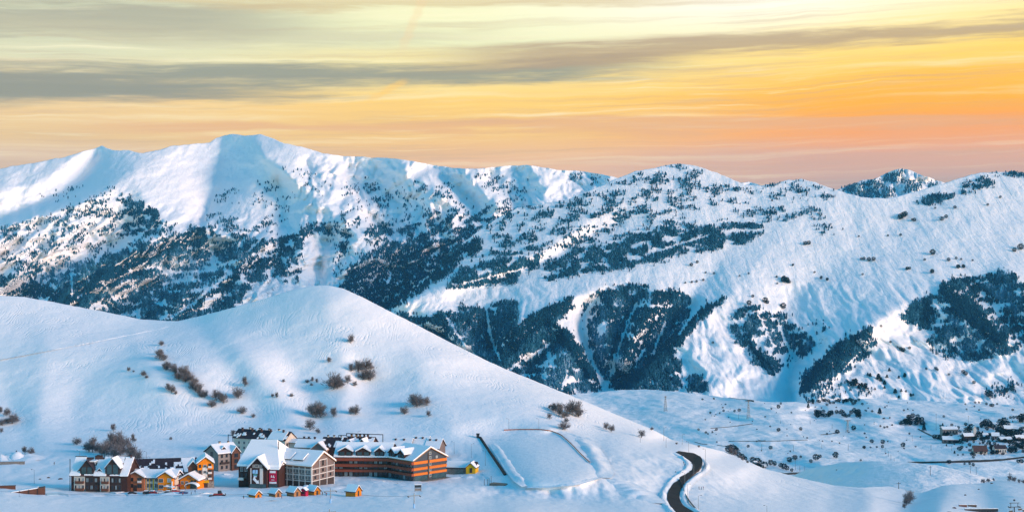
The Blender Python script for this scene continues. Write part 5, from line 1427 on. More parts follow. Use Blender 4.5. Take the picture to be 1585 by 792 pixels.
# ------------------------------------------------------------------ trees: bare crowns near by, each with trunk and crown
def bare_tree(seed, spread, stems):
    rng = random.Random(seed)
    tr = MB(); tw = MB()
    tips = []
    for st_ in range(stems):
        bx, by = (rng.uniform(-.6, .6), rng.uniform(-.5, .5)) if stems > 1 else (0, 0)
        top = Vector((bx * 2.2, by * 2.2, rng.uniform(2.2, 3.0)))
        tr.tube((bx, by, -0.8), top, 0.17, 0.10, 6)
        for i in range(12):
            a = i * 2.4 + rng.random()
            b0 = Vector((bx, by, 0)).lerp(top, rng.uniform(0.2, 0.95))
            ez = rng.uniform(1.3, 6.0); rr_ = spread * math.sqrt(max(0.08, 1 - ((ez - 2.3) / 4.2) ** 2)) * rng.uniform(.4, .9)
            e = Vector((bx + math.cos(a) * rr_, by + math.sin(a) * rr_, ez))
            tr.tube(b0, e, 0.075, 0.025, 4)
            tips.append((b0, e))
    for i in range(760):
        b0, e = rng.choice(tips)
        p = b0.lerp(e, rng.uniform(0.3, 1.05)) + Vector((rng.gauss(0, .5), rng.gauss(0, .5), rng.gauss(0, .45)))
        r = Vector((p.x, p.y, (p.z - 2.0) * 0.8))
        d = (r.normalized() + Vector((rng.gauss(0, .45), rng.gauss(0, .45), rng.gauss(0.45, .35)))).normalized()
        ln = rng.uniform(0.6, 1.5)
        sd_ = d.cross(Vector((rng.gauss(0, 1), rng.gauss(0, 1), rng.gauss(0, 1)))).normalized() * rng.uniform(0.035, 0.085)
        q = d.cross(sd_).normalized() * 0.04
        a, c = p - sd_ + q, p + sd_ + q
        tw.add([a, c, p - q * 2, p + d * ln], [(0, 1, 3), (1, 2, 3), (2, 0, 3)])
    return tr.mesh('trunk', M['bark']), tw.mesh('crown', M['twig'])


TREES = [bare_tree(1, 3.0, 1), bare_tree(2, 3.6, 2), bare_tree(3, 2.6, 1), bare_tree(4, 3.9, 3), bare_tree(5, 2.2, 1)]
BASE_H = 6.9
ORD = [''] + [w_ + ' ' for w_ in 'second third fourth fifth sixth seventh eighth ninth tenth eleventh twelfth thirteenth fourteenth fifteenth sixteenth seventeenth eighteenth nineteenth twentieth twenty-first twenty-second'.split()]


def rank_word(i, n):
    if n == 1: return ''
    if i == n - 1: return 'lowest '
    return (ORD[i] + 'highest ') if i < len(ORD) else 'lower '


def plant(u, v, hpx, label, group, name='tree', kindof=None, land=near):
    p = land.at(u, v); h = max(1.6, 1.10 * hpx * mpp(p))
    i = random.randrange(len(TREES)) if kindof is None else kindof
    o = empty(name, p, random.uniform(0, 6.28), label, 'tree', group)
    k = h / BASE_H
    wv = random.uniform(0.9, 1.2)
    t = link('trunk', TREES[i][0], o); c = link('crown', TREES[i][1], o)
    o.scale = (k * wv, k * wv, k)
    return o


def grove(pts, what, where, group, name='tree', land=near):
    """pts = (u, v, height); members are told apart by how high up the slope they stand"""
    pts = sorted(pts, key=lambda q: q[1])
    for i, (u, v, h) in enumerate(pts):
        plant(u, v, h, (what if len(pts) == 1 else rank_word(i, len(pts)) + what) + ' ' + where, group if len(pts) > 1 else None, name, None, land)


def zz(s_, ox, oy, pts):
    return [(ox + a / s_, oy + b / s_, h / s_) for a, b, h in pts]


A8 = lambda pts: zz(4.4, 180, 500, pts)
B8 = lambda pts: zz(3.602, 460, 560, pts)
C8 = lambda pts: zz(4.125, 0, 600, pts)
D8 = lambda pts: zz(3.9625, 700, 640, pts)
grove([(543, 531, 14)], 'lone bare bush', 'high on the bright face under the summit of the hill', None)
grove(A8([(307, 152, 42)]), 'lone bare bush', 'just above the long diagonal row of trees', None)
grove(A8([(285, 245, 65), (322, 255, 60), (330, 305, 50), (355, 305, 45), (378, 330, 55), (425, 385, 70), (455, 372, 82), (490, 380, 58), (535, 425, 58), (512, 450, 60), (540, 470, 50), (565, 492, 60), (597, 505, 50), (300, 215, 40), (340, 320, 48), (400, 350, 55), (440, 345, 50), (475, 400, 60), (515, 400, 55), (555, 455, 60), (580, 505, 48)]),
      'bare tree', 'in the long diagonal row on the hill', 'diagonal row of bare trees on the hill')
grove(A8([(85, 327, 30), (118, 332, 10), (183, 358, 45), (205, 375, 28)]), 'low bush', 'in the sparse line west of the diagonal row', 'sparse bushes west of the diagonal row')
grove(A8([(352, 455, 45), (375, 475, 58), (405, 486, 28)]), 'bare bush', 'in the short clump below the diagonal row', 'short clump below the diagonal row')
grove(A8([(685, 520, 68), (712, 530, 55), (740, 542, 62), (650, 570, 58)]), 'bare tree', 'in the clump at the lower end of the diagonal row', 'clump at the lower end of the diagonal row')
grove(A8([(875, 430, 65), (828, 507, 78), (855, 615, 55), (932, 641, 30)]), 'round bare tree', 'of the four scattered down mid slope', 'scattered trees mid slope')
grove(A8([(1065, 505, 28), (1092, 507, 36), (1195, 500, 30), (1138, 402, 22)]), 'tiny bush', 'on the open slope between the trees and the blue hollow', 'tiny bushes by the blue hollow')
grove(A8([(1448, 265, 35), (1300, 405, 25), (1335, 395, 30), (1330, 425, 22), (1365, 405, 28)]), 'tiny scrub bush', 'scattered above the blue hollow', 'tiny scrub above the blue hollow')
grove(B8([(205, 152, 108), (225, 148, 80), (278, 118, 45), (320, 135, 28)]), 'wide bare tree', 'in the clump on the spur beside the hollow', 'clump on the spur beside the hollow')
grove(B8([(300, 55, 45), (345, 52, 60), (385, 45, 75), (400, 103, 80), (370, 98, 55)]), 'wide bare tree', 'in the group above the striped hotel', 'group on the slope above the striped hotel')
grove(B8([(105, 310, 105), (140, 305, 75), (85, 300, 70), (203, 306, 52)]), 'bare tree', 'in the grove above the apartment roofs', 'grove above the apartment roofs')
grove(B8([(325, 292, 62), (300, 292, 45)]), 'bare bush', 'of the pair straight above the roof scaffold', 'pair above the roof scaffold')
grove(B8([(80, 378, 58), (115, 400, 32)]), 'dark bush', 'just behind the apartment chimneys', 'bushes behind the apartment chimneys')
grove(B8([(640, 235, 55), (668, 250, 85), (722, 243, 48), (595, 290, 48), (733, 303, 34)]), 'bare tree', 'in the small scatter above the flat snow field', 'scatter above the flat snow field')
grove(B8([(1405, 260, 22), (1440, 280, 50), (1460, 300, 55), (1490, 312, 52), (1410, 317, 32), (1500, 340, 30), (1490, 378, 52), (1465, 290, 60), (1425, 270, 40)]), 'bare tree', 'in the group by the hill shoulder above the red fence', 'group at the hill shoulder')
grove(B8([(1520, 290, 88), (1545, 300, 80), (1570, 306, 50)]), 'dense bare tree', 'in the tall clump on the edge of the hill shoulder', 'tall clump on the hill shoulder edge')
grove(C8([(4, 160, 40), (45, 182, 55), (80, 228, 78), (45, 228, 45), (8, 240, 48), (4, 285, 30)]), 'bare tree', 'in the grove at the western picture edge', 'grove at the western picture edge')
grove(C8([(158, 417, 46), (197, 422, 52), (105, 415, 16)]), 'bush', 'of the little group above the ploughed heap', 'bushes above the ploughed heap')
grove(C8([(495, 362, 50)]), 'lone round bush', 'uphill from the gabled ski lodge', None)
grove(C8([(565, 405, 80), (590, 410, 92), (620, 412, 75), (645, 430, 60), (668, 437, 90), (690, 425, 85), (722, 275, 45), (715, 390, 100), (745, 395, 110), (770, 430, 100), (800, 390, 82), (825, 430, 80), (850, 350, 55), (840, 465, 95), (875, 470, 75), (735, 445, 80)]),
      'bare tree', 'in the dense grove above the gabled lodge', 'dense grove above the gabled lodge')
grove(A8([(790, 768, 42)]), 'lone bush', 'standing behind the long patched apartment roof', None)
grove(A8([(372, 792, 25)]), 'small bush', 'alone on the slope behind the grey chalet', None)
grove(D8([(950, 96, 42), (975, 112, 46)]), 'bare bush', 'of the pair between hill shoulder and road', 'pair between shoulder and road')
grove(D8([(1155, 145, 45)]), 'small round tree', 'with a thin stem near the lamp by the road', None)
grove(D8([(1225, 102, 22), (1375, 187, 14), (1512, 205, 16)]), 'tiny bush', 'on the snow crest above the road bend', 'tiny bushes on the crest above the road')
grove([(1403, 782, 15), (1408, 779, 19), (1400, 786, 8)], 'bare tree', 'in the gully at the picture bottom', 'gully trees')
grove([(1522, 737, 8), (1530, 739, 7), (1538, 741, 5)], 'dark bush', 'on the crest beyond the lift pylon', 'bushes on the crest beyond the lift pylon')
grove([(1562, 744, 9), (1570, 745, 8), (1578, 747, 6), (1584, 747, 6)], 'dark bush', 'in the hedge behind the lift pylon', 'hedge behind the lift pylon')
grove([(1132, 700, 12), (1138, 704, 9), (1145, 707, 6)], 'bare bush', 'on the shoulder where the hill drops to the valley', 'bushes on the valley shoulder')
grove([(1150, 712, 6), (1157, 716, 5)], 'dark bush', 'on the crest just beyond the last lamp', 'crest bushes beyond the last lamp')


# small trees on the valley floor and slopes: one mesh each, a stem under a loose crown
def small_tree(seed, conical):
    rng = random.Random(seed)
    mb = MB()
    mb.tube((0, 0, -0.08), (0, 0, 0.5), 0.03, 0.015, 5)
    mb.cur = 1
    for i in range(260):
        z = rng.uniform(0.12, 1.0)
        r = (0.30 * (1.02 - z) + 0.02) if conical else 0.46 * math.sqrt(max(0.02, 1 - ((z - 0.56) / 0.46) ** 2))
        a = rng.uniform(0, 6.283); q = r * math.sqrt(rng.random())
        p = Vector((math.cos(a) * q, math.sin(a) * q, z))
        d = Vector((math.cos(a), math.sin(a), rng.uniform(-.5, 1.0 if not conical else 0.2))).normalized() * rng.uniform(0.06, 0.15)
        s_ = d.cross(Vector((rng.gauss(0, 1), rng.gauss(0, 1), rng.gauss(0, 1)))).normalized() * rng.uniform(0.05, 0.11)
        t_ = d.cross(s_).normalized() * 0.025
        mb.add([p - s_, p + s_, p + t_, p + d], [(0, 1, 3), (1, 2, 3), (2, 0, 3)])
    return mb.mesh('tree', [M['bark'], M['conifer']])


ROUND = [small_tree(s_, False) for s_ in (11, 12, 13, 14)]
CONE = [small_tree(s_, True) for s_ in (21, 22)]


def small(u, v, hpx, land, label, group, cone=False, wide=1.15):
    p = land.at(u, v); h = hpx * mpp(p)
    o = link('tree', random.choice(CONE if cone else ROUND), None, p, random.uniform(0, 6.28))
    k = wide * random.uniform(0.9, 1.2)
    o.scale = (h * k, h * k, h)
    return tag(o, label, 'tree', group)


E8 = lambda pts: zz(4.123, 1080, 600, pts)
F8 = lambda pts: zz(4.125, 1330, 600, pts)
LOOSE = []
def scatter(pts, land, what, where, group, cone=False, ranked=True, wide=1.15):
    if land is mr:
        LOOSE.extend((u, v, h, cone, wide) for u, v, h in pts); return
    pts = sorted(pts, key=lambda q: q[1])
    for i, (u, v, h) in enumerate(pts):
        lab = (rank_word(i, len(pts)) + what + ' ' + where) if ranked else what + ' ' + where
        small(u, v, h, land, lab, group if len(pts) > 1 else None, cone, wide)


scatter(E8([(52, 290, 14), (93, 288, 14), (120, 272, 16), (5, 272, 14), (48, 206, 10)]), valley, 'dark round bush', 'of the little cluster on open valley snow', 'small cluster of valley bushes')
scatter(E8([(515, 278, 24), (657, 272, 22)]), valley, 'round dark bush', 'of two alone in the middle of the valley', 'two bushes mid valley')
scatter(E8([(465, 391, 22), (590, 408, 10), (322, 380, 18)]), valley, 'dark bush', 'on the plain above the road cutting', 'bushes above the road cutting')
scatter(E8([(585, 473, 32), (620, 458, 30), (657, 446, 16)]), valley, 'dark tree', 'of three beside the slim poles', 'three trees beside the slim poles')
scatter(E8([(755, 462, 40), (780, 446, 22), (722, 477, 22)]), valley, 'dark tree', 'of the trio above the snow dome', 'trio above the snow dome')
scatter(E8([(880, 448, 40)]), valley, 'single dark round tree', 'standing between the trio and the bushes above the dome', None)
scatter(E8([(995, 272, 32), (890, 292, 26), (825, 300, 14), (1065, 295, 12)]), valley, 'dark tree', 'around the foot of the bigger lattice pylon', 'trees at the bigger lattice pylon')
scatter(E8([(1062, 388, 20), (1040, 466, 12), (905, 356, 10)]), valley, 'dark bush', 'on the snow above the low dome', 'bushes above the low dome')
scatter(E8([(705, 130, 32)]), valley, 'dark pointed tree', 'at the top of the bushy hollow', None, True)
scatter(E8([(515, 132, 26), (530, 106, 14), (470, 138, 12), (598, 162, 10), (430, 188, 10), (790, 132, 10), (750, 125, 8)]), valley, 'dark bush', 'on the rise at the foot of the mountain', 'bushes on the rise at the mountain foot')
scatter(E8([(80, 165, 14), (160, 130, 10), (265, 152, 20), (165, 152, 14), (140, 165, 10), (235, 155, 16), (30, 78, 12), (103, 74, 12)]), valley, 'dark bush', 'round the smaller pylon on the plain', 'bushes round the smaller pylon')
scatter(E8([(350, 480, 40), (380, 492, 46), (400, 502, 40), (430, 508, 38), (465, 494, 36), (490, 496, 30), (365, 505, 30), (410, 515, 26)]), valley, 'dark tree', 'in the clump behind the white crest', 'clump behind the white crest')
scatter(E8([(530, 508, 30), (550, 518, 36), (570, 526, 30), (600, 534, 22)]), valley, 'dark bush', 'in the hedge beside the road cutting', 'hedge beside the road cutting')
scatter(E8([(200, 415, 48), (222, 420, 58), (242, 425, 46), (262, 440, 30), (285, 462, 40), (300, 468, 32)]), valley, 'bare dark tree', 'in the row peeping over the hill shoulder', 'row peeping over the hill shoulder')
rng2 = random.Random(5)
scatter([(1262 + rng2.random() * 70, 638 + rng2.random() * 8 + 0, 4.5 + 3 * rng2.random()) for _ in range(34)], valley, 'low dark bush', 'in the thicket of the shady hollow', 'thicket in the shady hollow', ranked=False)
scatter(F8([(130, 168, 40)]), valley, 'pointed dark tree', 'alone on the pale rise below the mountain', None, True)
scatter(F8([(45, 150, 10), (82, 155, 14), (160, 198, 10), (195, 195, 10), (135, 250, 14), (160, 258, 14), (178, 255, 14), (210, 242, 12), (5, 195, 10), (285, 148, 12), (310, 140, 10)]), valley, 'small dark bush', 'sprinkled over the pale rise', 'bushes sprinkled over the pale rise', ranked=False)
scatter(F8([(280, 378, 30)]), valley, 'wide rounded tree', 'alone on the plain before the hamlet', None)
scatter(F8([(150, 358, 28), (148, 384, 20), (182, 345, 10), (80, 352, 24), (33, 387, 16), (112, 382, 12)]), valley, 'dark bush', 'in the loose cluster on the plain', 'loose cluster on the plain')
scatter([(1392 + rng2.random() * 36, 646 + rng2.random() * 12, 5.0 + 3.5 * rng2.random()) for _ in range(22)], valley, 'dark bush', 'in the dense thicket above the hamlet lane', 'thicket above the hamlet lane', ranked=False)
scatter(F8([(413, 275, 42)]), valley, 'dark broad tree', 'where the lane to the hamlet begins', None, True)
scatter(F8([(320, 298, 14), (390, 318, 10), (540, 188, 14), (680, 243, 22), (685, 140, 10), (735, 122, 10), (765, 145, 10), (678, 108, 10)]), valley, 'small dark bush', 'around the tall poles of the hamlet', 'bushes around the tall poles')
scatter(F8([(740, 98, 14), (765, 98, 14), (812, 110, 16), (850, 122, 22), (838, 120, 18), (880, 108, 12), (980, 146, 14)]), valley, 'dark bush', 'along the mountain foot above the hamlet', 'bushes along the mountain foot')
scatter(F8([(965, 196, 16), (985, 196, 18), (1005, 195, 18), (1032, 222, 48), (1045, 215, 50)]), valley, 'dark tree', 'in the row at the upper edge of the hamlet', 'row at the upper edge of the hamlet')
HT = F8([(780, 250, 30), (800, 248, 38), (815, 250, 50), (835, 255, 34), (852, 260, 30), (880, 272, 40), (905, 245, 46), (925, 240, 50), (945, 250, 40), (900, 285, 36), (920, 300, 40), (940, 310, 46), (960, 315, 46), (985, 312, 50), (1010, 300, 36), (1030, 295, 30),
          (690, 295, 42), (715, 272, 42), (700, 280, 36), (480, 325, 28), (500, 328, 30), (515, 325, 24), (545, 290, 26), (625, 285, 28), (765, 318, 36), (780, 325, 18), (820, 330, 30), (808, 318, 20), (880, 320, 26), (760, 300, 26)])
scatter(HT, valley, 'dark winter tree', 'among the upper houses of the hamlet', 'trees among the upper hamlet houses', ranked=False)
scatter(F8([(790, 358, 16), (770, 360, 14), (975, 392, 48), (960, 410, 30), (990, 415, 36), (1030, 388, 40), (1045, 375, 30), (1000, 375, 30), (640, 400, 26), (655, 388, 20), (630, 432, 10), (662, 430, 12), (990, 350, 30), (1020, 345, 30), (850, 400, 36), (880, 420, 30)]), valley, 'dark winter tree', 'round the lower houses beside the valley road', 'trees round the lower hamlet houses', ranked=False)
scatter(F8([(575, 484, 26), (565, 480, 18), (728, 500, 22), (705, 490, 16), (672, 490, 14), (1015, 478, 22), (1035, 480, 26)]), valley, 'bush', 'beside the valley road', 'bushes beside the valley road')

G8 = lambda pts: zz(2.709, 1000, 400, pts)
K8 = lambda pts: zz(2.555, 1165, 230, pts)
scatter(G8([(1060, 375, 16), (1068, 385, 14), (1078, 392, 18), (1105, 380, 12), (1025, 354, 10), (1175, 466, 10), (1215, 467, 14), (1222, 470, 10), (1330, 482, 16), (1340, 490, 18), (1270, 490, 10), (1375, 525, 14), (1435, 580, 30), (1445, 578, 22), (1490, 565, 16), (1510, 562, 20), (1535, 555, 22)]), mr, 'dark tree', 'dotted over the smooth slope under the big wood', 'trees on the slope under the big wood', ranked=False)
scatter(G8([(1085, 497, 18), (1060, 502, 12), (1020, 472, 14), (1010, 500, 14), (975, 508, 26), (985, 515, 18), (1000, 528, 18), (940, 495, 16), (930, 490, 12), (918, 548, 26), (905, 540, 20), (895, 545, 22), (880, 528, 26), (868, 535, 30), (850, 525, 14), (1000, 545, 12), (1045, 565, 20), (1070, 558, 12), (1110, 578, 14), (1120, 575, 10), (1060, 585, 12), (1090, 560, 10), (960, 550, 10), (935, 565, 12)]), mr, 'dark conifer', 'sprinkled on the apron below the diagonal wooded ridge', 'conifers below the diagonal wooded ridge', True, False, 1.6)
scatter(G8([(1095, 48, 14), (1105, 46, 12), (1200, 62, 14), (1310, 42, 16), (1330, 38, 14), (615, 32, 8), (735, 82, 10), (760, 92, 10), (590, 98, 20), (578, 90, 18), (600, 105, 14), (548, 80, 8), (550, 108, 8), (432, 195, 20), (448, 163, 12), (500, 185, 22), (508, 190, 16), (575, 210, 24), (250, 62, 8), (285, 66, 10), (165, 105, 8), (192, 103, 10), (212, 100, 10), (240, 94, 10), (392, 76, 8), (430, 66, 8), (190, 32, 14), (215, 20, 12), (280, 357, 10), (985, 288, 10)]), mr, 'tiny dark tree', 'scattered across the wide open snow bowl', 'trees across the open snow bowl', ranked=False)
scatter(K8([(585, 280, 22), (596, 274, 22), (603, 268, 20), (640, 288, 14), (632, 285, 10), (748, 285, 16), (765, 275, 14), (930, 226, 10), (980, 196, 10), (800, 237, 12), (722, 238, 8), (420, 350, 8), (535, 347, 8), (585, 345, 10), (440, 440, 12), (460, 445, 16), (478, 444, 16), (430, 440, 10), (710, 492, 16), (712, 420, 22), (775, 445, 14), (805, 437, 10), (835, 472, 12), (812, 472, 14), (680, 443, 10), (870, 445, 8), (825, 440, 8), (1035, 408, 16), (1060, 400, 24), (610, 480, 10), (270, 516, 10), (295, 522, 12), (125, 530, 24), (138, 533, 18), (160, 462, 8), (208, 382, 16), (222, 380, 16), (435, 500, 8), (95, 510, 8), (245, 492, 8)]), mr, 'tiny dark tree', 'on the smooth upper slope of the broad mountain', 'trees on the smooth upper slope', ranked=False)

def loose_wood(land, items, label):
    """far scattered trees, too many to count: one mesh"""
    Vs, Fs, Ms, nv = [], [], [], 0
    for u, v, hpx, cone, wide in items:
        p = land.at(u, v); h = hpx * mpp(p); me = random.choice(CONE if cone else ROUND)
        a = np.empty(len(me.vertices) * 3); me.vertices.foreach_get('co', a); a = a.reshape(-1, 3) * np.array([h * wide, h * wide, h]) + np.array(p)
        tri = [t for pl in me.polygons for t in [(pl.vertices[0], pl.vertices[q], pl.vertices[q + 1]) for q in range(1, len(pl.vertices) - 1)]]
        Vs.append(a); Fs.append(np.array(tri) + nv); nv += len(a)
    o = link('forest', np_mesh('forest', np.concatenate(Vs), np.concatenate(Fs), M['conifer'], False))
    tag(o, label, 'forest', kind='stuff')
loose_wood(mr, LOOSE, 'loose scatter of small dark trees over the open snow of the broad mountain')
rng3 = random.Random(9)
BR = []
for _ in range(150):
    u = rng3.uniform(1452, 1600); v = 676 + rng3.gauss(0, 9) + (1520 - u) * 0.02
    BR.append((u, v, rng3.uniform(2.5, 6.5), rng3.random() < .25, 1.2))
for _ in range(60): BR.append((rng3.uniform(1500, 1600), 698 + rng3.gauss(0, 4), rng3.uniform(2.5, 6), False, 1.3))
for _ in range(60): BR.append((rng3.uniform(1090, 1420), rng3.uniform(622, 705), rng3.uniform(1.0, 2.4), False, 1.5))
for _ in range(40): BR.append((rng3.uniform(1250, 1335), 622 + rng3.gauss(0, 2), rng3.uniform(2, 5), False, 1.3))
loose_wood(valley, BR, 'low dark brushwood tangled through the hamlet and over the valley floor')

# ------------------------------------------------------------------ hamlet houses
def far_house(u, v, wpx, hpx, rz, wall, roof, snow, label, rise=0.45, ridge='x', depth=0.7, nwin=3):
    p = valley.at(u, v); s = mpp(p)
    o = empty('house', p, R_(rz), label, 'house')
    L = wpx * s; W = L * depth
    H = hpx * s * (1 - rise); R2 = hpx * s * rise
    block(o, -L / 2, L / 2, 0, W, H, R2, ridge, wall, roof, snow, 5, 0.8, 0.7)
    for i in range(nwin): window(o, -L / 2 + (i + 0.5) * L / nwin, -0.05, H * 0.3, L / nwin * 0.45, H * 0.45, 0, 'glass', 'frame_dark')
    return o
far_house(1471, 673, 24, 12, 4, 'grey', 'roof', 'full', 'long grey house with terraced flat snowy roof, highest in the hamlet', 0.25, 'x', 0.5, 5)
far_house(1473, 686, 26, 10, -8, 'taupe', 'brown_roof', 'full', 'low brown barn with snow drifts where the lane ends', 0.4, 'x', 0.4, 4)
far_house(1500, 681, 15, 10, 6, 'dark_wood', 'roof', 'full', 'dark wooden house right under the tall hamlet pole', 0.35)
far_house(1518, 702, 20, 12, -5, 'cream', 'brown_roof', None, 'pale house with steep snow free brown roof near the valley road', 0.65)
far_house(1549, 702, 18, 13, 3, 'white', 'roof', None, 'white walled house with dark flat roof behind bare saplings', 0.35, 'x', 0.6, 5)
far_house(1541, 680, 11, 10, -10, 'grey', 'roof', 'full', 'small grey house in the middle of the hamlet trees', 0.4)
far_house(1558, 684, 18, 7, 4, 'dark_wood', 'roof', 'full', 'long dark shed with thin snow roof behind the saplings', 0.4)
far_house(1580, 682, 14, 8, 8, 'maroon', 'roof', 'full', 'dark reddish house at the outer edge of the hamlet', 0.45)
far_house(1526, 679, 8, 8, 0, 'dark_wood', 'roof', 'full', 'tiny dark cottage between two bushes in the hamlet', 0.45)
far_house(1561, 668, 12, 9, -6, 'taupe', 'roof', 'full', 'brown house on the upper slope of the hamlet among trees', 0.45)
p = valley.at(1509, 675); s = mpp(p)
o = empty('tower', p, 0, 'pale slender tower with a small pitched cap in the hamlet', 'tower')
block(o, -2.4, 2.4, 0, 4.8, 13 * s, 3.0, 'y', 'white', 'roof', 'full', 4, 0.4, 0.5)
p = valley.at(1191, 725); s = mpp(p)
far = [(1172, 721, 9, 7, 'teal_glass', 'blue green shed in the clump behind the white crest'), (1183, 724, 6, 5, 'white', 'small white walled hut below the clump behind the crest')]
for u, v, wp, hp, wm, lb in far: far_house(u, v, wp, hp, 5, wm, 'roof', 'full', lb, 0.4, 'x', 0.7, 2)

# ------------------------------------------------------------------ poles, lamps, pylons
def lamp_mesh(h):
    m = MB(); m.tube((0, 0, -0.5), (0, 0, h), 0.11, 0.07, 6)
    a = MB(); a.tube((0, 0, h - 0.05), (1.1, 0, h + 0.25), 0.05, 0.04, 5)
    l_ = MB().box(0.9, 1.7, -0.16, 0.16, h + 0.2, h + 0.34)
    return m.mesh('pole', M['metal']), a.mesh('arm', M['metal']), l_.mesh('lamp_head', M['dark_metal'])
_lm = {}
def lamp(u, vb, vt, label, group='street lamps'):
    p = near.at(u, vb); h = round((vb - vt) * mpp(p))
    if h not in _lm: _lm[h] = lamp_mesh(float(h))
    o = empty('street_lamp', p, random.choice((0.0, 3.14)), label, 'street lamp', group)
    for nm, me in zip(('pole', 'arm', 'lamp_head'), _lm[h]): link(nm, me, o)
LP = [(703, 702, 683, 'slim lamp post just uphill of the yellow hut'), (729.5, 708, 688, 'slim lamp post between the yellow hut and the black strip'), (751.5, 720, 697, 'slim lamp post under the black strip'),
      (787.6, 665, 649, 'lamp post behind the flat field, nearer the black strip'), (834, 665, 649, 'lamp post behind the flat field where the red fence bends'), (991, 684, 665, 'lamp post beside the small round tree on the shoulder'),
      (1027.5, 682, 662, 'lamp post on the shoulder, standing on the skyline'), (1031, 692, 677, 'lamp post on the shoulder where the road comes over'), (1056, 688, 671, 'lamp post behind the top of the road'),
      (1066, 703, 684, 'lamp post above the first road bend'), (1092, 727, 696, 'tall lamp post outside the sharp road bend'), (1074, 737, 716, 'lamp post inside the sharp road bend'),
      (1060, 752, 731, 'lamp post where the road straightens below the bend'), (1064, 778, 750, 'tall lamp post by the lowest bend of the road'), (1081, 790, 768, 'lamp post at the picture bottom outside the road'),
      (1187, 792, 783, 'short pole stub on the white slope at the picture bottom'), (53, 748, 728, 'lamp post above the wooden ramp'), (554, 685, 668, 'lamp post on the hill foot behind the roof scaffold'), (227, 718, 700, 'thin pole behind the terrace roof'), (123, 708, 697, 'thin pole behind the lodge roof')]
for a in LP: lamp(*a)

def pole(u, vb, vt, land, label, group, cross=True):
    p = land.at(u, vb); h = (vb - vt) * mpp(p)
    o = empty('power_pole', p, random.uniform(-.5, .5), label, 'pole', group)
    MB().tube((0, 0, -1), (0, 0, h), 0.26, 0.16, 6).build('pole', M['bark'], o)
    if cross: MB().box(-1.4, 1.4, -.12, .12, h - 1.3, h - 1.0).build('crossarm', M['bark'], o)
for k, a in enumerate([(1449, 665, 640, 'tallest wooden pole, standing at the entry of the hamlet'), (1499, 668, 643, 'tall wooden pole rising from the dark hamlet house'), (1518, 660, 646, 'thin pole above the hamlet trees'), (1440, 735, 720, 'leaning pole on the snow dome crest'),
                       (1391, 755, 744, 'short pole on the white hump above the gully'), (1502, 733, 720, 'thin pole behind the dome near a bush'), (1511, 734, 722, 'thin pole nearest the boulder on the crest'), (1563, 741, 730, 'dark pole by the hedge behind the lift pylon'),
                       (1412, 682, 673, 'pole on the plain before the hamlet'), (1441, 697, 688, 'pole between plain and hamlet lane'), (1473, 697, 689, 'pole under the brown barn'), (1489, 694, 686, 'pole beside the scrub under the barn'), (1353, 657, 652, 'stub pole on the pale rise')]):
    pole(a[0], a[1], a[2], near if a[1] > 738 and a[0] < 1400 or a[1] > 739 else (dome if a[0] == 1440 else valley), a[3], 'wooden poles in the valley')
for u, vb, vt in [(1370, 702, 692), (1375, 706, 697), (1379, 711, 703), (1384, 714, 708), (1231, 727, 710), (1238, 729, 720), (1245, 729, 721), (1179, 697, 687), (1228, 698, 688), (1272, 694, 687), (1313, 696, 687), (1208, 655, 650), (1254, 656, 650), (1288, 663, 656), (1143, 648, 640), (1102, 644, 637)]:
    pole(u, vb, vt, valley, 'thin pole in the straggling lines across the valley floor', 'thin pole lines across the valley', False)

def lattice(u, vb, vt, wtop, label):
    p = valley.at(u, vb); h = (vb - vt) * mpp(p)
    o = empty('pylon', p, 0.3, label, 'pylon', 'lattice pylons in the valley')
    b = 2.6; legs = MB(); t = 0.55
    lv = [0, .28, .52, .72, .88, 1.0]
    wd = lambda f: b * (1 - f) + t * f
    for sx in (-1, 1):
        for sy in (-1, 1):
            legs.tube((sx * b, sy * b, -1), (sx * t, sy * t, h), 0.30, 0.2, 4)
    for i in range(5):
        a, c = lv[i], lv[i + 1]
        for s_ in (-1, 1):
            legs.tube((-wd(a), s_ * wd(a), a * h), (wd(c), s_ * wd(c), c * h), .13, .13, 4).tube((wd(a), s_ * wd(a), a * h), (-wd(c), s_ * wd(c), c * h), .13, .13, 4)
            legs.tube((s_ * wd(a), -wd(a), a * h), (s_ * wd(c), wd(c), c * h), .13, .13, 4)
    legs.build('lattice_mast', M['metal'], o)
    MB().prism([(-wtop, h - 1.0), (wtop, h - 1.0), (wtop, h - .4), (0, h + .5), (-wtop, h - .4)], -.4, .4, 'y').build('crossarm', M['dark_metal'], o)
lattice(1158.5, 648, 620, 7.5, 'lattice pylon with drooping crossarm beside the smaller valley rise')
lattice(1312, 669, 650, 6.5, 'lattice pylon with broad dark crossarm in the middle of the plain')
lattice(1030, 636, 613, 3.0, 'slender lattice pylon close to the hill shoulder')

# ------------------------------------------------------------------ lift: pylons, cables, chair
def lift_pylon(u, vb, vt, label, arm=2.6):
    p = near.at(u, vb); h = (vb - vt) * mpp(p)
    o = empty('lift_pylon', p, R_(20), label, 'lift pylon', 'ski lift pylons')
    MB().tube((0, 0, -1), (0, 0, h), 0.22, 0.16, 8).build('mast', M['metal'], o)
    MB().tube((0, 0, 0.1), (0, 0, 2.0), 0.42, 0.42, 10).build('crash_pad', M['poster_blue'], o)
    MB().box(-arm, arm, -.14, .14, h - 1.4, h - 1.1).build('crossarm', M['metal'], o)
    for sx in (-1, 1):
        MB().box(sx * arm - .14, sx * arm + .14, -1.0, 1.0, h - 1.75, h - 1.42).build('sheave_train', M['dark_metal'], o)
    return o, p, h
q1 = lift_pylon(511.5, 778, 755, 'lift pylon with blue foot pad below the lone orange cabin')
q2 = lift_pylon(641, 786, 762, 'lift pylon with blue foot pad below the striped hotel')
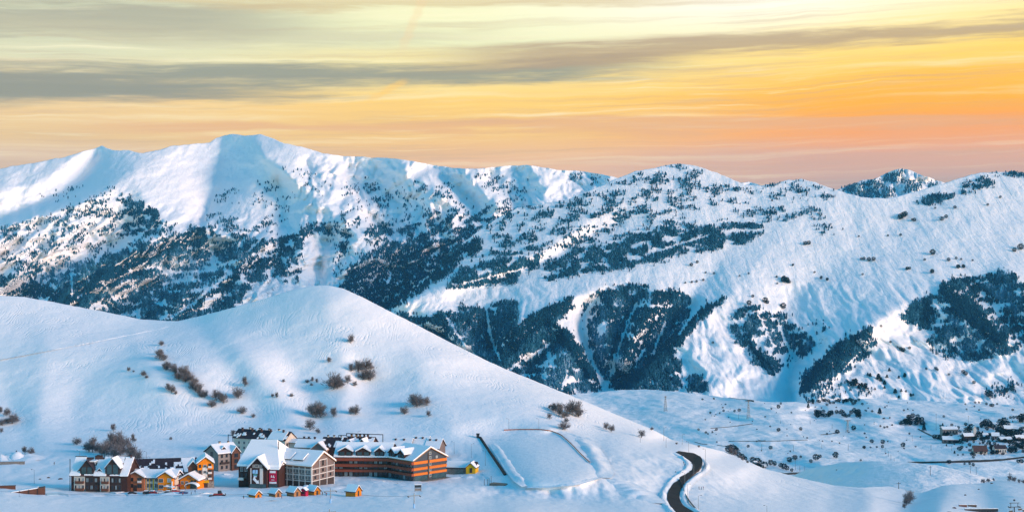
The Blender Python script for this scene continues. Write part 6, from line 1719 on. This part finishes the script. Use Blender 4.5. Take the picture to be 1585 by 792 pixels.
q3 = lift_pylon(510, 802, 787, 'lift pylon top cut off by the picture bottom')
p = near.at(1570, 800); s = mpp(p)
o = empty('lift_pylon', p, R_(8), 'dark T-shaped lift pylon with double crossarm and wheel at the bottom corner', 'lift pylon', 'ski lift pylons')
hT = 25 * s
MB().tube((0, 0, -2), (0, 0, hT - 3), 0.30, 0.26, 8).build('mast', M['dark_metal'], o)
MB().box(-2.6, 2.6, -.15, .15, hT - 3.0, hT - 2.7).build('crossarm', M['dark_metal'], o)
MB().box(-2.6, 2.6, -.12, .12, hT - 1.0, hT - 0.75).build('crossarm', M['dark_metal'], o)
MB().box(-1.95, -1.75, -.1, .1, hT - 2.7, hT - 1.0).box(1.75, 1.95, -.1, .1, hT - 2.7, hT - 1.0).build('frame_post', M['dark_metal'], o)
for sx in (-1, 1): MB().box(sx * 2.6 - .2, sx * 2.6 + .2, -1.2, 1.2, hT - 3.1, hT - 2.65).build('sheave_train', M['dark_metal'], o)
MB().tube((-.35, 0, hT + .5), (.35, 0, hT + .5), .45, .45, 10).build('wheel', M['dark_metal'], o)

def cable(a, b, sag, label, r=0.035, group='lift cables'):
    n = 14; mb = MB(); a, b = Vector(a), Vector(b)
    P = [a.lerp(b, t / n) - Vector((0, 0, sag * 4 * (t / n) * (1 - t / n))) for t in range(n + 1)]
    for i in range(n): mb.tube(P[i], P[i + 1], r, r, 4)
    o = mb.build('lift_cable', M['dark_metal'])
    return tag(o, label, 'cable', group)
za = near.at(-60, 745); zb = near.at(30, 775)
a0 = Vector((za.x, za.y, za.z + 9)); 
pyA, hA = q1[1], q1[2]
def chair(u, vtop, d, label):
    s = d / FPX
    c = Vector(((u - CU) * s, d, (CV - vtop) * s))
    o = empty('lift_chair', c, R_(25), label, 'lift chair', 'hanging lift chairs')
    MB().tube((0, 0, 0), (0, 0.1, -1.6), .05, .05, 6).build('hanger', M['metal'], o)
    fr_ = MB()
    for sx in (-1, 1):
        fr_.tube((0, .1, -1.6), (sx * 1.2, .1, -1.9), .05, .05, 5).tube((sx * 1.2, .1, -1.9), (sx * 1.25, .15, -3.3), .05, .05, 5).tube((sx * 1.25, .15, -3.3), (sx * 1.1, -.4, -3.55), .05, .05, 5)
    fr_.build('frame', M['metal'], o)
    MB().box(-1.2, 1.2, -.45, .12, -3.5, -3.4).build('seat', M['dark_metal'], o)
    MB().box(-1.2, 1.2, .1, .2, -3.4, -2.75).build('backrest', M['dark_metal'], o)
    return c
c1 = chair(30, 762, 640, 'empty lift chair hanging over the snow below the wooden ramp')
cable(c1 + Vector((-30, -25, 8.5)), c1, 0.3, 'thin lift cable running down from the picture edge to the hanging chair')
cable(c1, Vector((pyA.x - 2.3, pyA.y, pyA.z + hA - 1.3)), 1.5, 'thin lift cable between the hanging chair and the nearer pylon')
cable(Vector((pyA.x + 2.3, pyA.y, pyA.z + hA - 1.3)), Vector((q2[1].x - 2.3, q2[1].y, q2[1].z + q2[2] - 1.3)), 1.0, 'thin lift cable between the two pylons with blue pads')
pc = near.at(1570, 800)
for u, vt, dd, lb in ((1565, 781, pc.y + 6, 'dark lift chair hanging beside the mast of the corner pylon'), (1579, 778, pc.y + 14, 'dark lift chair just past the crossarm of the corner pylon'), (1586, 780, pc.y + 9, 'dark lift chair half cut by the picture edge by the corner pylon')):
    chair(u, vt, dd, lb)

# ------------------------------------------------------------------ fences, strip, deck, ramp
def net_fence(pts, n, h, m, label, step=4):
    q = resample(pts, n); P = [near.at(*x) for x in q]
    o = empty('fence', P[0], 0, label, 'fence')
    R0 = P[0]
    mb = MB(); vs = []
    for i in range(n):
        d = P[min(i + 1, n - 1)] - P[max(i - 1, 0)]; d.z = 0
        w_ = Vector((-d.y, d.x, 0)).normalized() * 0.03
        g = P[i] - R0
        vs += [g - w_ + Vector((0, 0, .12)), g + w_ + Vector((0, 0, .12)), g + w_ + Vector((0, 0, h)), g - w_ + Vector((0, 0, h))]
    fs = []
    for i in range(n - 1):
        for j in range(4): fs.append((i * 4 + j, i * 4 + (j + 1) % 4, (i + 1) * 4 + (j + 1) % 4, (i + 1) * 4 + j))
    mb.add(vs, fs).build('net', M[m], o)
    pm = MB().tube((0, 0, -.5), (0, 0, h + .25), .06, .05, 5).mesh('post', M['old_wood'])
    for i in range(0, n, step): link('post', pm, o, P[i] - R0)
net_fence([(780, 666), (805, 665), (835, 665), (852, 667), (868, 673), (884, 687), (899, 703), (913, 716)], 73, 0.8, 'red_net', 'red netting fence curving round the far edge of the flat snow field')
net_fence([(1052, 742), (1056, 752), (1060, 765), (1068, 778), (1078, 790)], 33, 1.1, 'old_wood', 'thin wooden rail fence outside the lowest road bend', 4)

# the black strip is a covered belt with a hut at its head
q = resample([(743, 677), (755, 695), (768, 714), (782, 735)], 24); P = [near.at(*x) for x in q]
o = empty('conveyor', P[0], 0, 'long straight black belt strip running down the edge of the flat snow field', 'conveyor')
vs = []
for i in range(24):
    d = P[min(i + 1, 23)] - P[max(i - 1, 0)]; d.z = 0
    w_ = Vector((-d.y, d.x, 0)).normalized() * 0.65
    g = P[i] - P[0]
    vs += [g - w_ + Vector((0, 0, -.5)), g - w_ + Vector((0, 0, .75)), g + w_ + Vector((0, 0, .75)), g + w_ + Vector((0, 0, -.5))]
fs = [(i * 4 + j, i * 4 + j + 1, (i + 1) * 4 + j + 1, (i + 1) * 4 + j) for i in range(23) for j in range(3)] + [(0, 1, 2, 3), (92, 93, 94, 95)]
MB().add(vs, fs).build('belt', M['rubber'], o)
hd = MB().box(-2.2, -.4, -1, 1, -.5, 2.2).build('head_box', M['dark_metal'], o)
MB().prism([(-1.2, 2.2), (1.2, 2.2), (0, 2.8)], -2.4, -.2, 'x').build('lid', M['rubber'], hd)

p = near.at(782, 751); s = mpp(p)
o = empty('deck', p, R_(-28), 'weathered wooden deck with tall posts sticking out of the snow', 'deck')
MB().box(-9, 0, 0, 4.2, -2, 0.5).build('platform', M['old_wood'], o)
for x, y, h in ((-9.5, .3, 3.2), (-10.7, .8, 2.4), (-8.9, 1.4, 4.2), (-12.2, .2, 2.4)): MB().tube((x, y, -1), (x, y, h), .14, .12, 6).build('post', M['dark_wood'], o)

p = near.at(69, 765); s = mpp(p)
o = empty('ramp', p, R_(14), 'brown timber ramp walled with planks beside the lodge', 'ramp')
MB().add([(-17, 0, -2), (0, 0, -2), (0, 0, 3.4), (-17, 0, 1.2), (-17, 4.5, -2), (0, 4.5, -2), (0, 4.5, 3.4), (-17, 4.5, 1.2)], [(0, 1, 2, 3), (4, 7, 6, 5), (3, 2, 6, 7), (1, 5, 6, 2), (0, 3, 7, 4)]).build('plank_wall', M['brown_wood'], o)
apr = MB().add([(-17, -.2, 1.25), (-3, -.2, 3.1), (-3, 4.4, 3.1), (-17, 4.4, 1.25), (-17, -.2, 1.6), (-3, -.2, 3.5), (-3, 4.4, 3.5), (-17, 4.4, 1.6)], [(0, 3, 2, 1), (4, 5, 6, 7), (0, 1, 5, 4), (1, 2, 6, 5), (2, 3, 7, 6), (3, 0, 4, 7)]).build('snow_cover', M['snow'], o)
for x in (-15, -11, -7, -3): MB().box(x - .15, x + .15, -.25, -.02, -2, 1.6 + (x + 17) * .12).build('post', M['dark_wood'], o)
p = near.at(24, 757)
o = empty('retaining_wall', p, R_(10), 'short brown plank wall at the picture edge behind the ramp', 'wall')
MB().box(-10, 0, 0, .5, -2, 1.8).build('plank_wall', M['brown_wood'], o)
MB().box(-10.1, .1, -.12, .62, 1.82, 2.05).build('cap_board', M['dark_wood'], o)
p = near.at(38, 718)
o = empty('retaining_wall', p, R_(6), 'grey ledge under the ploughed snow heap', 'wall')
MB().box(-18, 0, 0, .8, -2, 1.3).build('face', M['stone'], o)
MB().box(-18.1, .1, -.1, 1.0, 1.32, 1.6).build('coping', M['grey'], o)
for i, (pts, lb) in enumerate([([(70, 757), (90, 755), (107, 756)], 'bluish iced ditch beside the lodge, upper one'), ([(72, 764), (90, 762), (106, 765)], 'bluish iced ditch beside the lodge, lower one')]):
    ribbon('ice', near, pts, [(a, b + 2.6) for a, b in pts], 14, M['ice'], 0.12, lb, 0.8, 3)

# ------------------------------------------------------------------ rocks, beams
def rock(u, v, wpx, hpx, label, land=near, m='earth'):
    p = land.at(u, v); s = mpp(p); rng = np.random.default_rng(int(u))
    V = ICO_V * (1 + rng.uniform(-.25, .25, (12, 3))) * np.array([wpx * s / 2, wpx * s / 2.6, hpx * s / 1.6])
    bm_ = np_mesh('rock', V, ICO_F, M[m], False)
    o = link('rock', bm_, None, p, rng.uniform(-.4, .4))
    md = o.modifiers.new('s', 'SUBSURF'); md.levels = md.render_levels = 1
    return tag(o, label, 'rock')
rock(1535, 748, 6, 4, 'dark boulder pair on the white slope below the crest bushes')
rock(1515, 757, 5, 3, 'small dark boulder on the smooth slope below the crest')
rock(1494, 766, 5, 4, 'slanting dark rock in the dimpled snow')
rock(62, 741, 6, 2.5, 'dark flat rock uphill of the timber ramp'); rock(75, 739, 7, 3, 'brown flat rock nearest the lodge'); rock(94, 741, 10, 4.5, 'reddish heap of earth beside the lodge end', near, 'brown_roof')
rock(1046, 730, 3, 2.5, 'black stone on the bright snow inside the road bend')
rock(1295, 727, 4, 2.4, 'tiny dark stone high on the snow dome', dome)
rock(1470, 794, 16, 6, 'dark rubble showing at the picture bottom'); rock(1477, 786, 8, 4, 'brown rubble lump above the dark rubble', near, 'brown_roof')
def beam(u, v, lpx, hpx, label, m):
    p = near.at(u, v); s = mpp(p)
    o = empty('ledge', p, R_(3), label, 'ledge')
    MB().box(0, lpx * s, 0, 1.2, -1.2, hpx * s).build('face', M[m], o)
    MB().box(-.1, lpx * s + .1, .1, 1.6, hpx * s + .02, hpx * s + .3).build('snow_cover', M['snow'], o)
beam(1485, 783, 12, 2.2, 'short rusty ledge, the farther of two in a line', 'brown_wood'); beam(1499, 783, 13, 2.2, 'short rusty ledge with ragged edge, next to the corner slope', 'earth')
beam(1494, 789, 52, 1.8, 'long dark concrete ledge half buried near the corner pylon', 'dark_metal')
p = near.at(647, 760); s = mpp(p)
o = empty('notice_board', p, R_(10), 'dark double notice board on posts below the striped hotel', 'notice board')
for z in (0.4, 1.9): MB().box(-1.6, 1.6, -.1, .1, z, z + 1.2).build('panel', M['dark_metal'] if z > 1 else M['stone'], o)
for x in (-1.5, 1.5): MB().box(x - .1, x + .1, .11, .3, -1, 3.4).build('post', M['dark_wood'], o)
MB().box(-1.9, 1.9, -.5, .5, 3.42, 3.6).build('snow_cover', M['snow'], o)

# ------------------------------------------------------------------ vehicles
def car_parts():
    body = MB().prism([(-2.1, .35), (2.1, .35), (2.15, .8), (1.25, .95), (.75, 1.02), (-1.9, 1.02), (-2.15, .8)], -.85, .85, 'y')
    cab = MB().prism([(-1.8, 1.03), (.75, 1.03), (.2, 1.5), (-1.5, 1.5)], -.74, .74, 'y')
    win = MB().prism([(-1.6, 1.08), (.55, 1.08), (.12, 1.42), (-1.42, 1.42)], -.76, -.741, 'y').prism([(-1.6, 1.08), (.55, 1.08), (.12, 1.42), (-1.42, 1.42)], .741, .76, 'y')
    wh = MB().tube((0, -.1, 0), (0, .1, 0), .33, .33, 12)
    hub = MB().tube((0, -.115, 0), (0, .115, 0), .19, .19, 10)
    sn = MB().prism([(-1.55, 1.51), (.25, 1.51), (.1, 1.72), (-1.4, 1.74)], -.7, .7, 'y')
    return body, cab, win.mesh('window_glass', M['glass']), wh.mesh('wheel', M['rubber']), hub.mesh('rim', M['metal']), sn.mesh('snow_cover', M['snow'])
_b, _c, W_, WH, HB, SN = car_parts()
for nm, c in (('car_red', (.30, .02, .02)), ('car_black', (.02, .02, .024)), ('car_white', (.6, .6, .6)), ('car_blue', (.04, .08, .2))):
    M[nm] = mat(nm + '_paint', c, 0.3, 0.5, 0, 0.05, 1)
_cm = {}
def car(u, v, rz, paint, snow, label):
    if paint not in _cm: _cm[paint] = (_b.mesh('body', M[paint]), _c.mesh('cabin', M[paint]))
    o = empty('parked_car', near.at(u, v) + Vector((0, 0, .05)), R_(rz), label, 'car', 'cars parked before the terrace')
    link('body', _cm[paint][0], o); link('cabin', _cm[paint][1], o); link('window_glass', W_, o)
    for x in (-1.35, 1.35):
        for y in (-.8, .8):
            w_ = link('wheel', WH, o, (x, y, .33)); link('rim', HB, w_)
    if snow: link('snow_cover', SN, o)
car(228, 764, 8, 'car_black', True, 'black car with snowy roof in front of the yellow strips')
car(238, 764, -10, 'car_red', True, 'red car with snowy roof below the link between the gables')
car(250, 763, 15, 'car_white', False, 'white car below the orange terrace gable')
car(262, 764, -6, 'car_black', True, 'black car with snowy roof by the white column')
car(272, 762, 20, 'car_red', True, 'red car with snowy roof before the small orange house')
car(284, 764, 4, 'car_blue', True, 'dark blue car with snowy roof below the arched porch')
car(205, 765, 0, 'car_black', False, 'black car beside the salmon gable house')

p = near.at(338, 768)
o = empty('snow_groomer', p + Vector((0, 0, .1)), R_(6), 'dark snow groomer with a front blade on the open village square', 'snow groomer')
for y in (-1.3, .4): MB().prism([(-2.4, 0.05), (2.2, 0.05), (2.7, .5), (2.3, .85), (-2.5, .85), (-2.8, .45)], y, y + .9, 'y').build('track', M['rubber'], o)
MB().prism([(-2.3, .87), (1.9, .87), (2.0, 1.4), (-2.2, 1.4)], -1.0, 1.0, 'y').build('body', M['car_red'], o)
cb = MB().prism([(-.3, 1.42), (1.6, 1.42), (1.2, 2.7), (-.2, 2.7)], -.9, .9, 'y').build('cab', M['dark_metal'], o)
MB().prism([(-.15, 1.6), (1.4, 1.6), (1.1, 2.55), (-.1, 2.55)], -.93, -.905, 'y').build('window_glass', M['glass'], cb)
MB().box(3.0, 3.25, -2.0, 2.0, .05, 1.1).box(2.5, 3.0, -.3, .3, .4, .7).build('blade', M['dark_metal'], o)
MB().box(-4.2, -2.9, -1.7, 1.7, .05, .5).build('tiller', M['dark_metal'], o)

# parasols of a snowed-in terrace
def parasol(u, v, m, label):
    o = empty('parasol', near.at(u, v), 0, label, 'parasol', 'parasols before the small orange house')
    MB().tube((0, 0, -.3), (0, 0, 2.6), .05, .05, 6).build('pole', M['metal'], o)
    n = 8; vs = [(0, 0, 3.0)] + [(1.7 * math.cos(i * 6.2832 / n), 1.7 * math.sin(i * 6.2832 / n), 2.3) for i in range(n)] + [(0, 0, 2.9)] + [(1.66 * math.cos(i * 6.2832 / n), 1.66 * math.sin(i * 6.2832 / n), 2.2) for i in range(n)]
    fs = [(0, 1 + i, 1 + (i + 1) % n) for i in range(n)] + [(n + 1, n + 2 + (i + 1) % n, n + 2 + i) for i in range(n)] + [(1 + i, n + 2 + i, n + 2 + (i + 1) % n, 1 + (i + 1) % n) for i in range(n)]
    MB().add(vs, fs).build('canopy', M[m], o)
parasol(266, 760, 'poster_white', 'open white parasol beside the red car'); parasol(276, 758, 'car_red', 'open red parasol at the corner of the small orange house'); parasol(258, 759, 'poster_white', 'open white parasol under the orange terrace gable')

# ------------------------------------------------------------------ people
def person_mesh(name, stride, arm, jacket, trousers, seed):
    J = {'pelvis': (0, 0, .95), 'waist': (0, 0, 1.12), 'chest': (0, .01, 1.34), 'neck': (0, .0, 1.50), 'chin': (0, -.02, 1.57), 'head': (0, -.01, 1.70), 'crown': (0, 0, 1.79)}
    E_ = [('pelvis', 'waist'), ('waist', 'chest'), ('chest', 'neck'), ('neck', 'chin'), ('chin', 'head'), ('head', 'crown')]
    Rr = {'pelvis': .15, 'waist': .14, 'chest': .17, 'neck': .06, 'chin': .075, 'head': .105, 'crown': .07}
    for sd_, nm in ((-1, 'l'), (1, 'r')):
        J['hip' + nm] = (sd_ * .10, 0, .90); J['knee' + nm] = (sd_ * .11, -sd_ * stride * .55 - .02, .50); J['ank' + nm] = (sd_ * .11, -sd_ * stride, .09); J['toe' + nm] = (sd_ * .12, -sd_ * stride - .18, .05)
        J['sh' + nm] = (sd_ * .20, 0, 1.42); J['el' + nm] = (sd_ * .27, sd_ * stride * .5 + .03, 1.14); J['wr' + nm] = (sd_ * .25, sd_ * stride * .8 - arm, .92 + arm * .5); J['hd' + nm] = (sd_ * .25, sd_ * stride * .9 - arm - .05, .84 + arm * .6)
        E_ += [('pelvis', 'hip' + nm), ('hip' + nm, 'knee' + nm), ('knee' + nm, 'ank' + nm), ('ank' + nm, 'toe' + nm), ('chest', 'sh' + nm), ('sh' + nm, 'el' + nm), ('el' + nm, 'wr' + nm), ('wr' + nm, 'hd' + nm)]
        Rr.update({'hip' + nm: .115, 'knee' + nm: .075, 'ank' + nm: .06, 'toe' + nm: .05, 'sh' + nm: .085, 'el' + nm: .062, 'wr' + nm: .05, 'hd' + nm: .05})
    ks = list(J)
    me = bpy.data.meshes.new('tmp'); me.from_pydata([J[k_] for k_ in ks], [(ks.index(a), ks.index(b)) for a, b in E_], [])
    o = bpy.data.objects.new('tmp', me); COL.objects.link(o)
    o.modifiers.new('k', 'SKIN'); sb = o.modifiers.new('s', 'SUBSURF'); sb.levels = sb.render_levels = 1
    for i, k_ in enumerate(ks):
        me.skin_vertices[0].data[i].radius = (Rr[k_], Rr[k_]); me.skin_vertices[0].data[i].use_root = (k_ == 'pelvis')
    bpy.context.view_layer.update()
    out = bpy.data.meshes.new_from_object(o.evaluated_get(bpy.context.evaluated_depsgraph_get()))
    bpy.data.objects.remove(o); bpy.data.meshes.remove(me)
    out.name = name
    out.materials.clear()
    for m in (jacket, trousers, 'skin', 'rubber', 'dark_metal'): out.materials.append(M[m])
    for pl in out.polygons:
        c = pl.center; z = c.z
        i = 0 if z > .92 else (1 if z > .12 else 3)
        if z > 1.54: i = 2 if (z < 1.70 and c.y < -.03) else 4
        if z < 1.0 and abs(c.x) > .2: i = 3
        pl.material_index = i; pl.use_smooth = True
    return out
M['skin'] = mat('skin', (.55, .34, .26), .6, .3)
M['ski'] = mat('ski_top', (.5, .05, .04), .4, .4)
PE = [person_mesh('body', .16, .05, 'car_black', 'car_black', 1), person_mesh('body', .05, .22, 'car_red', 'car_black', 2), person_mesh('body', .22, .1, 'car_blue', 'dark_metal', 3)]
def person(u, v, k_, rz, label, skis=False):
    p = near.at(u, v)
    o = empty('person', p + Vector((0, 0, .05)), R_(rz), label, 'person', 'people on the village snow')
    link('body', PE[k_], o)
    if skis:
        for sx in (-.13, .13): MB().box(sx - .05, sx + .05, -.9, .75, -.04, -.01).build('ski', M['ski'], o)
person(84, 719, 0, 30, 'dark clothed skier alone on the slope above the timber ramp', True)
person(296, 766, 0, 80, 'person in black walking by the arched porch')
person(302, 763, 2, -30, 'person in dark blue standing between porch and tower')
person(283, 767, 1, 10, 'person in a red jacket beside the blue car')
person(377, 772, 0, 200, 'person in black alone between groomer and stalls')
person(436, 771, 2, 120, 'person in dark blue between the two brown stalls')
person(499, 766, 0, 40, 'person in black just past the bright orange stall')
person(505, 767, 1, 150, 'person in a red jacket near the nearer lift pylon')
person(1058, 718, 0, 100, 'person in black higher up inside the road bend')
person(1060, 721, 2, 10, 'person in dark blue lower down inside the road bend')
for u, v, k_, lb in ((1082, 757, 0, 'person in black first of three crossing the bright slope outside the road'), (1085.5, 757.5, 2, 'person in dark blue between two others outside the road'), (1088.5, 757, 1, 'person in red jacket farthest from the road on the bright slope')):
    person(u, v, k_, 90, lb)
# ------------------------------------------------------------------ the air
def build_haze():
    lo = Vector((1e9, 1e9, 1e9)); hi = -lo
    for o in scene.objects:
        if o.type == 'MESH':
            for c in o.bound_box:
                p = Vector(c) + o.location if o.parent is None else Vector(c) + o.parent.location
                for i in range(3):
                    lo[i] = min(lo[i], p[i]); hi[i] = max(hi[i], p[i])
    b = MB().box(lo.x - 200, hi.x + 200, -150, hi.y + 200, lo.z - 1.0, max(hi.z, 0) + 40)
    m = bpy.data.materials.new('air'); m.use_nodes = True
    t = NT(m.node_tree)
    pv = t.n('ShaderNodeVolumePrincipled')
    pv.inputs['Color'].default_value = (0.16, 0.62, 1.0, 1)
    pv.inputs['Density'].default_value = HAZE
    pv.inputs['Anisotropy'].default_value = 0.0
    o = t.n('ShaderNodeOutputMaterial'); t.l(pv.outputs[0], o.inputs['Volume'])
    h = b.build('haze', m)
    tag(h, 'thin blue mountain air over the whole valley', kind='stuff')


HAZE = 1.8e-5
bpy.context.view_layer.update()
build_haze()
